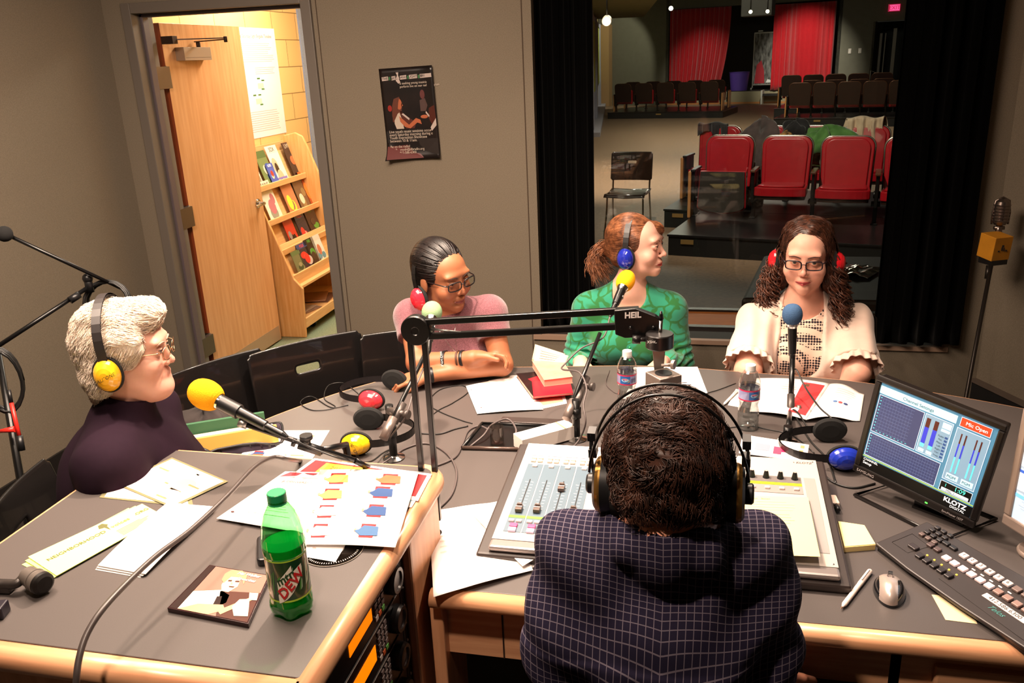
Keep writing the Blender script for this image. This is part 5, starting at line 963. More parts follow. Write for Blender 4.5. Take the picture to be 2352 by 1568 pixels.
for x, y in ((-.245, KY1-.018), (.265, KY1-.018)): text('• KLOTZ', M4(KR, KP(x, y, .0012)), .012, mat('logo_grey', '#605a60', .5), t, ext=.0001, font_shear=.2)
sheet('cue_sheet', 'pale yellow handwritten cue sheet spread over the console', 'paper', [(1680, 1137), (1856, 1142), (1884, 1278), (1628, 1268)], .812, '#e8d690', lines=[(.1, .9, .1, .25, 4, '#d8cc98'), (.3, .85, .33, .48, 4, '#c8bc8c')], texts=[('Ludy and Jim   Ballot', .3, .05, .009, '#a89c78', 'CENTER')])
# ================================================================ monitors
def monitor(name, label, Lb, Rb, zb, h, bz, bezel, scr, tilt=0):
    Lb, Rb = np.array(Lb), np.array(Rb); e = Rb-Lb; W = np.linalg.norm(e); an = math.atan2(e[1], e[0])
    t = thing(name, label, 'monitor', ((Lb+Rb)/2)[0:1].tolist()+((Lb+Rb)/2)[1:2].tolist()+[TZ]); M = M4(RZ(an)@RY(tilt)@RX(-.03), (Lb[0], Lb[1], zb))
    g = MB(); b = bz; g.bx(0, W, 0, .012, 0, b*1.3, 0); g.bx(0, W, 0, .012, h-b, h, 0); g.bx(0, b, 0, .012, b*1.3, h-b, 0); g.bx(W-b, W, 0, .012, b*1.3, h-b, 0); g.bx(.004, W-.004, .012, .035, .004, h-.004, 0); g.bx(W*.2, W*.8, .035, .055, h*.2, h*.8, 0); g.xf(M); build('bezel', g, bezel, t, bevel=.004)
    g = MB(); g.bx(b, W-b, .004, .012, b*1.3, h-b, 0); g.xf(M); sc_ = build('screen', g, scr, t); return t, M, W, sc_
BZ = mat('bezel_black', '#171312', .3)
scb = mat('screen_blue', '#5088a8', .3, emit='#3a78a0', es=.55)
t, M, W, scn = monitor('monitor', 'black widescreen monitor showing audio meters behind the keypad', (.384, 2.035), (.622, 1.850), .808, .268, .016, BZ, scb, .13)
def SP(x, y): return x, y
g = MB(); mm = ['scr_dark', 'scr_header', 'scr_line', 'scr_panel', 'scr_navy', 'scr_cyan', 'scr_blue', 'scr_brown', 'scr_red', 'scr_black', 'scr_white', 'scr_yellow', 'scr_dim']
cc = ['#343c62', '#b8e4f0', '#d8e8f8', '#7898b0', '#2a4a80', '#60e0e0', '#3038c0', '#4a1c18', '#e84020', '#040608', '#e0e8ec', '#c8e020', '#5a6890']
W0, H0 = .016, .021; SW, SH = W-.032, .268-.037
def sr(a, b, c_, d_, m, o=0): g.bx(W0+a*SW, W0+c_*SW, .0036-o*.0003, .0039-o*.0003, H0+(1-d_)*SH, H0+(1-b)*SH, mm.index(m))
def sfr(a, b, c_, d_, o=1, w_=.004): sr(a, b, c_, b+w_*1.2, 'scr_line', o); sr(a, d_-w_*1.2, c_, d_, 'scr_line', o); sr(a, b, a+w_, d_, 'scr_line', o); sr(c_-w_, b, c_, d_, 'scr_line', o)
sr(.0, .03, .68, .115, 'scr_header'); sr(0, .88, 1, 1, 'scr_black'); sr(0, .86, 1, .866, 'scr_yellow', 1)
sr(.01, .13, .42, .56, 'scr_dark'); sfr(.01, .13, .42, .56); sr(.01, .58, .66, .85, 'scr_dark'); sfr(.01, .58, .66, .85); sr(.43, .13, .67, .56, 'scr_panel'); sfr(.43, .13, .67, .56)
for i in range(11): sr(.05+i*.026, .155, .0515+i*.026, .52, 'scr_dim', 1); sr(.05, .16+i*.036, .335, .1625+i*.036, 'scr_dim', 1); sr(.025, .155+i*.036, .038, .162+i*.036, 'scr_cyan', 1)
for i in range(9): sr(.055+i*.034, .535, .068+i*.034, .54, 'scr_cyan', 1)
for i in range(26): x = .05+.59*((i % 9)/9*.33+(i//9)/3) if 0 else .05+i*.023; sr(x, .60, x+.0015, .825, 'scr_dim', 1)
for i in range(7): sr(.05, .61+i*.033, .64, .6125+i*.033, 'scr_dim', 1); sr(.022, .608+i*.033, .035, .614+i*.033, 'scr_cyan', 1)
for x in (.45, .52): sr(x, .17, x+.035, .27, 'scr_brown', 1); sr(x, .27, x+.035, .45, 'scr_blue', 1); sr(x, .45, x+.035, .49, 'scr_cyan', 1); sr(x-.005, .51, x+.045, .545, 'scr_header', 1)
sr(.585, .15, .66, .21, 'scr_header', 1); sr(.585, .22, .66, .25, 'scr_header', 2)
for i in range(7): sr(.63, .29+i*.036, .655, .312+i*.036, 'scr_navy', 1)
sr(.71, .02, .96, .12, 'scr_red', 1); sfr(.71, .02, .96, .12, 2); sr(.70, .14, .97, .72, 'scr_panel'); sfr(.70, .14, .97, .72)
for x in (.745, .87): sr(x, .19, x+.05, .30, 'scr_brown', 1); sr(x, .30, x+.05, .45, 'scr_blue', 1); sr(x, .45, x+.05, .62, 'scr_cyan', 1); sr(x+.012, .18, x+.038, .63, 'scr_panel', 2); sr(x-.02, .64, x+.08, .70, 'scr_header', 1)
sr(.70, .74, .97, .85, 'scr_black', 1); sfr(.70, .74, .97, .85, 2); sr(.72, .81, .95, .84, 'scr_white', 2)
g.xf(M); build('screen_graphics', g, [mat(n, c_, .4, emit=c_, es=.0 if n == 'scr_black' else .75) for n, c_ in zip(mm, cc)], scn)
MT = lambda x, z, y=.002: M@np.array([[1, 0, 0, W0+x*SW], [0, 0, -1, y], [0, 1, 0, H0+(1-z)*SH], [0, 0, 0, 1.]])
tk = mat('scr_text_dark', '#203040', .5, emit='#203040', es=.3); tw = mat('scr_text_white', '#ffffff', .5, emit='#ffffff', es=.9); tc_ = mat('scr_text_cyan', '#60e8d0', .5, emit='#50f0d0', es=.9)
text('Channel Settings', MT(.35, .075), .011, tk, scn, ext=.0001); text('Mic Open', MT(.845, .07, .0018), .012, tw, scn, ext=.0001); text('PGM', MT(.77, .67, .0022), .010, tk, scn, ext=.0001); text('PGM', MT(.895, .67, .0022), .009, tk, scn, ext=.0001)
text('1:09', MT(.87, .775, .0018), .015, tc_, scn, ext=.0001); text('1', MT(.75, .775, .0018), .011, tc_, scn, ext=.0001); text('MIC 1', MT(.8, .825, .0018), .008, tk, scn, ext=.0001); text('KLOTZ', MT(.86, .92), .016, tw, scn, ext=.0001, bold=.0004); text('DIGITAL', MT(.89, .97), .009, tw, scn, ext=.0001); text('Setup', MT(.06, .935), .010, tw, scn, ext=.0001); text('CHANNEL', MT(.085, .895), .008, tw, scn, ext=.0001)
for i, s_ in enumerate(('Fader', 'Pan', 'Phase', 'Left', 'Right', 'Dyn', 'Freq')): text(s_, MT(.6, .3+i*.036, .0022), .006, tk, scn, ext=.0001)
text('SAMSUNG', M@np.array([[1, 0, 0, .035], [0, 0, -1, -.001], [0, 1, 0, .010], [0, 0, 0, 1.]]), .010, mat('logo_silver', '#a8a0a0', .4), t); text('SyncMaster 152T', M@np.array([[1, 0, 0, W-.05], [0, 0, -1, -.001], [0, 1, 0, .010], [0, 0, 0, 1.]]), .007, MC['logo_silver'], t)
g = MB(); g.bx(W*.62, W*.64, -.0005, .001, .008, .011, 0); g.xf(M); build('power_light', g, mat('led_green', '#60ff60', .4, emit='#40ff40', es=3), t)
mc = np.array([.52, 1.94]); g = MB(); e = np.array([.784, -.62]); n_ = np.array([.62, .784])
def mp(a, b): return tuple(mc+e*a+n_*b)
g.tube([(*mp(-.14, -.03), TZ+.006), (*mp(.10, -.07), TZ+.006), (*mp(.14, .10), TZ+.006), (*mp(-.10, .12), TZ+.006)], .005, 0, 8, closed=True); g.prism([mp(-.02, .02), mp(.10, .02), mp(.09, .1), mp(-.02, .1)], TZ+.001, TZ+.006, 0); g.prism([mp(-.02, .03), mp(.06, .03), mp(.06, .05), mp(-.02, .05)], TZ+.006, .86, 0); build('stand', g, BZ, t)
SIL = mat('bezel_silver', '#9c8a80', .35, .4)
scg = mat('screen_pale', '#b8d0dc', .3, emit='#a8c8e0', es=.6)
t, M, W, scn = monitor('monitor', 'silver framed monitor showing a file list, cut by the photo edge', (.668, 1.835), (.83, 1.53), .80, .30, .020, SIL, scg)
g = MB(); SW, SH = W-.04, .30-.046; W0, H0 = .02, .026; mm = ['sc2_white', 'sc2_blue', 'sc2_grey', 'sc2_sky']; cc = ['#dce6ee', '#3058b8', '#98a8b8', '#70b8e8']
sr(0, .03, 1, .1, 'sc2_white')
for y in (.1, .32, .54): sr(0, y, 1, y+.025, 'sc2_blue', 1); sr(0, y+.025, 1, y+.2, 'sc2_white'); sr(.03, y+.05, .16, y+.16, 'sc2_grey', 1) if y < .5 else None; sr(0, y+.185, 1, y+.2, 'sc2_grey', 1)
for y in (.1, .32): [g.add(*(lambda c: ([(c[0]+.005*math.cos(k), .003, c[1]+.005*math.sin(k)) for k in np.arange(0, 6.28, .6)], [tuple(range(11))]))((W0+(.05+j*.07)*SW, H0+(1-y-.175)*SH)), 3) for j in range(3)]
for i in range(14): sr(.04+(i % 3)*.02, .59+i*.022, .9, .594+i*.022, 'sc2_grey', 1)
sr(0, .76, 1, .79, 'sc2_sky', 2); g.xf(M); build('screen_graphics', g, [mat(n, c_, .4, emit=c_, es=.7) for n, c_ in zip(mm, cc)], scn)
g = MB(); g.xf(np.eye(4)); g.box((.80, 1.76, .78), (.05, .03, .10), 0, RZ(-1.0)); g.prism([tuple(np.array([.80, 1.75])+RZ(-1.05)[:2, :2]@np.array(p)) for p in rrect(.22, .15, .04)], TZ+.001, TZ+.012, 0); build('stand', g, SIL, t, bevel=.004)
# ================================================================ phone controller
kc = [Z(2010, 1246, TZ+.02), Z(2100, 1185, TZ+.03), Z(2420, 1330, TZ+.035), Z(2300, 1448, TZ+.02)]
t = thing('phone_controller', 'long black on-air phone controller with rows of lit keys', 'phone controller', (kc[0]+kc[2])/2*np.array([1, 1, 0])+np.array([0, 0, TZ]))
ux = kc[3]-kc[0]; ux[2] = 0; PL = np.linalg.norm(ux); ux /= PL; uy = np.array([-ux[1], ux[0], 0]); PWd = .165; ps = math.radians(8); CRr = np.stack([ux, uy, [0, 0, 1.]], 1)@RX(ps); CMt = M4(CRr, kc[0]*np.array([1, 1, 0])+np.array([0, 0, TZ+.020]))
PL = .40
g = MB(); g.prism([(0, 0), (PL*.25, -.008), (PL*.6, -.008), (PL, 0), (PL, PWd), (0.0, PWd-.02), (.0, .02)], -.010, .0, 0); g.xf(CMt); build('body', g, mat('controller_black', '#2a2322', .45, noise=.15, scale=300), t, bevel=.003)
g = MB(); V = []; 
for (x, y) in ((0.004, .004), (PL-.004, .004), (PL-.004, PWd-.004), (.004, PWd-.024)):
    p = (CMt@np.array([x, y, -.010, 1]))[:3]; V += [p, [p[0], p[1], TZ+.0005]]
g.add(V, [(0, 1, 3, 2), (2, 3, 5, 4), (4, 5, 7, 6), (6, 7, 1, 0), (0, 2, 4, 6), (1, 7, 5, 3)], 0); build('base', g, BLK, t)
def ckey(x, y, w_=.014, h=.013, c_='#b8aca8', em=0, hh=.006, nm='key'):
    g = MB(); g.bx(x-w_/2, x+w_/2, y-h/2, y+h/2, 0, hh, 0); g.xf(CMt); return build(nm, g, mat('ck'+c_+str(em), c_, .35, emit=c_ if em else None, es=em or 1), t, bevel=.0015)
for i in range(11):
    k = ckey(.125+i*.0215+.01, .112-.0*i, .016, .015, '#c8b8b4' if i < 6 else '#6e5c56', .12 if i < 6 else 0)
    if i < 6: text(str(i+1), CMt@M4(None, (.135+i*.0215, .112, .0062)), .011, INK, k, ext=.0001)
for i in range(10): ckey(.120+i*.0215+.002, .078, .016, .015, '#d8c0bc' if i < 6 else '#8a7068', .25 if i < 6 else .05)
for i in range(2): ckey(.085+i*.019, .115, .016, .011, '#1c1818'); ckey(.072+i*.019, .085, .014, .013, '#4a3a38')
for i in range(5): ckey(.088+i*.0195, .040, .014, .016, '#241e1e'); ckey(.088+i*.0195+.004, .056, .004, .004, '#ffc838', 2, .002, 'lamp')
ckey(.058, .052, .022, .014, '#2a2222')
for i in range(3):
    for j in range(4): ckey(.034+i*.0175, .098+j*.0145-.0, .012, .010, '#241f1f' if j else '#5a4a46')
for i in range(5): ckey(.175+i*.0215, .0955, .008, .003, '#ffe8d8', 1, .001, 'lamp')
g = MB(); g.bx(.24, .335, .047, .061, 0, .0008, 0); g.xf(CMt); lb = build('number_label', g, mat('label_paper', '#e4cfc8', .5), t); text('412.586.6300', CMt@M4(None, (.2875, .054, .001)), .0135, INK, lb, ext=.0001)
text('Telos', CMt@M4(None, (.285, .034, .0006)), .016, mat('teal_script', '#4a8a84', .4), t, ext=.0001, font_shear=.5)
for (a, b) in (((.02, .03), (.07, .03)), ((.07, .03), (.07, .085)), ((.075, .014), (.37, .014)), ((.37, .014), (.385, .045))):
    pass
g = MB(); g.tube([(.018, .03, .0003), (.064, .03, .0003), (.072, .082, .0003), (.018, .086, .0003)], .0005, 0, 4, closed=True); g.tube([(.16, .020, .0003), (.365, .012, .0003), (.375, .05, .0003)], .0005, 0, 4); g.xf(CMt); build('engraved_line', g, mat('engrave', '#120e0e', .6), t)
# ================================================================ mouse
c = Z(2042, 1362, TZ); t = thing('mouse', 'silver and black wireless mouse before the phone controller', 'mouse', c); ma = math.radians(-8)
def mf(sc=1, up=0):
    def fn(u, v):
        a = u*2*math.pi; th = v*math.pi/2; r = math.cos(th) if v < 1 else 0; x = .031*r*math.cos(a)*(1+.12*math.sin(a)); y = .053*r*math.sin(a); z = .036*math.sin(th)*(1-.25*(y/.053)) 
        return np.array([x*sc, y*sc, z*sc+up])
    return fn
g = MB(); G = 40
g.grid(mf(), 160, 60, 0); VV = np.concatenate(g.v)
for i, f in enumerate(g.f):
    ctr = VV[f].mean(0); w_ = .017+.010*max(0, ctr[1]/.05); off = -.004+.012*max(0, ctr[1]/.05)
    g.m[i] = 1 if (abs(ctr[0]-off) < w_ and ctr[2] > .006) else 0
g.xf(M4(RZ(ma), c+np.array([0, 0, .0005]))); build('shell', g, [mat('mouse_black', '#101216', .15, coat=.5), mat('mouse_silver', '#c0b0a8', .28, .5)], t)
g = MB(); g.lathe([(.0, -.004), (.010, -.004), (.010, .004), (0, .004)], (0, 0, 0), 0, 20, M4(RZ(ma)@RY(math.pi/2), c+RZ(ma)@np.array([.002, .034, .020]))); build('scroll_wheel', g, BLK, t)
g = MB(); g.tube(arc(c+RZ(ma)@np.array([0, .010, .0350]), .006, 0, 2*math.pi, 20), .0007, 0, 5); [g.cyl(c+RZ(ma)@np.array([x, .006, .0352]), c+RZ(ma)@np.array([x, .013, .0345]), .0006, 0, 5) for x in (-.003, 0, .003)]; build('emblem', g, mat('emblem_dark', '#3a2f2e', .4), t)
# white adapter plug on cable right of console
A = Z(1916, 1150, TZ+.01); t = thing('plug_adapter', 'beige cable plug lying right of the console', 'plug', A); g = MB(); g.box(A, (.018, .042, .014), 0, RZ(.1)); build('body', g, mat('plug_beige', '#dcc4b4', .4), t, bevel=.004)
g = MB(); g.cyl(A+np.array([.002, -.02, 0]), A+np.array([.004, -.045, 0]), .005, 0, 12); build('tip', g, BLK, t)
# ================================================================ figures: smooth implicit bodies meshed by surface nets
from mathutils.kdtree import KDTree
def q_sph(c, r): c = np.array(c, float); return lambda p: np.linalg.norm(p-c, axis=1)-r
def q_ell(c, r, R=None):
    c = np.array(c, float); r = np.array(r, float)
    def f(p):
        q = p-c
        if R is not None: q = q@R
        k0 = np.linalg.norm(q/r, axis=1); k1 = np.linalg.norm(q/(r*r), axis=1); return k0*(k0-1)/(k1+1e-9)
    return f
def q_cap(a, b, ra, rb=None):
    a = np.array(a, float); b = np.array(b, float); rb = ra if rb is None else rb; d = b-a; L = d@d+1e-12
    def f(p): t = np.clip((p-a)@d/L, 0, 1); return np.linalg.norm(p-a-t[:, None]*d, axis=1)-(ra+(rb-ra)*t)
    return f
def q_plane(c, n): c = np.array(c, float); n = np.array(n, float)/np.linalg.norm(n); return lambda p: (p-c)@n
def smin(a, b, k): h = np.clip(.5+.5*(b-a)/k, 0, 1); return b+(a-b)*h-k*h*(1-h)
def ev(prims, p):
    d = np.full(len(p), 9.)
    for op, k, f in prims:
        v = f(p)
        if op == '+': d = np.minimum(d, v) if k == 0 else smin(d, v, k)
        elif op == '-': d = np.maximum(d, -v) if k == 0 else -smin(-d, v, k)
        elif op == '&': d = np.maximum(d, v) if k == 0 else -smin(-d, -v, k)
        elif op == '~': d = d+v
    return d
def nets(prims, lo, hi, h, margin=1.7):
    lo = np.array(lo, float); B = 6; nb = np.ceil((np.array(hi)-lo)/(h*B)).astype(int); n = nb*B+1
    bi = np.stack(np.meshgrid(*[np.arange(k) for k in nb], indexing='ij'), -1).reshape(-1, 3)
    d = ev(prims, lo+(bi+.5)*B*h); act = np.abs(d) < B*h*.9*margin; G = np.full(n, 1., np.float32)
    sg = np.zeros(nb, np.float32); sg[tuple(bi.T)] = np.sign(d); G = np.repeat(np.repeat(np.repeat(sg, B, 0), B, 1), B, 2); G = np.pad(G, ((0, 1),)*3, mode='edge')
    off = np.stack(np.meshgrid(*[np.arange(B+1)]*3, indexing='ij'), -1).reshape(-1, 3)
    ids = (bi[act][:, None, :]*B+off).reshape(-1, 3); flat = np.unique((ids[:, 0]*n[1]+ids[:, 1])*n[2]+ids[:, 2])
    ix = np.stack([flat//(n[1]*n[2]), (flat//n[2]) % n[1], flat % n[2]], 1); out = np.empty(len(ix))
    for i in range(0, len(ix), 400000): out[i:i+400000] = ev(prims, lo+ix[i:i+400000]*h)
    G = G.ravel().astype(np.float64); G[flat] = out; G = G.reshape(n)
    S = G < 0; C = S[:-1, :-1, :-1].astype(np.int8)
    for dx in (0, 1):
        for dy in (0, 1):
            for dz in (0, 1):
                if dx+dy+dz: C = C+S[dx:n[0]-1+dx, dy:n[1]-1+dy, dz:n[2]-1+dz]
    ac = np.argwhere((C > 0) & (C < 8)); idx = -np.ones(np.array(n)-1, np.int64); idx[tuple(ac.T)] = np.arange(len(ac))
    acc = np.zeros((len(ac), 3)); cnt = np.zeros(len(ac))
    for ax in range(3):
        o = [a for a in range(3) if a != ax]
        for u in (0, 1):
            for v in (0, 1):
                a = np.zeros(3, int); a[o[0]] = u; a[o[1]] = v; b = a.copy(); b[ax] = 1
                A = G[tuple((ac+a).T)]; Bv = G[tuple((ac+b).T)]; m = (A < 0) != (Bv < 0); t = A[m]/(A[m]-Bv[m])
                acc[m] += a+(b-a)*t[:, None]; cnt[m] += 1
    V = lo+(ac+acc/cnt[:, None])*h; Fq = []
    for ax in range(3):
        o = [a for a in range(3) if a != ax]; sl = [slice(None)]*3; sl2 = [slice(None)]*3; sl[ax] = slice(0, -1); sl2[ax] = slice(1, None)
        e = np.argwhere(S[tuple(sl)] != S[tuple(sl2)]); ok = (e[:, o[0]] > 0) & (e[:, o[1]] > 0) & (e[:, o[0]] < n[o[0]]-1) & (e[:, o[1]] < n[o[1]]-1); e = e[ok]; q = []
        for du, dv in ((0, 0), (1, 0), (1, 1), (0, 1)): c = e.copy(); c[:, o[0]] -= du; c[:, o[1]] -= dv; q.append(idx[tuple(c.T)])
        q = np.stack(q, 1); fl = S[tuple(e.T)]; fl = fl if ax != 1 else ~fl; q[~fl] = q[~fl][:, ::-1]; Fq.append(q)
    Fq = np.concatenate(Fq); return V, Fq[(Fq >= 0).all(1)]
def npobj(name, V, Fq, m, parent=None, smooth=True):
    me = mesh_np(name, V, Fq, m, smooth); o = bpy.data.objects.new(name, me); SC.collection.objects.link(o)
    if parent is not None: attach(o, parent, True)
    return o
def vnormals(V, Fq):
    fn = np.cross(V[Fq[:, 2]]-V[Fq[:, 0]], V[Fq[:, 3]]-V[Fq[:, 1]]); N = np.zeros_like(V)
    for k in range(4): np.add.at(N, Fq[:, k], fn)
    return N/(np.linalg.norm(N, axis=1)[:, None]+1e-12)
def wav(p, s, seed):
    """smooth pseudo-noise in about -1..1"""
    r = np.random.RandomState(seed); v = 0
    for _ in range(5): k = r.randn(3)*s; v = v+np.sin(p@k+r.rand()*6.28)
    return v/3.
def skin_mat(name, base, lip):
    m = mat(name, base, .48, noise=.12, scale=60, spec=.35, sss=.12); nt = m.node_tree; b = nt.nodes['Principled BSDF']; old = b.inputs['Base Color'].links[0].from_socket
    at = nt.nodes.new('ShaderNodeAttribute'); at.attribute_name = 'tint'; mx = nt.nodes.new('ShaderNodeMix'); mx.data_type = 'RGBA'; mx.inputs[7].default_value = lin(lip)
    nt.links.new(at.outputs['Fac'], mx.inputs[0]); nt.links.new(old, mx.inputs[6]); nt.links.new(mx.outputs[2], b.inputs['Base Color']); return m
def head_prims(M, s, jaw=1.0, nose=1.0, cheek=1.0, smile=0):
    """M 4x4 head frame (x = its right, y = face, z = up), s scale. returns world-space primitives"""
    R = M[:3, :3]; W = lambda p: R@(np.array(p, float)*s)+M[:3, 3]
    E = lambda c, r: q_ell(W(c), np.array(r)*s, R); Sp = lambda c, r: q_sph(W(c), r*s); Cp = lambda a, b, ra, rb: q_cap(W(a), W(b), ra*s, rb*s)
    P = [('+', 0, E((0, -.018, .035), (.074, .094, .088))), ('+', .03*s, E((0, .030, -.035), (.060*jaw, .062, .078))), ('+', .03*s, E((0, .045, .04), (.058, .048, .055))), ('+', .025*s, Sp((0, .072, -.098), .021*jaw)),
         ('+', .03*s, E((0, .02, -.075), (.052*jaw, .045, .03)))]
    for k in (-1, 1): P += [('+', .02*s, Sp((k*.040, .062, -.032), .027*cheek)), ('+', .02*s, E((k*.028, .086, .032), (.026, .012, .009)))]
    for k in (-1, 1): P += [('-', .012*s, Sp((k*.032, .108, .008), .0165)), ('+', .004*s, E((k*.032, .0835, .009), (.0165, .0135, .0125))), ('+', .006*s, E((k*.079, -.008, -.012), (.007, .019, .031)))]
    P += [('+', .014*s, Cp((0, .0925, .012), (0, .1065*nose, -.024), .0072, .0092)), ('+', .008*s, Sp((0, .1105*nose, -.0285), .0088))]
    for k in (-1, 1): P += [('+', .006*s, Sp((k*.0112, .101, -.0335), .0070)), ('-', .003*s, Sp((k*.0055, .1075, -.0400), .0030))]
    P += [('+', .008*s, E((0, .092, -.058), (.022, .011, .012)))]
    for k in (-1, 1): P += [('+', .003*s, Cp((0, .0975, -.0620), (k*.0250, .0880, -.0655+smile*.005), .0042, .0022)), ('+', .004*s, Cp((0, .0965, -.0720), (k*.0230, .0880, -.0675+smile*.0045), .0048, .0024))]
    P += [('+', .01*s, E((0, .084, -.088), (.02, .012, .01)))]
    return P
def hand_prims(Wr, d, n, s=1.0, curl=.5, side=1, spread=.10, thumb=.6):
    """Wr wrist, d hand direction, n palm normal (the way fingers curl), side = thumb side sign"""
    d = np.array(d, float)/np.linalg.norm(d); n = np.array(n, float); n = n-d*(n@d); n /= np.linalg.norm(n); t = np.cross(d, n)*side
    P = [('+', .02, q_cap(Wr, Wr+d*.03*s, .024*s, .026*s))]; R = np.stack([t, d, n], 1); P.append(('+', .015, q_ell(Wr+d*.052*s, np.array([.040, .046, .015])*s, R)))
    for i, (o, L, r) in enumerate(((.028, .072, .0082), (.0095, .080, .0086), (-.0095, .074, .0082), (-.027, .058, .0072))):
        b = Wr+d*(.092-.004*abs(i-1))*s+t*o*s; a = curl; dd = d*math.cos(a*.5)+n*math.sin(a*.5)+t*spread*(1.5-i)*.5; dd /= np.linalg.norm(dd)
        p1 = b+dd*L*.45*s; d2 = d*math.cos(a*1.6)+n*math.sin(a*1.6); p2 = p1+d2*L*.32*s; d3 = d*math.cos(a*2.5)+n*math.sin(a*2.5); p3 = p2+d3*L*.24*s
        P += [('+', .006, q_cap(b-d*.03*s, b, r*1.1*s, r*1.1*s)), ('+', .003, q_cap(b, p1, r*1.05*s, r*s)), ('+', .002, q_cap(p1, p2, r*s, r*.93*s)), ('+', .002, q_cap(p2, p3, r*.93*s, r*.8*s))]
    b = Wr+d*.025*s+t*.022*s; dd = d*math.cos(thumb)+t*math.sin(thumb)+n*.25; dd /= np.linalg.norm(dd); p1 = b+dd*.045*s; d2 = dd*.8+d*.35+n*.25; d2 /= np.linalg.norm(d2)
    P += [('+', .012, q_cap(b, p1, .014*s, .0105*s)), ('+', .004, q_cap(p1, p1+d2*.032*s, .0102*s, .0085*s))]
    return P
def torso_prims(J, g=0.0, belly=1.0, bust=0.0, sh=1.0):
    """J: dict of joints; g = growth for clothing"""
    SL, SR, N, Pv = [np.array(J[k], float) for k in ('SL', 'SR', 'N', 'P')]; x = (SR-SL)/np.linalg.norm(SR-SL); m = (SL+SR)/2; up = N-Pv; up /= np.linalg.norm(up); y = np.cross(up, x); y /= np.linalg.norm(y); up2 = np.cross(x, y); R = np.stack([x, y, up2], 1)
    hw = np.linalg.norm(SR-SL)/2; C = m+(Pv-m)*.30; Wc = m+(Pv-m)*.66
    P = [('+', 0, q_ell(C, (hw*1.0+g, .105*belly+g, .19+g), R)), ('+', .06, q_ell(Wc, (hw*.86*belly+g, .10*belly+g, .17+g), R)), ('+', .06, q_ell(Pv, (.155*belly+g, .115*belly+g, .12+g), R))]
    for S in (SL, SR): P += [('+', .05, q_cap(N-up2*.01, S, .045+g*.7, .050*sh+g))]
    if bust:
        for k in (-1, 1): P.append(('+', .04, q_ell(m+(Pv-m)*.34+x*k*hw*.46+y*.085, (.065*bust+g, .055*bust+g, .065*bust+g), R)))
    return P, R, m
def arm_prims(S, E, W, g=0.0, k=.03, t=1.0, upto=1.0):
    S, E, W = [np.array(a, float) for a in (S, E, W)]
    P = [('+', k+.01, q_cap(S, E, .050*t+g, .040*t+g))]
    if upto > 0: W2 = E+(W-E)*upto; P.append(('+', k*.7, q_cap(E, W2, .041*t+g, (.041+(.026-.041)*upto)*t+g)))
    return P
def bounds(pts, pad): P = np.array(pts, float); return P.min(0)-pad, P.max(0)+pad
def make_head_frame(c, yaw, pitch=0, roll=0):
    R = RZ(math.radians(yaw-90))@RX(math.radians(pitch))@RY(math.radians(roll)); return M4(R, c)
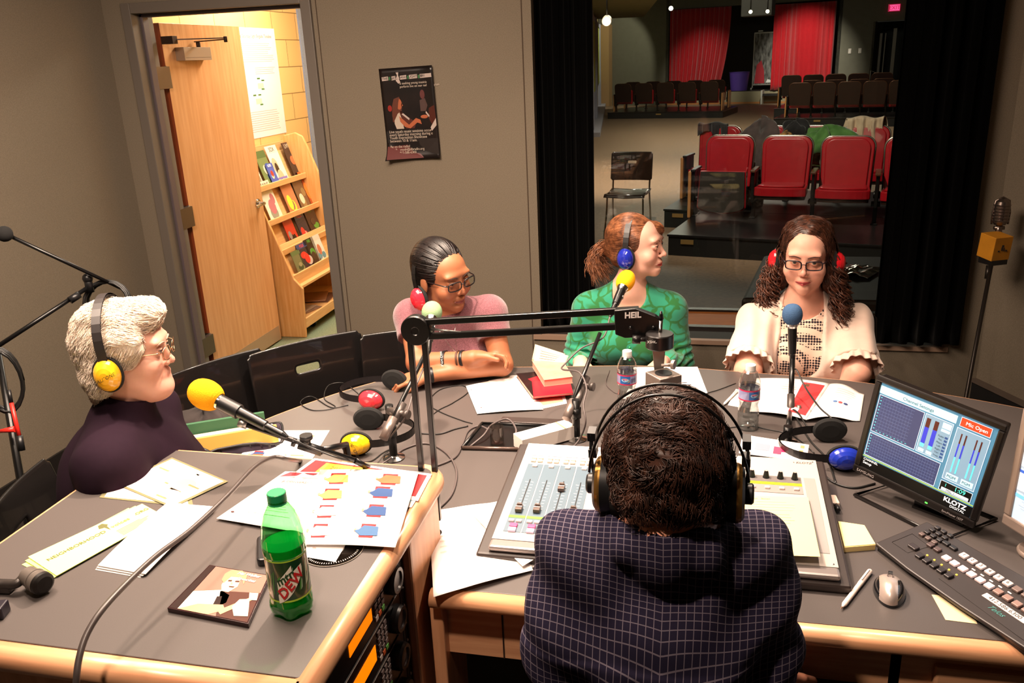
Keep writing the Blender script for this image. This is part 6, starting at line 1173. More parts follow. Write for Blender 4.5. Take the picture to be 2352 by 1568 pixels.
def face_bits(t, M, s, iris, brow, skin, look=(0, 0), browth=.0028, lid=.35, P=None, lipc='#a04040', smile=0):
    R = M[:3, :3]; W = lambda p: R@(np.array(p, float)*s)+M[:3, 3]; ys = np.linspace(.135, .05, 171)
    def sy(x, z):
        q = (np.stack([np.full(171, x), ys, np.full(171, z)], 1)*s)@R.T+M[:3, 3]; d = ev(P, q); i = int(np.argmax(d < 0)); return ys[i]
    lz = lambda u: -.0668+smile*.0050*u*u
    for nm, sg, hh in (('upper_lip', 1, .0068), ('lower_lip', -1, .0085)):
        g = MB(); c_ = {}
        def lf(u, v):
            u = u*2-1; k_ = max(0, 1-u*u)**.65; h = hh*k_*(1-(.22*math.exp(-(u/.13)**2) if sg > 0 else 0)); x = u*.0255; z = lz(u)+sg*h*v
            return W((x, sy(x, z)+.0004+.0016*math.sin(math.pi*min(1, v*.9+.08))*k_**.5, z))
        g.grid(lf, 26, 6, 0); build(nm, g, mat('lip_'+lipc, lipc, .35, noise=.2, scale=300), t)
    g = MB(); g.tube([W((u*.0262, sy(u*.0262, lz(u))+.0006, lz(u))) for u in np.linspace(-1, 1, 15)], [.0003*s]+[.0009*s]*13+[.0003*s], 0, 6); build('mouth_line', g, mat('mouth_dark', '#4a1614', .6), t)
    for k in (-1, 1):
        c = W((k*.032, .0850, .009)); r = .0125*s; g = MB(); d = R@np.array([look[0], 1, look[1]]); d /= np.linalg.norm(d); F_ = frame(d)
        prof = [(r*math.sin(a), r*math.cos(a)) for a in np.linspace(0, math.pi*.6, 16)]; ms = [2 if a < .20 else (1 if a < .50 else 0) for a in np.linspace(0, math.pi*.6, 16)[:-1]]
        g.lathe(prof, (0, 0, 0), 0, 24, M4(F_, c), ms=ms); build('eye', g, [mat('eye_white', '#cfc4bc', .2), mat('iris_'+iris, iris, .15), mat('pupil', '#060505', .1)], t)
        g = MB(); r2 = .0139*s
        for (a0, a1, sgn) in ((math.radians(8+lid*20), math.radians(80), 1), (math.radians(22), math.radians(75), -1)):
            def lf(u, v): el = (a1+(a0-a1)*v)*sgn-math.radians(3); az = (u-.5)*2*math.radians(72)*(1); q = np.array([math.sin(az)*math.cos(el*(.55+.45*math.cos(az))), math.cos(az)*math.cos(el*(.55+.45*math.cos(az))), math.sin(el*(.55+.45*math.cos(az)))]); return c+R@(q*r2)
            g.grid(lf, 12, 6, 0, .0006*s)
        build('eyelid', g, skin, t)
        lashes = MB(); a0 = math.radians(8+lid*20); pts = []
        for u in np.linspace(-1, 1, 9): az = u*math.radians(62); el = a0*(.55+.45*math.cos(az))-math.radians(3); pts.append(c+R@(np.array([math.sin(az)*math.cos(el), math.cos(az)*math.cos(el), math.sin(el)])*r2*1.04))
        lashes.tube(pts, .0007*s, 0, 5); build('eyelash', lashes, mat('lash', '#1a100c', .7), t)
        g = MB(); pts = [W((k*x, sy(k*x, z)+.0006, z)) for x, z in ((.012, .0250), (.022, .0290), (.033, .0315), (.043, .0300), (.050, .0255))]; g.tube(spline(pts, 4), [browth*s*(.75+.5*math.sin(math.pi*min(1, i/16+.15))) for i in range(17)], 0, 6, flat=.55); build('eyebrow', g, mat('brow_'+brow, brow, .85), t)
def glasses(t, M, s, rimc, style, metal=0):
    R = M[:3, :3]; W = lambda p: R@(np.array(p, float)*s)+M[:3, 3]; m = mat('specs_'+rimc, rimc, .25, metal); g = MB()
    a, b = (.0265, .0155) if style == 'rect' else (.0235, .0185)
    g2 = MB()
    for k in (-1, 1):
        pts = []
        for i in range(28):
            th = 2*math.pi*i/28; e = .55 if style == 'rect' else .95; cx_ = abs(math.cos(th))**e*np.sign(math.cos(th)); cz = abs(math.sin(th))**e*np.sign(math.sin(th)); xx = k*.034+a*cx_
            pts.append(W((xx, .1125-.25*max(0, abs(xx)-.03), .003+b*cz)))
        g.tube(pts, (.0013 if metal else .0025)*s, 0, 6, closed=True); g2.add(pts, [tuple(range(28))], 0)
        g.tube([W((k*(.034+a*.97), .1065, .011)), W((k*.070, .090, .011)), W((k*.079, .03, .009)), W((k*.080, -.005, .004))], [.0022*s, .0022*s, .0016*s, .0012*s] if not metal else .0011*s, 0, 6, flat=1)
    g.tube([W((-.010, .1145, .006)), W((0, .117, .009)), W((.010, .1145, .006))], .0015*s, 0, 6)
    root = bpy.data.objects.new('glasses', None); SC.collection.objects.link(root); attach(root, t, True); build('glasses_frame', g, m, root); build('lens', g2, glassy('lens_glass', '#f2ece6', .7), root)
def strands(V, N, n, comb, length, seg, r, lift=.002, seed=0, region=None, jit=.15, curl=0, grow=.0, taper=.5, sides=3):
    """tubes combed over a surface; returns arrays"""
    rs = np.random.RandomState(seed); idx = np.arange(len(V)) if region is None else np.nonzero(region)[0]
    pk = rs.choice(idx, n); p = V[pk]+N[pk]*lift; nn = N[pk]; L = length*(.7+.6*rs.rand(n)); P = [p]; ph = rs.rand(n)*6.28
    d = comb(p, nn)+rs.randn(n, 3)*jit; kd = KDTree(len(V)); [kd.insert(v, i) for i, v in enumerate(V)]; kd.balance()
    for i in range(seg):
        d = d*.6+(comb(p, nn)+rs.randn(n, 3)*jit*.5)*.4; d -= nn*np.sum(d*nn, 1)[:, None]*.85; d /= np.linalg.norm(d, axis=1)[:, None]+1e-9
        p = p+d*(L/seg)[:, None]; ii = np.array([kd.find(q)[1] for q in p]); nn = N[ii]; off = np.sum((p-V[ii])*nn, 1); p = p+nn*(lift+grow*(i+1)/seg-off)[:, None]; P.append(p)
    P = np.stack(P, 1); K = seg+1
    if curl: tt = np.linspace(0, 1, K); P = P+curl*np.stack([np.sin(ph[:, None]+tt*9), np.cos(ph[:, None]*2+tt*8), np.sin(ph[:, None]*3+tt*7)], -1)*tt[None, :, None]
    return tubes(P, r, sides, taper)
def tubes(P, r, sides=3, taper=.5):
    n, K = P.shape[:2]; T = np.gradient(P, axis=1); T /= np.linalg.norm(T, axis=2)[..., None]+1e-9; a = np.array([.31, .2, .93]); U = np.cross(T, a); U /= np.linalg.norm(U, axis=2)[..., None]+1e-9; Wv = np.cross(T, U)
    rr = (r if np.isscalar(r) else np.array(r)[:, None])*(1-(1-taper)*np.linspace(0, 1, K)**2)[None, :]*np.ones((n, K)); an = np.arange(sides)*2*math.pi/sides
    V = P[:, :, None, :]+rr[:, :, None, None]*(np.cos(an)[None, None, :, None]*U[:, :, None, :]+np.sin(an)[None, None, :, None]*Wv[:, :, None, :])
    V = V.reshape(-1, 3); b = (np.arange(n)*K*sides)[:, None, None]+(np.arange(K-1)*sides)[None, :, None]; k = np.arange(sides)[None, None, :]; k2 = (np.arange(sides)+1) % sides; k2 = k2[None, None, :]
    Fq = np.stack([b+k, b+k2, b+sides+k2, b+sides+k], -1).reshape(-1, 4); return V, Fq
def joinvf(L):
    V, Fq, o = [], [], 0
    for v, f in L: V.append(v); Fq.append(f+o); o += len(v)
    return np.concatenate(V), np.concatenate(Fq)
def person(label, base, M, s, J, skin, hp, prims_extra=(), cut=None, res=.0032, arms=((1, 1, 1), (1, 1, 1)), hands=(), iris='#4a3524', brow='#2a1a12', look=(0, 0), torso_kw={}, armt=1.0, lid=.35, legs=True, trousers='#1c1c24', face=True, bh=.0028, lipc='#a84a44'):
    t = thing('person', label, 'person', base)
    C = M[:3, 3]; N = np.array(J['N'], float); R = M[:3, :3]
    P = head_prims(M, s, **hp); up = R[:, 2]; hb = C-up*.055*s-R[:, 1]*.012*s
    P += [('+', .025, q_cap(hb, N, .050*s, .056))]; T_, TRt, mid = torso_prims(J, -.006, **torso_kw); P += [(o_, k_ if k_ else .03, f_) for o_, k_, f_ in T_]
    for S, E, W_ in (('SL', 'EL', 'WL'), ('SR', 'ER', 'WR')): P += arm_prims(J[S], J[E], J[W_], 0, .025, armt)
    for hnd in hands: P += hand_prims(**hnd)
    P += list(prims_extra); pts = [C+[0, 0, .16*s], C-[0, 0, .14*s]]+[J[k] for k in ('SL', 'SR', 'EL', 'ER', 'WL', 'WR', 'P')]; lo, hi = bounds(pts, .17)
    V, Fq = nets(P, lo, hi, res); o = npobj('body', V, Fq, skin, t)
    q = (V-C)@R/s; lip = np.exp(-(((q[:, 0])/.0275)**4+((q[:, 2]+.0668-hp.get('smile', 0)*.15*np.abs(q[:, 0]))/.0088)**4))*(q[:, 1] > .080); blush = .22*np.exp(-(((np.abs(q[:, 0])-.042)/.02)**2+((q[:, 2]+.028)/.02)**2))*(q[:, 1] > .04)+.2*np.exp(-((q[:, 0]/.014)**2+((q[:, 2]+.03)/.015)**2))*(q[:, 1] > .1)
    a = o.data.attributes.new('tint', 'FLOAT', 'POINT'); a.data.foreach_set('value', np.clip(lip*.25+blush, 0, 1).astype(np.float32))
    if face: face_bits(t, M, s, iris, brow, skin, look, lid=lid, browth=bh, P=head_prims(M, s, **hp), lipc=lipc, smile=hp.get('smile', 0))
    if legs:
        Pv = np.array(J['P'], float); y = TRt[:, 1].copy(); y[2] = 0; y /= np.linalg.norm(y); x = TRt[:, 0].copy(); x[2] = 0; x /= np.linalg.norm(x); fl = 0
        L = [('+', 0, q_ell(Pv, (.16, .125, .11), np.stack([x, y, [0, 0, 1.]], 1)))]; g = MB()
        for k in (-1, 1):
            hip = Pv+x*k*.085-[0, 0, .03]; kn = hip+y*.40+x*k*.03; kn[2] = .50; an = kn+y*J.get('calf', .02); an[2] = .10; L += [('+', .04, q_cap(hip, kn, .082, .062)), ('+', .03, q_cap(kn, an, .060, .044))]
            S_ = nets([('+', 0, q_ell(an+y*.06+[0, 0, -.055], (.043, .125, .045), np.stack([x, y, [0, 0, 1.]], 1))), ('+', .03, q_cap(an-[0, 0, .04], an+[0, 0, .01], .04, .045)), ('&', 0, q_plane((0, 0, .002), (0, 0, -1)))], *bounds([an], .22), .009); npobj('shoe', *S_, mat('shoe_leather', '#15110f', .5), t)
        lo, hi = bounds([Pv, Pv+y*.45, [Pv[0], Pv[1], .1], Pv+x*.12, Pv-x*.12], .15); VV, FF = nets(L+[('&', 0, q_plane((0, 0, .09), (0, 0, -1)))], lo, hi, .011); npobj('trousers', VV, FF, mat('trouser_'+trousers, trousers, .9, noise=.3, scale=80), t)
    return t, V, Fq
def cloth(t, name, prims, lo, hi, res, m, fold=.004, seed=1, fs=18, cuts=(), extra=None):
    P = list(prims); P.append(('~', 0, (lambda p: extra(p)) if extra else (lambda p: fold*wav(p, fs, seed)+fold*.5*wav(p, fs*2.4, seed+7)))); P += list(cuts)
    V, Fq = nets(P, lo, hi, res, 2.0); return npobj(name, V, Fq, m, t), V, Fq
def head_only(M, s, prims, res=.003, pad=.2):
    C = M[:3, 3]; return nets(prims, C-pad, C+pad, res, 2.0)
def local(M, s):
    R = M[:3, :3]; return (lambda p: R@(np.array(p, float)*s)+M[:3, 3]), R
def headphones(M, s, label, cupc, style='kids', group=None, brand=None, bandc='#1a1818', drop=0.0, tilt=0.0, wide=1.0, rise=0.0):
    """worn or resting headset built in a head frame"""
    W, R = local(M, s); t = thing('headphones', label, 'headphones', W((0, 0, .1)), group=group); ct = RX(tilt)
    g = MB(); n = 22; 
    if style == 'kids':
        pts = [ct@np.array([(.093*wide+rise*.8*math.sin(2*min(abs(a), 1.5)))*math.sin(a), -.0, .012+(.122+rise)*math.cos(a)]) for a in np.linspace(-1.62, 1.62, n)]
        V = [W(p) for p in pts]; fr_ = R@ct
        for i in range(n-1):
            for w0, w1 in ((-.012, .012),): 
                a_, b_ = pts[i], pts[i+1]; o = ct@np.array([0, 1, 0.])*.011; na = np.array([math.sin(-1.62+3.24*i/(n-1)), 0, math.cos(-1.62+3.24*i/(n-1))])*.004; nb = np.array([math.sin(-1.62+3.24*(i+1)/(n-1)), 0, math.cos(-1.62+3.24*(i+1)/(n-1))])*.004
                q = [W(a_-o), W(a_+o), W(b_+o), W(b_-o), W(a_-o+ct@na), W(a_+o+ct@na), W(b_+o+ct@nb), W(b_-o+ct@nb)]; g.add(q, [(0, 1, 2, 3), (4, 7, 6, 5), (0, 4, 5, 1), (3, 2, 6, 7)], 0, False)
        build('headband', g, mat('band_'+bandc, bandc, .4), t)
        for k in (-1, 1):
            A = ct@np.array([k*.091*wide, .0, -.020-drop]); F_ = R@ct@frame((k, 0, 0), (0, 1, 0))
            E_ = np.diag([.034, .043, 1.])*s
            cup = MB(); prof = [(0, .030), (.35, .0285), (.62, .024), (.85, .015), (.97, .006), (1, 0), (.9, -.002)]; cup.lathe([(r, z*s) for r, z in prof], (0, 0, 0), 0, 32); cup.v = [np.column_stack([v[:, 0]*.033*s, v[:, 1]*.043*s, v[:, 2]]) for v in cup.v]; cup.xf(M4(F_, W(A+ct@np.array([k*.003, 0, 0])))); c = build('ear_cup', cup, mat('cup_'+cupc, cupc, .18, coat=.6), t)
            pad = MB(); pad.lathe([(.55, -.016*s), (.95, -.014*s), (1.08, -.006*s), (1.04, .001*s), (.8, .002*s), (.5, -.004*s)], (0, 0, 0), 0, 28); pad.v = [np.column_stack([v[:, 0]*.035*s, v[:, 1]*.045*s, v[:, 2]]) for v in pad.v]; pad.xf(M4(F_, W(A+ct@np.array([k*.001, 0, 0])))); build('ear_pad', pad, FOAMK, c)
            grille = MB(); grille.lathe([(0, 0), (.6, 0)], (0, 0, 0), 0, 24); grille.v = [np.column_stack([v[:, 0]*.035*s, v[:, 1]*.045*s, v[:, 2]-.006*s]) for v in grille.v]; grille.xf(M4(F_, W(A))); build('ear_mesh', grille, mat('cup_'+cupc, cupc, .18), c)
            if brand: 
                xx = F_[:, 0]; yy = F_[:, 1]; zz = F_[:, 2]; Mt = M4(np.stack([xx*k if 0 else np.cross(R@ct@np.array([0, 0, 1.]), zz), R@ct@np.array([0, 0, 1.]), zz], 1)@RZ(.35), W(A)+zz*.0325*s); text(brand, Mt, .0125*s, mat('cup_print', '#1c1a14', .5), c, ext=.0001, font_shear=.3)
    else:
        for dy, rr_ in ((-.006, .121), (.012, .128)):
            pts = [W(ct@np.array([(.112+.002)*math.sin(a)*wide, dy-.005+.02*math.sin(a)**2*(1 if dy > 0 else -.4), .0+(rr_+.034)*math.cos(a)])) for a in np.linspace(-1.45, 1.45, 30)]; g.tube(pts, .0022*s, 0, 8)
        build('headband_wire', g, BLKM, t)
        g = MB(); g.grid(lambda u, v: W(ct@np.array([.095*math.sin((u-.5)*2.3)*wide, -.018+.04*v, .004+.140*math.cos((u-.5)*2.3)])), 20, 4, 0, .002); build('headband_pad', g, mat('leather_band', '#3a302c', .45), t)
        for k in (-1, 1):
            F_ = R@ct@frame((k, 0, 0), (0, 1, 0)); A = ct@np.array([k*.093*wide, .0, -.016])
            g = MB(); g.lathe([(0, .016), (.036, .016), (.042, .012), (.0445, .007), (.0450, .004), (.042, -.02), (0, -.02)], (0, 0, 0), 0, 36, M4(F_*s, W(A)), ms=[0, 0, 1, 1, 0, 0]); c = build('ear_cup', g, [BLK, mat('gold_ring', '#b88a48', .25, .9)], t)
            g = MB(); g.lathe([(.018, -.034), (.040, -.036), (.049, -.028), (.047, -.012), (.03, -.01)], (0, 0, 0), 0, 36, M4(F_*s, W(A))); build('ear_pad', g, FOAMK, c)
            g = MB(); 
            for z in (.075, .045): g.box(W(ct@np.array([k*(.112), 0, z])), (.012*s, .020*s, .014*s), 0, R@ct)
            g.tube([W(ct@np.array([k*.113, .008, .08])), W(ct@np.array([k*.116, .006, .03])), W(ct@np.array([k*.113, 0, -.0]))], .0022*s, 0, 6); g.tube([W(ct@np.array([k*.113, -.008, .08])), W(ct@np.array([k*.116, -.006, .03])), W(ct@np.array([k*.113, 0, -.0]))], .0022*s, 0, 6)
            g.lathe([(0, .0), (.016, 0), (.016, .014), (.013, .017), (0, .017)], (0, 0, 0), 0, 20, M4(F_*s, W(ct@np.array([k*.108, 0, -.016])))); build('slider_block', g, BLK, t)
    return t
# ================================================================ the people
def fwd(a): a = math.radians(a); return np.array([math.cos(a), math.sin(a), 0.])
UPV = np.array([0, 0, 1.])
def hair_mat(name, c1, c2, rough=.45, sheen=0): return mat(name, c1, rough, col2=c2, scale=55, spec=.4, sheen=sheen, detail=4)
# ---------- white-haired woman, left
sA = .94; cA = D(290, 806, 2.07); fA = fwd(21); MA = make_head_frame(cA, 21, -3, 0); rA = np.array([fA[1], -fA[0], 0])  # her right, toward the camera
skA = skin_mat('skin_fair', '#dba692', '#a83a38')
NA = cA-fA*.045-UPV*.165; mA = NA+fA*.01-UPV*.055
JA = dict(N=NA, SL=mA-rA*.165-UPV*.012, SR=mA+rA*.165-UPV*.012, P=np.array([mA[0]-.02, mA[1], .52])-fA*.02, EL=mA-rA*.20+fA*.02-UPV*.28, ER=mA+rA*.215+fA*.0-UPV*.28, WL=mA-rA*.14+fA*.24-UPV*.33, WR=mA+rA*.15+fA*.24-UPV*.33)
tA, VA, FA = person('person with short white hair, glasses and a dark purple turtleneck, seated left', (cA[0], cA[1], 0), MA, sA, JA, skA, dict(jaw=1.12, cheek=1.1, smile=.6), torso_kw=dict(belly=1.25, bust=1.1), armt=1.1, iris='#5a7080', brow='#b09080', look=(.25, .05), lipc='#a83c3c', hands=[dict(Wr=JA['WL'], d=fA, n=-UPV, curl=.6), dict(Wr=JA['WR'], d=fA, n=-UPV, curl=.6, side=-1)],
    prims_extra=[('+', .03, q_ell(cA+fA*.045-UPV*.10, (.05, .045, .035)))])
T_, RT, _m = torso_prims(JA, .016, belly=1.5, bust=1.35, sh=1.05); P = list(T_)
for a_, b_, c_ in (('SL', 'EL', 'WL'), ('SR', 'ER', 'WR')): P += arm_prims(JA[a_], JA[b_], JA[c_], .014, .07, 1.1)
hb = cA-UPV*.07-fA*.02
P += [('+', .03, q_cap(NA-UPV*.02, hb-UPV*.045, .066, .063))]
lo, hi = bounds(list(JA.values())+[cA-UPV*.1], .16)
cloth(tA, 'turtleneck', P, lo, hi, .0065, mat('plum_jersey', '#1e101b', .9, noise=.3, scale=90, col2='#170c15', spec=.1), fold=.004, seed=3, fs=16, cuts=[('-', .004, q_ell(cA-fA*(-.01)+UPV*.0, (.115, .115, .128)))])
g = MB(); g.tube(spline([NA+rA*.07+UPV*.0, mA+rA*.15+fA*.07-UPV*.02, mA+rA*.165+fA*.10-UPV*.12, mA+rA*.17+fA*.09-UPV*.2]), .0012, 0, 5)
W, R = local(MA, sA); HAc = hair_mat('white_hair', '#f0e2d4', '#d8c6b4', .55)
hp = [('+', 0, q_ell(W((0, -.028, .045)), np.array([.087, .100, .092])*sA, R)), ('+', .03, q_ell(W((0, .052, .098)), np.array([.062, .056, .042])*sA, R)), ('+', .03, q_ell(W((0, -.078, -.02)), np.array([.062, .040, .09])*sA, R)), ('+', .02, q_ell(W((0, -.062, -.10)), np.array([.054, .036, .045])*sA, R))]
for k in (-1, 1): hp += [('+', .02, q_ell(W((k*.070, .012, .032)), np.array([.026, .056, .052])*sA, R)), ('+', .02, q_ell(W((k*.072, -.05, -.03)), np.array([.022, .036, .07])*sA, R))]
hp += [('-', .012, q_ell(W((0, .105, -.045)), np.array([.075, .075, .098])*sA, R)), ('-', .008, q_ell(W((.09, .03, -.075)), np.array([.06, .04, .045])*sA, R)), ('-', .008, q_ell(W((-.09, .03, -.075)), np.array([.06, .04, .045])*sA, R)), ('~', 0, lambda p: .003*wav(p, 70, 5)+.0035*wav(p, 32, 8))]
V, Fq = head_only(MA, sA, hp, .0035, .2*sA); N = vnormals(V, Fq)
def combA(p, n):
    q = (p-cA)@R; d = np.where((q[:, 1] > .0)[:, None] & (q[:, 2] > .04)[:, None], np.array([.0, -1.0, .25])@R.T, np.array([0, -.5, -1.0])@R.T); return d
S1 = strands(V, N, 6500, combA, .045, 6, .0009, .0008, 1, jit=.30, curl=.003, grow=.004, taper=.3)
npobj('hair', *joinvf([(V, Fq), S1]), HAc, tA)
glasses(tA, MA, sA, '#b89878', 'oval', 1)
headphones(M4(R, W((0, -.022, -.008))), sA, 'yellow headphones worn over the white hair', '#f0b020', brand='CALIFONE', group=None, tilt=.10, bandc='#2a2626', wide=1.12, rise=.026)
# ---------- woman with braids and rose knit
sB = .97; cB = D(1016, 634, 2.93); MB_ = make_head_frame(cB, -33, -8, 6); fB = fwd(-33); bB = fwd(-72); rB = np.array([bB[1], -bB[0], 0])
skB = skin_mat('skin_brown', '#9a6244', '#7e3430')
eL = Z(1150, 842, .80)+np.array([.0, .02, 0]); eR = Z(950, 842, .815)+np.array([0, .04, .0]); wRt = Z(1085, 822, .845); wL = Z(985, 862, .795)
NB = cB-UPV*.135+np.array([-.012, .045, 0]); mB = NB-UPV*.045+np.array([.012, .02, 0]); xB = np.array([.985, -.05, 0])
JB = dict(N=NB, SL=mB+xB*.150+UPV*.030, SR=mB-xB*.155+UPV*.005, P=np.array([mB[0]+.0, mB[1]+.14, .53]), EL=eL, ER=eR, WL=wL, WR=wRt)
hR = Z(1150, 815, .85)-wRt; hL = Z(925, 872, .785)-wL
tB, VB, FB = person('person with dark braids, glasses and a rose knit top leaning on crossed arms', (cB[0], cB[1]+.1, 0), MB_, sB, JB, skB, dict(jaw=.98, cheek=1.08), torso_kw=dict(bust=.95), iris='#2a1810', brow='#1a100c', look=(.30, .05), lid=.4, bh=.0022, armt=.92, lipc='#7c3a36', hands=[dict(Wr=wRt, d=hR, n=np.array([.1, -.5, -1]), curl=.75, side=-1, s=.92, thumb=.4), dict(Wr=wL, d=hL, n=np.array([0, .3, -1]), curl=.55, side=1, s=.9, thumb=.5)], trousers='#24242c')
T_, RT, _m = torso_prims(JB, .010, bust=1.0); P = list(T_)
def sleeve(S_, E_, f, r0, r1):
    S_, E_ = np.array(S_), np.array(E_); d_ = (E_-S_)/np.linalg.norm(E_-S_); a_ = q_cap(S_, E_, r0, r1); c0 = S_+(E_-S_)*f; return lambda p: np.maximum(a_(p), (p-c0)@d_)
for a_, b_ in (('SL', 'EL'), ('SR', 'ER')): P.append(('+', .025, sleeve(JB[a_], JB[b_], .47, .064, .056)))
lo, hi = bounds([JB[k] for k in ('SL', 'SR', 'N', 'P', 'EL', 'ER')], .16); kn = lambda p: .0016*np.sin((p[:, 2])*520)*(p[:, 2] < mB[2]-.10)+.004*wav(p, 17, 4)
cutB = [('-', .003, q_cap(NB+UPV*.12, NB+UPV*.05+bB*.010, .058, .056))]
cloth(tB, 'knit_top', P, lo, hi, .005, mat('rose_knit', '#85545c', .95, noise=.8, scale=420, col2='#562832', bump=.5, sheen=.4), cuts=cutB, extra=kn)
# dark sequin yoke band and cross pendant
g = MB(); cc_ = mB+bB*.115-UPV*.075
W, R = local(MB_, sB)
cloth(tB, 'sequin_band', list(torso_prims(JB, .0135, bust=1.0)[0]), lo, hi, .006, mat('plum_sequin', '#4a1828', .4, noise=.9, scale=600, col2='#a87888', metal=.3), fold=.0, cuts=[('&', .002, q_plane(mB-UPV*.10, (0, 0, 1))), ('&', .002, q_plane(mB-UPV*.125, (0, 0, -1)))])
g = MB(); c0 = mB+bB*.165-UPV*.092+np.array([0, .03, 0]); g.box(c0, (.003, .003, .032)); g.box(c0+UPV*.006, (.018, .003, .003)); g.xf(np.eye(4)); build('cross_pendant', g, CHROME, tB)
g = MB(); g.tube(spline([NB+xB*.055-UPV*.0, NB+bB*.09+xB*.03-UPV*.05, c0+UPV*.016, NB+bB*.09-xB*.03-UPV*.05, NB-xB*.055]), .0008, 0, 5); build('necklace', g, CHROME, tB)
W, R = local(MB_, sB)
hp = [('+', 0, q_ell(W((0, -.028, .042)), np.array([.085, .104, .094])*sB, R)), ('+', .03, q_ell(W((0, -.07, -.03)), np.array([.066, .05, .08])*sB, R)), ('+', .02, q_ell(W((0, -.105, -.07)), np.array([.035, .03, .06])*sB, R)), ('-', .012, q_ell(W((0, .118, -.045)), np.array([.083, .088, .108])*sB, R)), ('-', .01, q_ell(W((0, .04, -.09)), np.array([.12, .055, .065])*sB, R))]
V, Fq = head_only(MB_, sB, hp, .0035); N = vnormals(V, Fq)
def combB(p, n): q = (p-cB)@R; d = np.stack([-q[:, 0]*2.0, -np.ones(len(p)), -.10-np.clip(-q[:, 1]-.02, 0, .1)*7], 1); return d@R.T
bH = hair_mat('black_braids', '#1c1412', '#0c0808', .4); rg = ((V-cB)@R)[:, 1] > -.055
L_ = [(V, Fq)]
for sd in range(2): L_.append(strands(V, N, 420, combB, .13, 14, .0027, .0012, 20+sd, region=rg, jit=.02, taper=.9, sides=5))
rs = np.random.RandomState(4); n_ = 70; tt = np.linspace(0, 1, 14); st = W((0, -.10, -.03)); Pb = np.zeros((n_, 14, 3)); a0 = rs.rand(n_)*6.28; r0 = rs.rand(n_)*.035
for i in range(n_): Pb[i] = st+R@np.array([r0[i]*math.cos(a0[i]), .0, r0[i]*math.sin(a0[i])])+np.outer(tt, (R@np.array([-.03+.06*rs.rand(), -.05, -.24])))+np.outer(np.sin(tt*3), R@np.array([.01*rs.randn(), -.02, 0]))
L_.append(tubes(Pb, .0032, 5, .8)); npobj('hair', *joinvf(L_), bH, tB)
glasses(tB, MB_, sB, '#141012', 'rect')
headphones(M4(R, W((0, -.025, -.036))), sB, 'red headphones worn by the braided woman', '#e02838', tilt=.25, bandc='#0e0c0c', drop=.008, wide=1.04, rise=.010)
def wristband(t, a, b, f, r, w_, m, nm='bracelet', txt=None, flat=1.15):
    a, b = np.array(a), np.array(b); d = (b-a)/np.linalg.norm(b-a); c = a+(b-a)*f; g = MB(); g.lathe([(r-.0015, -w_/2), (r+.0012, -w_/2), (r+.0018, 0), (r+.0012, w_/2), (r-.0015, w_/2)], (0, 0, 0), 0, 36, M4(frame(d), c)); o = build(nm, g, m, t)
    if txt: 
        n = (CAMP-c); n -= d*(n@d); n /= np.linalg.norm(n); text(txt, M4(np.stack([np.cross(d, n)*-1, -d*-1*-1, n], 1) if 0 else np.stack([np.cross(n, -d)*-1, d*-1*-1, n], 1) if 0 else np.stack([-np.cross(d, n), d, n], 1), c+n*(r+.0026)), .011, WHT, o, ext=.0002)
wristband(tB, eR, wRt, .52, .0335, .012, BLK, txt='YOUTH CAN'); wristband(tB, eR, wRt, .76, .0300, .006, mat('leather_cuff', '#4a2a1c', .6)); wristband(tB, eR, wRt, .83, .0290, .010, BLK); wristband(tB, eL, wL, .97, .027, .012, BLK, 'watch_strap')
# ---------- woman in the green cardigan
sC = .97; cC = D(1462, 566, 3.24); MC_ = make_head_frame(cC, -14, 2, 0); fC = fwd(-14); bC = fwd(-84); xC = np.array([.99, .10, 0])
skC = skin_mat('skin_pale', '#dcaa96', '#ac4642')
NC = cC-UPV*.165-fC*.03+np.array([0, .01, 0]); mC = NC-UPV*.06+np.array([-.0, .02, 0])
JC = dict(N=NC, SL=mC+xC*.160-UPV*.036, SR=mC-xC*.165-UPV*.036, P=np.array([mC[0], mC[1]+.06, .52]), EL=mC+xC*.205-UPV*.27-np.array([0, .0, 0]), ER=mC-xC*.225-UPV*.27, WL=mC+xC*.14-UPV*.32-np.array([0, .20, 0]), WR=mC-xC*.17-UPV*.325-np.array([0, .2, 0]))
JC['WL'][2] = JC['WR'][2] = .70
tC, VC, FC = person('person with auburn ponytail and a green flowered cardigan looking to the right', (cC[0], cC[1], 0), MC_, sC, JC, skC, dict(jaw=1.0, cheek=1.0, nose=1.03), torso_kw=dict(bust=1.05), iris='#4a5a50', brow='#6a3a22', look=(.1, .0), hands=[dict(Wr=JC['WL'], d=(-.4, -1, -.1), n=-UPV, curl=.7, s=.9), dict(Wr=JC['WR'], d=(.4, -1, -.1), n=-UPV, curl=.7, side=-1, s=.9)], bh=.002)
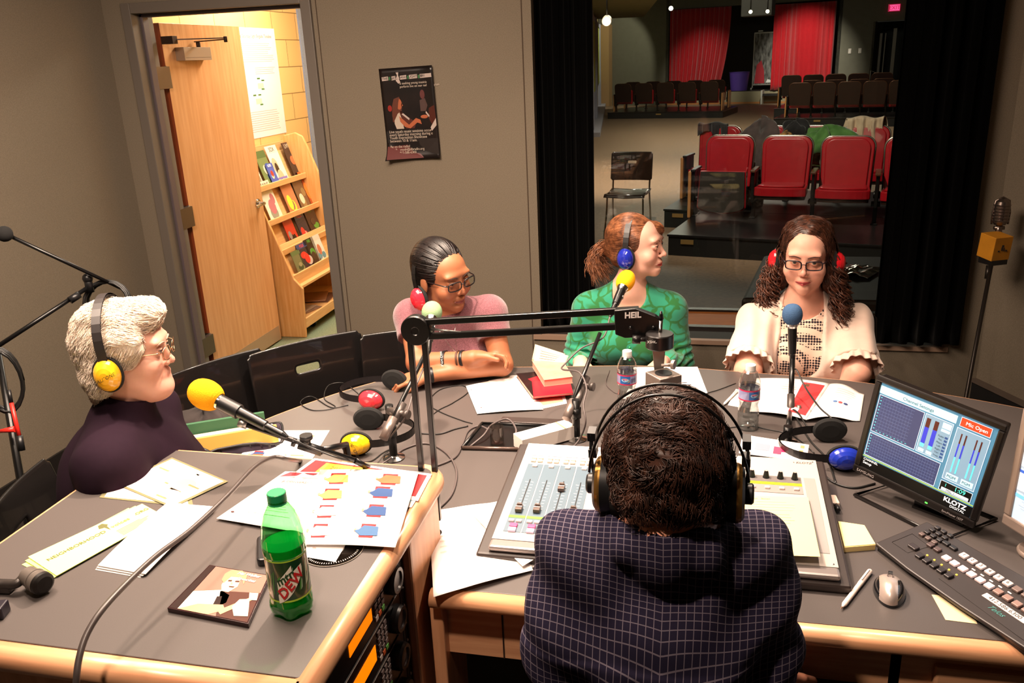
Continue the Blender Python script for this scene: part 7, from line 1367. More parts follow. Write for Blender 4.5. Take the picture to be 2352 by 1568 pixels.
def floral(name):
    m = bpy.data.materials.new(name); m.use_nodes = True; nt = m.node_tree; b = nt.nodes['Principled BSDF']; b.inputs['Roughness'].default_value = .85; b.inputs['Sheen Weight'].default_value = .3
    tc = nt.nodes.new('ShaderNodeTexCoord'); n1 = nt.nodes.new('ShaderNodeTexVoronoi'); n1.feature = 'DISTANCE_TO_EDGE'; n1.inputs['Scale'].default_value = 19; n2 = nt.nodes.new('ShaderNodeTexVoronoi'); n2.inputs['Scale'].default_value = 7.5; n2.inputs['Randomness'].default_value = .8
    nw = nt.nodes.new('ShaderNodeTexNoise'); nw.inputs['Scale'].default_value = 9; va = nt.nodes.new('ShaderNodeMix'); va.data_type = 'VECTOR'; va.inputs[0].default_value = .12
    nt.links.new(tc.outputs['Object'], nw.inputs['Vector']); nt.links.new(tc.outputs['Object'], va.inputs[4]); nt.links.new(nw.outputs['Color'], va.inputs[5]); nt.links.new(va.outputs[1], n1.inputs['Vector']); nt.links.new(va.outputs[1], n2.inputs['Vector'])
    r1 = nt.nodes.new('ShaderNodeValToRGB'); r1.color_ramp.elements[0].position = .055; r1.color_ramp.elements[1].position = .085; r1.color_ramp.elements[0].color = lin('#17682c'); r1.color_ramp.elements[1].color = lin('#1e8868')
    r2 = nt.nodes.new('ShaderNodeValToRGB'); r2.color_ramp.elements[0].position = .20; r2.color_ramp.elements[1].position = .27; r2.color_ramp.elements[0].color = (1, 1, 1, 1); r2.color_ramp.elements[1].color = (0, 0, 0, 1)
    mx = nt.nodes.new('ShaderNodeMix'); mx.data_type = 'RGBA'; mx.inputs[7].default_value = lin('#186a2e'); nt.links.new(n1.outputs['Distance'], r1.inputs[0]); nt.links.new(n2.outputs['Distance'], r2.inputs[0]); nt.links.new(r2.outputs[0], mx.inputs[0]); nt.links.new(r1.outputs[0], mx.inputs[6]); nt.links.new(mx.outputs[2], b.inputs['Base Color']); return m
T_, RT, _m = torso_prims(JC, .010, bust=1.15, sh=.85); P = list(T_)
for a_, b_, c_ in (('SL', 'EL', 'WL'), ('SR', 'ER', 'WR')): P += arm_prims(JC[a_], JC[b_], JC[c_], .012, .03, 1.0, .72)
lo, hi = bounds([JC[k] for k in ('SL', 'SR', 'N', 'P', 'EL', 'ER', 'WL', 'WR')], .16)
def exC(p): sl = np.exp(-((p[:, 2]-(mC[2]-.23))/.07)**2)*(np.abs((p-mC)@xC) > .13); return .0035*wav(p, 18, 6)+sl*.005*np.sin(p[:, 2]*210+wav(p, 12, 3)*2)
cloth(tC, 'cardigan', P, lo, hi, .0055, floral('green_floral'), extra=exC, cuts=[('-', .004, q_cap(NC+UPV*.12, NC+bC*.05-UPV*.02, .060, .066)), ('-', .004, q_cap(NC+bC*.06-UPV*.01, NC+bC*.15-UPV*.135, .060, .012))])
g = MB(); c0 = NC+bC*.14-UPV*.155; [g.sph(c0-UPV*.045*i+bC*.018*min(i, 2), .0055, 0, 10) for i in range(4)]; build('button_row', g, mat('green_button', '#1c8a50', .4), tC)
W, R = local(MC_, sC); hC = hair_mat('auburn_hair', '#9a6240', '#5e3824', .36)
hp = [('+', 0, q_ell(W((0, -.026, .040)), np.array([.083, .102, .095])*sC, R)), ('+', .03, q_ell(W((0, -.06, -.03)), np.array([.07, .048, .055])*sC, R)), ('-', .012, q_ell(W((.006, .126, -.042)), np.array([.083, .083, .110])*sC, R)), ('-', .01, q_ell(W((0, .03, -.085)), np.array([.12, .055, .058])*sC, R)), ('+', .012, q_ell(W((-.030, .070, .070)), np.array([.046, .036, .022])*sC, R@RX(-.5))), ('+', .012, q_ell(W((-.056, .062, .045)), np.array([.018, .026, .035])*sC, R)), ('+', .02, q_ell(W((0, -.115, -.012)), np.array([.03, .03, .03])*sC, R))]
V, Fq = head_only(MC_, sC, hp, .0035); N = vnormals(V, Fq)
def combC(p, n): q = (p-cC)@R; return np.stack([-q[:, 0]*6, -np.ones(len(p)), -(q[:, 2]-0.0)*5], 1)@R.T
S1 = strands(V, N, 4200, combC, .06, 7, .0009, .0008, 31, jit=.08, taper=.4)
rs = np.random.RandomState(8); n_ = 900; tt = np.linspace(0, 1, 10); Pb = np.zeros((n_, 10, 3)); st = W((0, -.135, -.005))
for i in range(n_):
    e = R@np.array([.030*rs.randn(), -.015+.018*rs.randn(), -.095+.022*rs.randn()]); b0 = R@(np.array([rs.randn(), rs.randn(), rs.randn()])*.009); Pb[i] = st+b0+np.outer(tt, e)+np.outer(np.sin(tt*math.pi), R@np.array([.01*rs.randn(), -.030, .012*rs.randn()]))
npobj('hair', *joinvf([(V, Fq), S1, tubes(Pb, .0011, 3, .4)]), hC, tC)
g = MB(); g.tube([W((.080, -.004, -.045)), W((.081, -.002, -.075))], .0012, 0, 6); g.sph(W((.081, -.002, -.078)), .0025, 0, 8); build('earring', g, CHROME, tC)
headphones(M4(R, W((0, -.014, -.010))), sC, 'blue headphones worn over the auburn ponytail', '#1c2a9c', tilt=-.05, bandc='#1a1a1c', rise=.004)
# ---------- woman in the cream blouse
sD = 1.0; cD = D(1852, 588, 2.98); aD = -100; MD = make_head_frame(cD, aD, -6, 0); fD = fwd(aD); bD = fwd(-96); xD = np.array([.99, .05, 0])
skD = skin_mat('skin_rosy', '#dca48e', '#a43c40')
ND = cD-UPV*.165-fD*.035; mD = ND-UPV*.055+np.array([0.01, .01, 0])
JD = dict(N=ND, SL=mD+xD*.175-UPV*.038, SR=mD-xD*.175-UPV*.038, P=np.array([mD[0]+.02, mD[1]+.06, .52]), EL=D(1968, 856, 2.95), ER=D(1718, 852, 2.98), WL=np.array([.50, 2.93, .655]), WR=np.array([.20, 2.95, .655]))
tD, VD, FD = person('person with long curly brown hair, glasses and a cream blouse facing the camera', (cD[0], cD[1], 0), MD, sD, JD, skD, dict(jaw=1.08, cheek=1.12, smile=.5), torso_kw=dict(belly=1.12, bust=1.25), armt=1.12, iris='#3a4a44', brow='#3a2018', look=(-.12, -.02), lid=.45, lipc='#a83c40', hands=[dict(Wr=JD['WL'], d=(-.9, .1, -.3), n=-UPV, curl=.5, s=.9), dict(Wr=JD['WR'], d=(.9, .1, -.3), n=-UPV, curl=.5, side=-1, s=.9)])
T_, RT, _m = torso_prims(JD, .014, belly=1.15, bust=1.3, sh=.9); P = list(T_)
for a_, b_ in (('SL', 'EL'), ('SR', 'ER')): P.append(('+', .04, sleeve(JD[a_], JD[b_], .80, .066, .082)))
lo, hi = bounds([JD[k] for k in ('SL', 'SR', 'N', 'P', 'EL', 'ER')], .18)
def exD(p): u = (p-mD)@xD; return .005*wav(p, 14, 12)+.0035*np.sin(u*95+wav(p, 7, 2)*2.2)*(np.abs(u) > .05)+.006*np.sin(np.arctan2((p-mD)@bD, np.abs(u)-.17)*11)*(np.abs(u) > .16)*(p[:, 2] < mD[2]-.10)
cutD = [('-', .004, q_cap(ND+UPV*.13, ND+bD*.05-UPV*.02, .064, .07)), ('-', .006, q_cap(ND+bD*.09-UPV*.03, ND+bD*.20-UPV*.34, .078, .084))]
CRM = mat('cream_chiffon', '#dcc2b2', .85, noise=.3, scale=30, col2='#ccb0a0', sheen=.4); oD, VDc, FDc = cloth(tD, 'blouse', P, lo, hi, .0055, CRM, extra=exD, cuts=cutD)
for a_, b_ in (('SL', 'EL'), ('SR', 'ER')):
    S_ = np.array(JD[a_]); E_ = np.array(JD[b_]); d_ = (E_-S_)/np.linalg.norm(E_-S_); c0 = S_+(E_-S_)*.79; F_ = frame(d_); g = MB()
    g.grid(lambda u, v: c0+F_@np.array([(.072+.012*v+.006*v*math.sin(u*2*math.pi*17)+.004*math.sin(u*2*math.pi*5))*math.cos(u*2*math.pi), (.072+.012*v+.006*v*math.sin(u*2*math.pi*17))*math.sin(u*2*math.pi), -.012+.045*v+.004*math.sin(u*40)]), 110, 5, 0, .0012); build('sleeve_ruffle', g, CRM, tD)
def crochet(name):
    m = bpy.data.materials.new(name); m.use_nodes = True; nt = m.node_tree; b = nt.nodes['Principled BSDF']; b.inputs['Roughness'].default_value = .9
    tc = nt.nodes.new('ShaderNodeTexCoord'); v = nt.nodes.new('ShaderNodeTexVoronoi'); v.inputs['Scale'].default_value = 105; v.inputs['Randomness'].default_value = .12; r = nt.nodes.new('ShaderNodeValToRGB'); r.color_ramp.elements[0].position = .44; r.color_ramp.elements[1].position = .52; r.color_ramp.elements[0].color = lin('#16121e'); r.color_ramp.elements[1].color = lin('#dcbca8')
    w2 = nt.nodes.new('ShaderNodeTexWave'); w2.wave_type = 'RINGS'; w2.inputs['Scale'].default_value = 9; w2.rings_direction = 'Z' if 0 else 'SPHERICAL'; r2 = nt.nodes.new('ShaderNodeValToRGB'); r2.color_ramp.elements[0].position = .72; r2.color_ramp.elements[1].position = .80
    mx = nt.nodes.new('ShaderNodeMix'); mx.data_type = 'RGBA'; mx.inputs[7].default_value = lin('#e0c0ac'); nt.links.new(tc.outputs['Object'], v.inputs['Vector']); nt.links.new(tc.outputs['Object'], w2.inputs['Vector']); nt.links.new(v.outputs['Distance'], r.inputs[0]); nt.links.new(w2.outputs['Fac'], r2.inputs[0]); nt.links.new(r2.outputs[0], mx.inputs[0]); nt.links.new(r.outputs[0], mx.inputs[6]); nt.links.new(mx.outputs[2], b.inputs['Base Color']); return m
T2, _, _ = torso_prims(JD, .004, belly=1.14, bust=1.28); cp_ = [('-', .004, q_cap(ND+UPV*.10, ND+bD*.02, .070, .075)), ('-', .004, q_cap(ND+bD*.09-UPV*.0, ND+bD*.19-UPV*.125, .070, .012)), ('&', .003, q_plane(mD-UPV*.36, (0, 0, -1))), ('&', .003, lambda p: np.abs((p-mD)@xD)-.105)]
cloth(tD, 'crochet_panel', list(T2), lo, hi, .005, crochet('crochet_lace'), fold=.001, cuts=cp_)
cloth(tD, 'navy_camisole', [(a, b, c) for a, b, c in torso_prims(JD, -.001, belly=1.12, bust=1.26)[0]], lo, hi, .008, mat('navy_cotton', '#1c1834', .8), fold=0, cuts=[('&', 0, q_plane(mD-UPV*.125, (0, 0, 1)))])
W, R = local(MD, sD); hD = hair_mat('curly_brown', '#5a3424', '#2c1810', .38)
hp = [('+', 0, q_ell(W((0, -.028, .044)), np.array([.090, .104, .096])*sD, R)), ('-', .012, q_ell(W((0, .118, -.035)), np.array([.082, .090, .118])*sD, R)), ('-', .006, q_cap(W((0, .08, .14)), W((0, -.02, .160)), .003, .003))]
for k in (-1, 1): hp += [('+', .02, q_ell(W((k*.082, -.03, -.055)), np.array([.026, .05, .085])*sD, R))]
hp += [('+', .03, q_ell(W((0, -.075, -.08)), np.array([.08, .04, .10])*sD, R)), ('~', 0, lambda p: .004*wav(p, 60, 9))]
V, Fq = head_only(MD, sD, hp, .004); N = vnormals(V, Fq)
def combD(p, n): q = (p-cD)@R; return np.stack([np.sign(q[:, 0])*(.9-np.clip(np.abs(q[:, 0])*8, 0, .8)), -np.clip(q[:, 1]*4, -.3, .5), -.35-np.abs(q[:, 0])*9], 1)@R.T
L_ = [(V, Fq), strands(V, N, 3600, combD, .075, 9, .0011, .0008, 41, jit=.12, curl=.004, taper=.5)]
rs = np.random.RandomState(17); n_ = 560; K = 56; tt = np.linspace(0, 1, K); Pb = np.zeros((n_, K, 3))
for i in range(n_):
    k = 1 if rs.rand() > .5 else -1; a = rs.rand(); fr0 = rs.rand(); st = np.array([k*(.068+.034*rs.rand()), -.075+.095*rs.rand(), .03-.09*rs.rand()]); Ln = .18+.19*rs.rand(); end = st+np.array([k*(.062*rs.rand()+.012), .055*rs.rand()-.01, -Ln]); turns = 3.5+3.5*rs.rand(); rad = (.007+.008*rs.rand()); ph = rs.rand()*6.28
    cen = st[None]*(1-tt[:, None])+end[None]*tt[:, None]; cen[:, 0] += k*.016*np.sin(tt*math.pi); hel = np.stack([np.cos(tt*turns*6.28+ph), np.sin(tt*turns*6.28+ph), 0*tt], 1)*(rad*np.clip(tt*4, 0, 1))[:, None]; Pb[i] = W((0, 0, 0))+((cen+hel)*sD)@R.T
L_.append(tubes(Pb, .0024, 4, .5)); npobj('hair', *joinvf(L_), hD, tD)
glasses(tD, MD, sD, '#160a12', 'rect')
headphones(M4(R, W((0, -.012, -.006))), sD, 'red headphones worn over the long curly hair', '#d81c28', tilt=-.05, bandc='#3a1c14', wide=1.09)
# ---------- man seen from behind
sE = 1.04; cE = D(1536, 1098, 1.33); MEe = make_head_frame(cE, 88, -16, -1); fE = fwd(90)
skE = skin_mat('skin_hand', '#d89478', '#b8605a')
NE = D(1532, 1225, 1.30); mE = (D(1318, 1290, 1.40)+D(1742, 1300, 1.40))/2; mE = np.array([mE[0], mE[1]+.0, mE[2]+.0])
JE = dict(N=NE, SL=D(1336, 1285, 1.40), SR=D(1724, 1295, 1.40), P=np.array([mE[0]-.0, mE[1]-.10, .53]), EL=D(1290, 1480, 1.42), ER=D(1752, 1475, 1.42), WL=np.array([-.16, 1.44, .70]), WR=np.array([.15, 1.40, .665]))
tE, VE, FE = person('person seen from behind with dark curly hair and a navy checked shirt', (mE[0], mE[1]-.1, 0), MEe, sE, {**JE, 'SL': JE['SR'], 'SR': JE['SL'], 'EL': JE['ER'], 'ER': JE['EL'], 'WL': JE['WR'], 'WR': JE['WL']} if 0 else JE, skE, dict(), torso_kw=dict(belly=1.15), brow='#1a100c', iris='#2a1a10', res=.0036, hands=[dict(Wr=JE['WR'], d=(.25, .9, -.1), n=-UPV, curl=.5, side=-1, thumb=.9), dict(Wr=JE['WL'], d=(0, 1, 0), n=-UPV, curl=.5, side=1)], trousers='#20242e')
def check_mat(name):
    m = bpy.data.materials.new(name); m.use_nodes = True; nt = m.node_tree; b = nt.nodes['Principled BSDF']; b.inputs['Roughness'].default_value = .9; b.inputs['Specular IOR Level'].default_value = .1
    tc = nt.nodes.new('ShaderNodeAttribute'); tc.attribute_name = 'clothuv'; sp = nt.nodes.new('ShaderNodeSeparateXYZ'); nt.links.new(tc.outputs['Vector'], sp.inputs[0]); outs = []
    for ch in (0, 1):
        a = nt.nodes.new('ShaderNodeMath'); a.operation = 'MULTIPLY'; a.inputs[1].default_value = 1/.0118; f = nt.nodes.new('ShaderNodeMath'); f.operation = 'FRACT'; s_ = nt.nodes.new('ShaderNodeMath'); s_.operation = 'LESS_THAN'; s_.inputs[1].default_value = .11
        nt.links.new(sp.outputs[ch], a.inputs[0]); nt.links.new(a.outputs[0], f.inputs[0]); nt.links.new(f.outputs[0], s_.inputs[0]); outs.append(s_)
    mx_ = nt.nodes.new('ShaderNodeMath'); mx_.operation = 'MAXIMUM'; nt.links.new(outs[0].outputs[0], mx_.inputs[0]); nt.links.new(outs[1].outputs[0], mx_.inputs[1]); mu = nt.nodes.new('ShaderNodeMath'); mu.operation = 'MULTIPLY'; mu.inputs[1].default_value = .62; nt.links.new(mx_.outputs[0], mu.inputs[0])
    mx = nt.nodes.new('ShaderNodeMix'); mx.data_type = 'RGBA'; mx.inputs[6].default_value = lin('#1e1a2c'); mx.inputs[7].default_value = lin('#7a707c'); nt.links.new(mu.outputs[0], mx.inputs[0]); nt.links.new(mx.outputs[2], b.inputs['Base Color']); return m
T_, RT, _m = torso_prims(JE, .016, belly=1.2, sh=1.0); P = list(T_)
for a_, b_, c_ in (('SL', 'EL', 'WL'), ('SR', 'ER', 'WR')): P += arm_prims(JE[a_], JE[b_], JE[c_], .020, .05, 1.06, .86)
# collar roll and shoulder bunching
P += [('+', .012, q_cap(NE-UPV*.03, NE+UPV*.035+np.array([0, .014, 0]), .074, .060)), ('+', .006, q_cap(NE-UPV*.022+[-.05, -.02, 0], NE-UPV*.022+[.05, -.02, 0], .040, .040))]
def exE(p):
    u = p[:, 0]-mE[0]; z = p[:, 2]-mE[2]; yb = p[:, 1] < mE[1]+.1
    f = .007*wav(p*[1, 1, 1.8], 11, 21)+.0035*wav(p, 26, 22)
    f += .009*np.sin(z*48-np.abs(u)*26+.8*wav(p, 6, 3))*np.exp(-((np.abs(u)-.16)/.09)**2)*(z > -.35)            # creases from the armpits
    f += -.009*np.exp(-((np.abs(u)-.085)/.022)**2)*np.exp(-((z-.055)/.05)**2)                                # folds beside the collar
    f += .004*np.tanh((np.abs(u)-.030)/.003)*np.exp(-(np.abs(u)/.05)**2)*(z < -.11)*yb                        # centre box pleat
    f += .0022*np.tanh((z+.095+.06*np.abs(u))/.002)*np.exp(-((z+.095)/.03)**2)*yb
    return f
lo, hi = bounds([JE[k] for k in ('SL', 'SR', 'N', 'P', 'EL', 'ER', 'WL', 'WR')], .17)
oE, V, Fq = cloth(tE, 'checked_shirt', P, lo, hi, .005, check_mat('navy_check'), extra=exE, cuts=[('-', .003, q_ell(cE+np.array([0, .01, -.01]), (.098, .112, .125))), ('-', .004, q_cap(NE+UPV*.02+fE*.0, NE+UPV*.10, .052, .06)), ('&', 0, q_plane((0, 0, .50), (0, 0, -1)))])
u = V[:, 0]-mE[0]; z = V[:, 2]-mE[2]; fan = 1-.35*np.clip((z+.10)/-.3, 0, 1)*np.exp(-(u/.10)**2)
uv = np.stack([u*fan+.003*wav(V, 10, 2), V[:, 2]+(V[:, 1]-mE[1]+.06)*(.9*np.clip(1+(z)/.14, 0, 1))+.004*wav(V, 9, 5)-.16*np.abs(u), 0*u], 1); a = oE.data.attributes.new('clothuv', 'FLOAT_VECTOR', 'POINT'); a.data.foreach_set('vector', uv.astype(np.float32).ravel())
W, R = local(MEe, sE); hE = hair_mat('dark_curls', '#4a2c20', '#24140e', .5)
hp = [('+', 0, q_ell(W((0, -.028, .044)), np.array([.090, .108, .093])*sE, R)), ('+', .03, q_ell(W((0, -.060, -.018)), np.array([.072, .048, .060])*sE, R)), ('+', .02, q_ell(W((0, -.060, -.058)), np.array([.052, .034, .026])*sE, R)), ('-', .012, q_ell(W((0, .115, -.03)), np.array([.085, .085, .11])*sE, R)), ('~', 0, lambda p: .004*wav(p, 55, 31)+.003*wav(p, 100, 33)), ('&', 0, q_plane(NE+UPV*.045, (0, -.2, -1)))]
V, Fq = head_only(MEe, sE, hp, .0035); N = vnormals(V, Fq)
def combE(p, n): return n*.9+np.stack([wav(p, 60, 51), wav(p, 60, 52)*.8, -.5+.7*wav(p, 55, 53)], 1)*.9
rs = np.random.RandomState(5); n_ = 8500; pk = rs.choice(len(V), n_); K = 9; tt = np.linspace(0, 1, K); tx = np.cross(N[pk], rs.randn(n_, 3)); tx /= np.linalg.norm(tx, axis=1)[:, None]; dn = np.array([0, 0, -1.])@np.eye(3); base = V[pk]; Ln = .010+.016*rs.rand(n_); sp = 3.2+2.6*rs.rand(n_)
flow = combE(base, N[pk])*0+np.stack([wav(base, 28, 61), wav(base, 28, 62), -.6+wav(base, 28, 63)], 1); flow -= N[pk]*np.sum(flow*N[pk], 1)[:, None]; flow /= np.linalg.norm(flow, axis=1)[:, None]+1e-9; bt = np.cross(N[pk], flow)
Pb = base[:, None]+N[pk][:, None]*((.0008+.0045*np.sin(tt*2.6))[None, :, None])+flow[:, None]*(Ln[:, None]*tt)[..., None]+bt[:, None]*(.006*np.sin(tt[None, :]*sp[:, None]))[..., None]
npobj('hair', *joinvf([(V, Fq), tubes(Pb, .0010, 3, .4)]), hE, tE)
headphones(M4(R@RX(.42), W((0, -.01, .0))), sE*1.0, 'black open-wire studio headphones with gold rings on the man at the console', '#000000', style='studio', wide=1.03)
# ================================================================ microphones, arms, cables, chairs
def foam_mat(c): return mat('foam_'+c, c, .95, noise=.25, scale=400, bump=.3, spec=.1)
def mic(label, ball, d, foamc, body_len=.13, br=.0115, cat='microphone', fr_=(.031, .036), parent=None, silver=False):
    """foam ball centre, d = direction from ball to the cable end"""
    d = np.array(d, float)/np.linalg.norm(d); t = thing('microphone', label, cat, ball); F_ = frame(d)
    g = MB(); n = 14; pr_ = [(fr_[0]*math.sin(math.pi*(i/n)*.83)**.8, -fr_[1]*math.cos(math.pi*(i/n)*.83)) for i in range(n+1)]; g.lathe(pr_+[(.0, pr_[-1][1])], (0, 0, 0), 0, 32, M4(F_, ball)); build('windscreen', g, foam_mat(foamc), t)
    z0 = fr_[1]*.78; g = MB(); g.lathe([(.0, z0-.004), (.0175, z0-.004), (.0185, z0+.003), (.0165, z0+.010), (.0140, z0+.016)], (0, 0, 0), 0, 28, M4(F_, ball)); build('collar', g, CHROME, t)
    g = MB(); g.lathe([(.0140, z0+.014), (.0135, z0+.05), (br, z0+body_len), (br*.8, z0+body_len+.002), (.0088, z0+body_len+.004), (.0088, z0+body_len+.045), (.0045, z0+body_len+.058), (0, z0+body_len+.06)], (0, 0, 0), 0, 28, M4(F_, ball)); build('body', g, BLKM if not silver else mat('gunmetal', '#5a5250', .3, .8), t)
    g = MB(); g.box(ball+d*(z0+.045)+F_[:, 0]*.0137, (.002, .012, .006), 0, F_@RY(math.pi/2) if 0 else F_); build('switch', g, STEEL, t)
    return t, np.array(ball)+d*(z0+body_len+.058)
def clip(t, p, d, r=.016, L=.045):
    g = MB(); F_ = frame(d); g.lathe([(r, -L/2), (r+.003, -L/2), (r+.003, L/2), (r, L/2)], (0, 0, 0), 0, 20, M4(F_, p)); build('clip', g, BLK, t)
def stand(label, head, clutch, tail, foot, post_top=None, dk=BLKM, weight=True):
    head, clutch, tail, foot = [np.array(a, float) for a in (head, clutch, tail, foot)]; t = thing('mic_stand', label, 'microphone stand', foot)
    g = MB(); g.lathe([(0, 0), (.030, 0), (.032, .004), (.016, .009), (.010, .012)], foot, 0, 28); build('flange', g, CHROME, t)
    g = MB(); g.tube([foot+UPV*.006, [foot[0], foot[1], clutch[2]-.012]], .0115, 0, 16); g.tube([foot+UPV*.07, foot+UPV*.10], .0155, 0, 16); build('post', g, dk, t)
    d = (head-tail)/np.linalg.norm(head-tail); g = MB(); g.tube([tail, head], .0062, 0, 12); build('boom', g, dk, t)
    g = MB(); g.tube([clutch-d*.03, clutch+d*.03], .0125, 0, 14); nx = np.cross(d, UPV); nx /= np.linalg.norm(nx); g.tube([clutch-nx*.008, clutch+nx*.022], .009, 0, 12); g.tube([clutch+nx*.022, clutch+nx*.034], .013, 0, 14); g.tube([[foot[0], foot[1], clutch[2]-.03], clutch], .012, 0, 12); build('clutch', g, mat('clutch_grey', '#4c4542', .4, .5), t)
    if weight: g = MB(); g.tube([tail-d*.01, tail+d*.055], .0125, 0, 18); build('counterweight', g, mat('weight_grey', '#857872', .35, .6), t)
    return t
def cable(name, label, pts, r=.0026, m=CABLE, n=8, group=None, cat='cable'):
    g = MB(); g.tube(spline(pts, n), r, 0, 8); o = build(name, g, m); tag(o, label, cat, group); return o
ZT = lambda px, py, h=.004: Z(px, py, TZ+h)
# left microphone with yellow foam
bA = D(473, 906, 1.93); eA = D(628, 987, 1.90); tm, e = mic('microphone with large yellow foam before the white-haired woman', bA, eA-bA, '#e89c16', .13, fr_=(.035, .042))
clip(tm, bA+(eA-bA)*.36, eA-bA, .0145, .05)
hA = D(556, 972, 1.915); tlA = D(815, 1057, 1.93); clA = D(706, 1026, 1.92); fo = Z(790, 1055, TZ)
t = thing('mic_stand', 'black boom stand holding the yellow-foam microphone over the left desk', 'microphone stand', (-.80, 1.72, TZ))
g = MB(); g.tube([hA, tlA], .0062, 0, 12); g.tube([tlA, tlA+np.array([.02, .05, -.05])], .007, 0, 10); build('boom', g, BLKM, t)
g = MB(); dA = (tlA-hA)/np.linalg.norm(tlA-hA); g.tube([clA-dA*.02, clA+dA*.035], .0115, 0, 14); g.tube([clA+dA*.0, clA+UPV*.028], .009, 0, 12); g.tube([clA+UPV*.020, clA+UPV*.030], .015, 0, 14); g.tube([hA-dA*.008, hA+dA*.012], .010, 1, 14); g.tube([clA-dA*.036, clA-dA*.028], .010, 0, 14); build('clutch', g, [BLK, STEEL], t)
g = MB(); g.tube([clA+dA*.03, [clA[0]+.03, 1.725, .95], [clA[0]+.04, 1.73, TZ+.005]], .009, 0, 12); g.lathe([(0, 0), (.03, 0), (.03, .004), (.01, .010)], (clA[0]+.04, 1.73, TZ), 0, 24); build('post', g, BLKM, t)
cable('mic_cable', 'thin cable running from the yellow-foam microphone along its boom', [e, D(645, 1000, 1.905), D(680, 1012, 1.90), D(720, 1030, 1.90), D(800, 1058, 1.915), Z(850, 1060, TZ+.05), Z(880, 1040, TZ+.01), Z(900, 1030, TZ+.004)], .0024, CABLEK)
# pale green microphone of the braided woman
bB_ = D(992, 717, 2.52); hB_ = D(975, 815, 2.36); tm, e = mic('microphone with pale green foam before the braided woman', bB_, D(984, 800, 2.40)-bB_, '#7a9470', .10)
stand('table stand of the pale green microphone, with grey counterweight', hB_, D(915, 948, 2.28), D(884, 1000, 2.24), Z(905, 1052, TZ))
cable('mic_cable', 'cable hanging from the pale green microphone down to the table', [e, D(975, 840, 2.36), D(950, 900, 2.3), D(930, 960, 2.26), Z(895, 1010, TZ+.06), Z(905, 1050, TZ+.005), Z(870, 1070, TZ+.004), Z(900, 1050, TZ+.02)], .0026)
# yellow microphone of the woman in green
bC_ = D(1437, 645, 2.72); hC_ = D(1405, 715, 2.64); tm, e = mic('microphone with yellow foam before the woman in the green cardigan', bC_, D(1402, 725, 2.62)-bC_, '#e89c16', .08, fr_=(.030, .040))
stand('table stand of the yellow-foam microphone between the braided woman and green cardigan', D(1378, 765, 2.60), D(1340, 885, 2.52), D(1303, 955, 2.44), Z(1324, 1008, TZ))
cable('mic_cable', 'grey cable looping from the boom past the open paperback to the table', [e, D(1385, 775, 2.6), D(1335, 800, 2.62), D(1298, 835, 2.6), D(1292, 848, 2.56), D(1330, 855, 2.5), D(1347, 890, 2.46), D(1340, 930, 2.42), D(1345, 970, 2.4), Z(1330, 1010, TZ+.02), Z(1300, 1040, TZ+.006), Z(1280, 1045, TZ+.004)], .0026)
# blue microphone
bD_ = D(1820, 722, 2.62); tm, e = mic('microphone with blue-grey foam upright before the cream blouse', bD_, D(1820, 830, 2.66)-bD_, '#3f5a7c', .10, fr_=(.031, .034))
t = thing('mic_stand', 'upright black table stand of the blue-grey foam microphone', 'microphone stand', Z(1808, 1015, TZ)); q = Z(1808, 1015, TZ)
g = MB(); top = e-np.array([0, 0, .0]); g.tube([q+UPV*.003, [q[0], q[1], TZ+.05]], .013, 0, 16); g.tube([[q[0], q[1], TZ+.04], D(1815, 940, 2.62)], .0075, 0, 12); g.tube([D(1815, 965, 2.6), D(1817, 905, 2.62)], .0115, 1, 16); g.tube([D(1817, 910, 2.62), top+(bD_-top)*.22], .0085, 0, 12); build('post', g, [BLKM, mat('clutch_grey', '#4c4542', .4, .5)], t)
g = MB(); c = D(1816, 938, 2.61); ex_ = np.array([1, .1, 0]); g.tube([c, c+ex_*.026], .006, 0, 10); g.tube([c+ex_*.018, c+ex_*.03], .0115, 0, 14); g.tube([c-UPV*.018, c-ex_*.028-UPV*.018], .006, 0, 10); g.tube([c-ex_*.022-UPV*.018, c-ex_*.034-UPV*.018], .0125, 0, 14); build('knob', g, mat('weight_grey', '#857872', .35, .6), t)
g = MB(); g.lathe([(0, 0), (.028, 0), (.028, .004), (.013, .008)], q, 0, 24); build('flange', g, CHROME, t)
cable('mic_cable', 'black cable looping right from the blue-grey foam microphone', [e, D(1830, 850, 2.64), D(1850, 890, 2.6), D(1882, 935, 2.5), D(1912, 965, 2.44), Z(1900, 993, TZ+.01), Z(1860, 985, TZ+.006), Z(1835, 950, TZ+.02), D(1822, 945, 2.58), Z(1860, 1010, TZ+.004), Z(1900, 1055, TZ+.004), Z(1920, 1110, TZ+.004)], .0026, CABLEK)
# ---------- boom arm with hanging square microphone
t = thing('boom_arm', 'black spring boom arm lettered HEIL crossing the picture', 'boom arm', (-.56, 1.70, TZ)); hub = D(957, 757, 1.84); ae = D(1480, 728, 1.72); ay = (ae-hub)/np.linalg.norm(ae-hub)
up_ = np.cross(np.cross(ay, UPV), ay); up_ /= np.linalg.norm(up_); nrm = np.cross(ay, up_)
if nrm@(CAMP-hub) < 0: nrm = -nrm
FA_ = np.stack([ay, up_, nrm], 1)
if np.linalg.det(FA_) < 0: FA_[:, 2] *= -1
L = np.linalg.norm(ae-hub); g = MB()
for o in (.0165, -.0165): g.box(hub+ay*L*.5+up_*o, (L-.02, .0135, .0135), 0, FA_)
build('upper_arm', g, mat('arm_black', '#0c0b0b', .3, .2), t, bevel=.0015)
low = D(957, 1090, 1.84); low[0:2] = [hub[0]-.004, hub[1]]; low = np.array([hub[0]-.0, hub[1]+.0, .80]); g = MB()
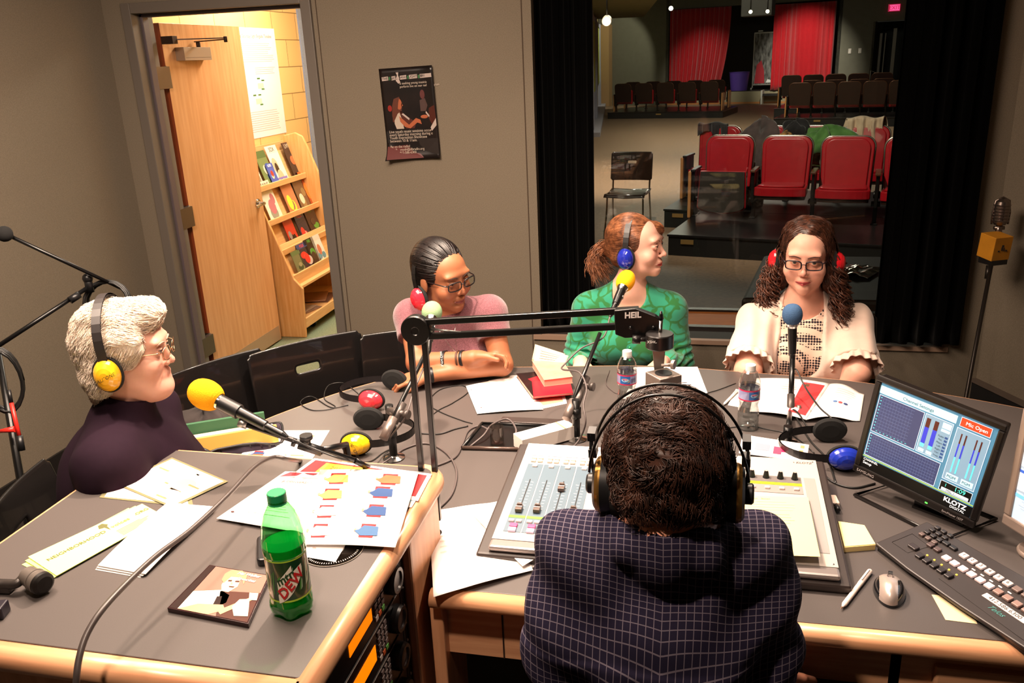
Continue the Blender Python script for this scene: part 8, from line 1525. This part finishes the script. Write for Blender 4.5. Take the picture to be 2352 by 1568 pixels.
for o in (.0165, -.0165): g.box((hub+low)/2+ay*o, (.0125, .0125, hub[2]-low[2]), 0, np.eye(3) if 0 else RZ(math.atan2(ay[1], ay[0])))
build('lower_arm', g, MC['arm_black'], t, bevel=.0015)
g = MB(); g.lathe([(0, -.012), (.032, -.012), (.034, -.008), (.034, .008), (.032, .012), (.010, .012), (.008, .010), (0, .010)], (0, 0, 0), 0, 40, M4(frame(nrm), hub)); build('hinge_disc', g, MC['arm_black'], t)
g = MB(); hp_ = [(-.050, .030), (.0, .032), (.045, .010), (.060, -.004), (.055, -.026), (.02, -.040), (-.03, -.040), (-.052, -.030)]; hc = D(1462, 735, 1.715); g.prism([(a*.86, b*.86) for a, b in hp_], -.010, .010, 0, M4(FA_, hc)); build('end_hinge', g, MC['arm_black'], t, bevel=.002)
text('HEIL', M4(FA_, hc+np.array(FA_@np.array([-.006, .014, .0115*(1 if FA_[:, 2]@nrm > 0 else -1)]))), .017, mat('heil_white', '#d8d0cc', .5), t, bold=.0006, font_shear=.1)
for a, b in ((-.012, -.012), (.034, -.014)): g = MB(); g.sph(hc+FA_@np.array([a, b, .0105*(1 if FA_[:, 2]@nrm > 0 else -1)]), .004, 0, 10); build('bolt', g, BLKM, t)
g = MB(); g.tube([low, low-UPV*.045], .010, 0, 14); g.lathe([(0, 0), (.03, 0), (.03, .012), (.012, .016)], (low[0], low[1], .75), 0, 24); build('clamp_base', g, BLKM, t)
sp_ = [hub+ay*.05+up_*.004+RNG.randn(3)*0, hub+ay*.14-up_*.010]; g = MB(); g.tube([hub+ay*.02+up_*.002, hub+ay*.10-up_*.012], .0028, 0, 8); build('spring', g, STEEL, t)
# microphone hung from it
mh = D(1518, 745, 1.70); t = thing('microphone', 'square-bodied grey microphone hanging from the boom arm before the man', 'microphone', D(1528, 880, 1.66))
c1 = D(1515, 780, 1.69); g = MB(); g.tube([mh+UPV*.012, c1-UPV*.002], .0042, 0, 12); g.tube([mh+UPV*.028, mh+UPV*.012], [.002, .006], 1, 10); build('rod', g, [CHROME, BLKM], t)
g = MB(); g.lathe([(0, -.016), (.0265, -.016), (.028, -.014), (.028, .012), (.0265, .014), (0, .014)], c1, 0, 40); g.tube([c1+[-.026, 0, 0], c1+[-.046, 0, -.001]], .005, 0, 12); g.tube([c1+[-.038, 0, -.001], c1+[-.054, 0, -.001]], .0095, 0, 8); build('weight_disc', g, mat('disc_black', '#171414', .35), t)
text('XSHOCK', M4(RZ(.1)@RX(math.radians(75)), c1+np.array([-.008, -.0275, .004])), .0075, WHT, t)
bt = D(1524, 852, 1.665); g = MB(); g.prism([(-.014, .0), (.012, .0), (.0085, -.055), (-.009, -.055)], -.007, .007, 0, M4(RX(math.pi/2), c1-UPV*.016)); g.xf(np.eye(4)); build('yoke', g, STEEL, t, bevel=.001)
g = MB(); g.lathe([(0, -.003), (.0095, -.003), (.0095, .003), (0, .003)], (0, 0, 0), 0, 20, M4(frame((1, -.35, 0)), bt+np.array([.019, -.004, .016]))); g.cyl(bt+np.array([-.004, 0, .012]), bt+np.array([.016, -.003, .016]), .003, 0, 8); build('wing_knob', g, mat('knob_pale', '#a89c94', .35, .4), t)
g = MB(); rB_ = RZ(math.radians(38)); g.box(bt-UPV*.047, (.052, .052, .085), 0, rB_); build('body', g, mat('mic_grey', '#7d7068', .42, .35, noise=.15, scale=40), t, bevel=.002)
g = MB(); g.lathe([(0, 0), (.017, 0), (.017, .0012), (0, .0012)], bt-UPV*.0045, 0, 24); build('socket', g, BLK, t)
# ---------- small microphone on the left desk edge
mA_ = D(92, 1330, 1.585); t = thing('microphone', 'small grey gooseneck microphone lying at the left desk edge by the leaflets', 'microphone', mA_); d0 = Z(116, 1350, LZ+.03)-Z(50, 1315, LZ+.035); d0 /= np.linalg.norm(d0); mA_ = Z(80, 1330, LZ+.026)
g = MB(); g.lathe([(0, -.030), (.012, -.030), (.018, -.022), (.019, .0), (.021, .001), (.021, .004), (.0195, .005), (.0195, .008), (.021, .009), (.0215, .020)], (0, 0, 0), 0, 30, M4(frame(d0), mA_)); build('body', g, mat('mic_shell_grey', '#6e6660', .35, .4), t)
g = MB(); g.lathe([(.0215, .020), (.0205, .027), (.015, .031), (0, .032)], (0, 0, 0), 0, 30, M4(frame(d0), mA_)); build('grille', g, mat('grille_dark', '#1c1816', .5, .5, noise=.6, scale=900), t)
g = MB(); g.tube(spline([mA_-d0*.028, Z(38, 1340, LZ+.022), Z(10, 1342, LZ+.018), Z(-40, 1345, LZ+.018)]), .0085, 0, 12); g.box(Z(-6, 1345, LZ+.012), (.06, .022, .016), 0, RZ(.1)); build('mount_arm', g, mat('mount_dark', '#3a3533', .35, .5), t)
g = MB(); g.box(Z(2, 1400, LZ+.012), (.018, .03, .024), 0, RZ(.3)); o = build('clamp', g, mat('violet_black', '#16101c', .4), bevel=.003); tag(o, 'small dark clamp block at the left end of the desk', 'clamp')
cable('desk_cable', 'thick dark cable arching over the left desk down its front edge', [Z(720, 1062, TZ+.05), D(668, 1056, 1.88), D(630, 1050, 1.83), D(585, 1072, 1.76), D(520, 1140, 1.64), D(440, 1215, 1.53), D(360, 1275, 1.44), D(290, 1340, 1.36), D(235, 1400, 1.30), D(200, 1455, 1.27), D(182, 1510, 1.25), D(175, 1568, 1.24), D(172, 1640, 1.25)], .005, mat('cable_grey', '#3c3432', .4), 10)
# ---------- floor stand at the left wall
t = thing('mic_stand', 'tall black floor stand with two booms against the left wall', 'microphone stand', (-2.62, 2.2, 0)); b0 = D(8, 535, 2.75); b1 = D(292, 668, 3.0); j = D(205, 658, 2.95); k0 = D(-10, 798, 2.75)
base = D(58, 1140, 2.75); jt = D(-8, 800, 2.75)
g = MB(); g.tube([b0, b1], .0065, 0, 10); build('boom', g, BLKM, t); g = MB(); g.tube([k0, j], .0075, 0, 10); build('boom', g, BLKM, t)
g = MB(); g.sph(D(10, 537, 2.74), .026, 0, 20); build('windscreen', g, FOAMK, t)
g = MB(); g.tube([j-UPV*.02, j+UPV*.035], .014, 0, 12); g.sph(j+UPV*.03, .018, 0, 12); g.tube([D(160, 690, 2.9), D(182, 676, 2.92)], .013, 0, 12); build('clutch', g, BLK, t)
g = MB(); pb = D(52, 1130, 2.75); pt_ = D(-4, 810, 2.75); dd = (pb-pt_); g.tube([pt_, pb, pt_+dd*(pt_[2]-.02)/(pt_[2]-pb[2])], [.010, .013, .014], 0, 12); build('pole', g, BLKM, t)
foot = pt_+dd*(pt_[2]-.02)/(pt_[2]-pb[2])
for a in (0, 2.1, 4.2): g = MB(); g.tube([foot+UPV*.10, foot+np.array([.25*math.cos(a), .25*math.sin(a), -.005])], .008, 0, 8); build('leg', g, BLKM, t)
def coil(name, label, c, r, n, ax, rad=.003, m=CABLEK, sq=1.0):
    rs = np.random.RandomState(int(abs(c[0])*100)); F_ = frame(ax); pts = []
    for i in range(n*20): a = i/20*2*math.pi; rr = r*(1+.10*math.sin(i*.31)+.05*math.sin(i*.11+1)); pts.append(np.array(c)+F_@np.array([rr*math.cos(a), rr*sq*math.sin(a), .012*math.sin(i*.17)]))
    g = MB(); g.tube(pts, rad, 0, 6); o = build(name, g, m); tag(o, label, 'cable coil'); return o
coil('cable_coil', 'coil of black cable hanging on the stand behind the white hair', D(248, 700, 2.97), .075, 7, (.3, -.9, .3), .0042)
coil('cable_coil', 'long loops of black cable hanging at the left edge of the photo', D(8, 880, 2.72), .055, 7, (.6, -.8, 0), .0042, sq=1.9)
t = thing('cable_plug', 'black cable plug with red tape dangling by the left wall', 'plug', D(42, 960, 2.7)); g = MB(); g.tube([D(26, 925, 2.7), D(36, 968, 2.7), D(44, 1000, 2.7)], .0065, 0, 10); build('tape', g, mat('red_tape', '#d82820', .4), t)
g = MB(); g.tube([D(44, 1000, 2.7), D(50, 1035, 2.7)], .011, 0, 12); g.tube([D(20, 895, 2.7), D(26, 925, 2.7)], .006, 0, 8); build('plug_body', g, BLK, t); g = MB(); g.tube([D(0, 990, 2.7), D(35, 985, 2.7)], [.006, .011], 0, 8); build('tape', g, MC['red_tape'], t)
# ---------- vintage microphone on the right
t = thing('mic_stand', 'thin stand with an orange cube flag, by the right wall', 'microphone stand', (1.2, 3.6, 0)); top = D(2300, 545, 3.5); cubc = D(2285, 565, 3.5)
pb = D(2222, 895, 3.42); dd = pb-cubc; ft = cubc+dd*((cubc[2]-.01)/(cubc[2]-pb[2])); g = MB(); g.tube([cubc, pb, ft], .008, 0, 12); g.lathe([(0, 0), (.12, 0), (.12, .015), (.02, .03)], (ft[0], ft[1], 0), 0, 28); g.tube([D(2272, 610, 3.5)-0*UPV, D(2268, 640, 3.5)], .012, 0, 12); build('pole', g, mat('pole_grey', '#3a3430', .35, .7), t)
g = MB(); g.box(cubc, (.085, .085, .10), 0, RZ(.45)@RX(.1)); build('cube_flag', g, mat('flag_orange', '#d08a1c', .6, noise=.3, scale=20), t, bevel=.002); g = MB(); g.box(cubc-UPV*.058, (.075, .075, .03), 0, RZ(.45)); build('cube_base', g, BLK, t)
fl_ = RZ(.45); g = MB()
for (x, z, w_, h) in ((0, .012, .010, .018), (-.004, -.004, .006, .014), (.006, -.006, .005, .014), (-.018, -.012, .008, .006), (.018, -.012, .008, .006), (0, .026, .006, .006)): g.box(cubc+fl_@np.array([x, -.0435, z]), (w_, .001, h), 0, fl_)
build('flag_emblem', g, INK, t)
t = thing('microphone', 'silver vintage ribbed microphone standing on the orange cube', 'microphone', D(2300, 490, 3.5)); c = D(2300, 487, 3.5); g = MB()
g.lathe([(0, -.052), (.022, -.052), (.030, -.040), (.031, .0), (.031, .028), (.027, .045), (.015, .056), (0, .059)], c, 0, 28); build('grille_body', g, mat('old_chrome', '#8a7c74', .25, .9), t)
g = MB(); [g.lathe([(.0305, z-.003), (.0335, z), (.0305, z+.003)], c, 0, 28) for z in (-.035, -.022, -.009, .004, .017, .030)]; g.tube([c+[.031, 0, -.05], c+[.033, 0, 0], c+[.026, 0, .048], c+[0, 0, .062], c+[-.026, 0, .048], c+[-.033, 0, 0], c+[-.031, 0, -.05]], .004, 0, 8); build('ribs', g, MC['old_chrome'], t)
g = MB(); g.tube([c-UPV*.052, c-UPV*.105], .013, 0, 14); g.tube([c-UPV*.066-[.02, 0, 0], c-UPV*.066+[.02, 0, 0]], .008, 0, 12); build('swivel', g, MC['old_chrome'], t)
g = MB(); g.bx(.55, 1.2, -.36, -.04, 0, .34, 0); g.xf(M4(RZ(math.atan2(RWd[1], RWd[0])), (RW0[0], RW0[1], 0))); o = build('speaker_case', g, mat('case_black2', '#0c0a0a', .6), bevel=.01); tag(o, 'low black case on the floor beside the right wall', 'case')
# ---------- headphones lying on the table
def lie(c, yaw, tiltx, roll=0): return M4(RZ(math.radians(yaw))@RX(math.radians(tiltx))@RY(math.radians(roll)), c)
headphones(lie(Z(848, 988, TZ+.035), 100, 90), 1.0, 'yellow headphones lying on the table beside the red pair', '#f0b818', brand='CALIFONE', bandc='#14110f')
headphones(lie(Z(868, 893, TZ+.035), -95, 92), 1.0, 'red headphones lying on the table near the empty chair', '#e0303c', bandc='#141012')
headphones(lie(Z(1905, 1018, TZ+.035), -85, 92), .98, 'blue headphones lying between the console and the black monitor', '#1c2f9c', bandc='#0f0e10')
# ---------- cables over the table
K_ = [('thin black cord winding from the red headphones', [(825, 905), (790, 880), (755, 885), (745, 915), (770, 935), (720, 942), (690, 925), (715, 910), (760, 935), (800, 930)], .0016), ('thin cord running from the braided woman across the table', [(990, 955), (1010, 940), (1040, 925), (1075, 900), (1060, 885), (1010, 895), (985, 925), (1010, 945), (1060, 965), (1085, 972)], .0016),
      ('grey cable in a large loop left of the console', [(895, 1055), (930, 1030), (980, 1018), (1025, 1040), (1048, 1080), (1040, 1130), (1010, 1165), (985, 1175)], .003), ('grey cable snaking from the cable well to the left desk', [(1120, 985), (1100, 978), (1075, 990), (1062, 1020), (1045, 1050), (1000, 1070), (960, 1078), (890, 1070)], .003),
      ('cable arching over the cable well', [(1080, 1025), (1110, 1000), (1130, 975), (1165, 962), (1185, 985), (1180, 1010)], .003), ('black cord with a plug by the cable well', [(965, 995), (1010, 996), (1045, 985), (1075, 978)], .0022),
      ('thin black cord from the blue headphones towards the bottle', [(1870, 1040), (1820, 1000), (1760, 985), (1720, 978), (1660, 985), (1625, 1000)], .0016), ('cord passing between the bottle and the pages near the green cardigan', [(1400, 850), (1392, 880), (1410, 900), (1425, 905), (1418, 915)], .0016),
      ('black cable lying from the monitor to the plug', [(2010, 1110), (1960, 1120), (1910, 1105), (1885, 1075), (1890, 1050)], .0026), ('thin cord behind the hanging microphone and bottle', [(1690, 880), (1650, 895), (1620, 905), (1600, 925)], .0014)]
for lb, pts, r in K_: 
    hh = [r+.0005+(.03*math.sin(math.pi*i/(len(pts)-1)) if 'arching' in lb else 0) for i in range(len(pts))]; cable('cord', lb, [Z(p[0], p[1], TZ+h) for p, h in zip(pts, hh)], r, CABLEK if 'black' in lb or 'thin' in lb else CABLE, 8)
# ---------- chairs
def chair_at(label, backc, a, ref=None, hole=True, name='chair', wm=1.0, zoff=0):
    a = math.radians(a); R = RZ(a); o = R@np.array([0, .2, 0]); loc = (backc[0]-o[0], backc[1]-o[1], 0)
    return cafe_chair(name, label, loc, a, 'black shell chairs in the studio', hole, '#0f0d0d', wmul=wm)
chair_at('empty black chair with an oval hand hole between the braided woman and door', Z(718, 858, .71), 48, wm=1.05)
chair_at('black chair behind the braided woman', Z(962, 836, .70), 22)
chair_at('black chair between the white-haired woman and the door, seat full of bags', Z(508, 922, .69), 62, hole=False)
chair_at('black chair with hand hole under the white-haired woman', cA-fA*.30, 111)
chair_at('black chair under the woman in the green cardigan', np.array([mC[0], mC[1]+.22, 0]), 0)
chair_at('black chair under the woman in the cream blouse', np.array([mD[0]+.07, mD[1]+.17, 0]), 8, wm=1.05)
o = chair_at('black chair under the man in the checked shirt', np.array([mE[0], mE[1]-.30, 0]), 180, hole=False)
# ---------- tote bag with books beside the white-haired woman
tb = D(545, 1005, 2.62); t = thing('tote_bag', 'dark purple zip bag standing open behind the left desk', 'bag', (tb[0], tb[1], .45))
g = MB(); bc_ = D(540, 1010, 2.55); R = RZ(.55)
def bagf(u, v): a = u*2*math.pi; x = .16*abs(math.cos(a))**.5*np.sign(math.cos(a)); y = .085*abs(math.sin(a))**.5*np.sign(math.sin(a)); return bc_+R@np.array([x*(1-.12*v+.02*math.sin(5*a)), y*(1-.1*v)+.006*math.sin(7*a), -.30+.30*v+.012*math.sin(3*a)*v])
g.grid(bagf, 40, 8, 0, .006); build('bag_body', g, mat('purple_canvas', '#2c2030', .8, noise=.4, scale=40), t)
g = MB(); g.tube([bagf(u, 1.0) for u in np.linspace(0, .98, 40)], .004, 0, 6, closed=True); [g.box(bagf(u, .98), (.006, .004, .01)) for u in np.linspace(.5, 1, 18)]; g.tube(spline([bagf(.55, 1), bagf(.55, 1)+R@np.array([0, -.01, .03]), bagf(.70, 1)+R@np.array([0, -.03, .02]), bagf(.75, .7)]), .006, 0, 8); build('zipper', g, mat('zip_black', '#100e12', .5), t)
for i, (c_, lb, dz) in enumerate((('#d8a850', 'yellow folder standing in the dark zip bag', .02), ('#e8dcd0', 'white book standing in the dark zip bag', .012), ('#e0b898', 'pale tan folder leaning in the dark zip bag', .006), ('#2c5a3c', 'green folder at the back of the dark zip bag', .035))):
    g = MB(); g.box(bc_+R@np.array([-.01*i, -.045+.028*i, -.13+dz]), (.25, .014, .30), 0, R@RX(-.12)); tag(build('folder', g, mat('folder'+c_, c_, .6), bevel=.002), lb, 'folder')
g = MB(); heapc = D(470, 965, 2.72)
heap('jacket', 'dark brown jacket heaped on the chair behind the white-haired woman', 'jacket', heapc-UPV*.03, (.16, .10, .07), mat('brown_cloth', '#2a2220', .9, col2='#1c1614', scale=12), 12)
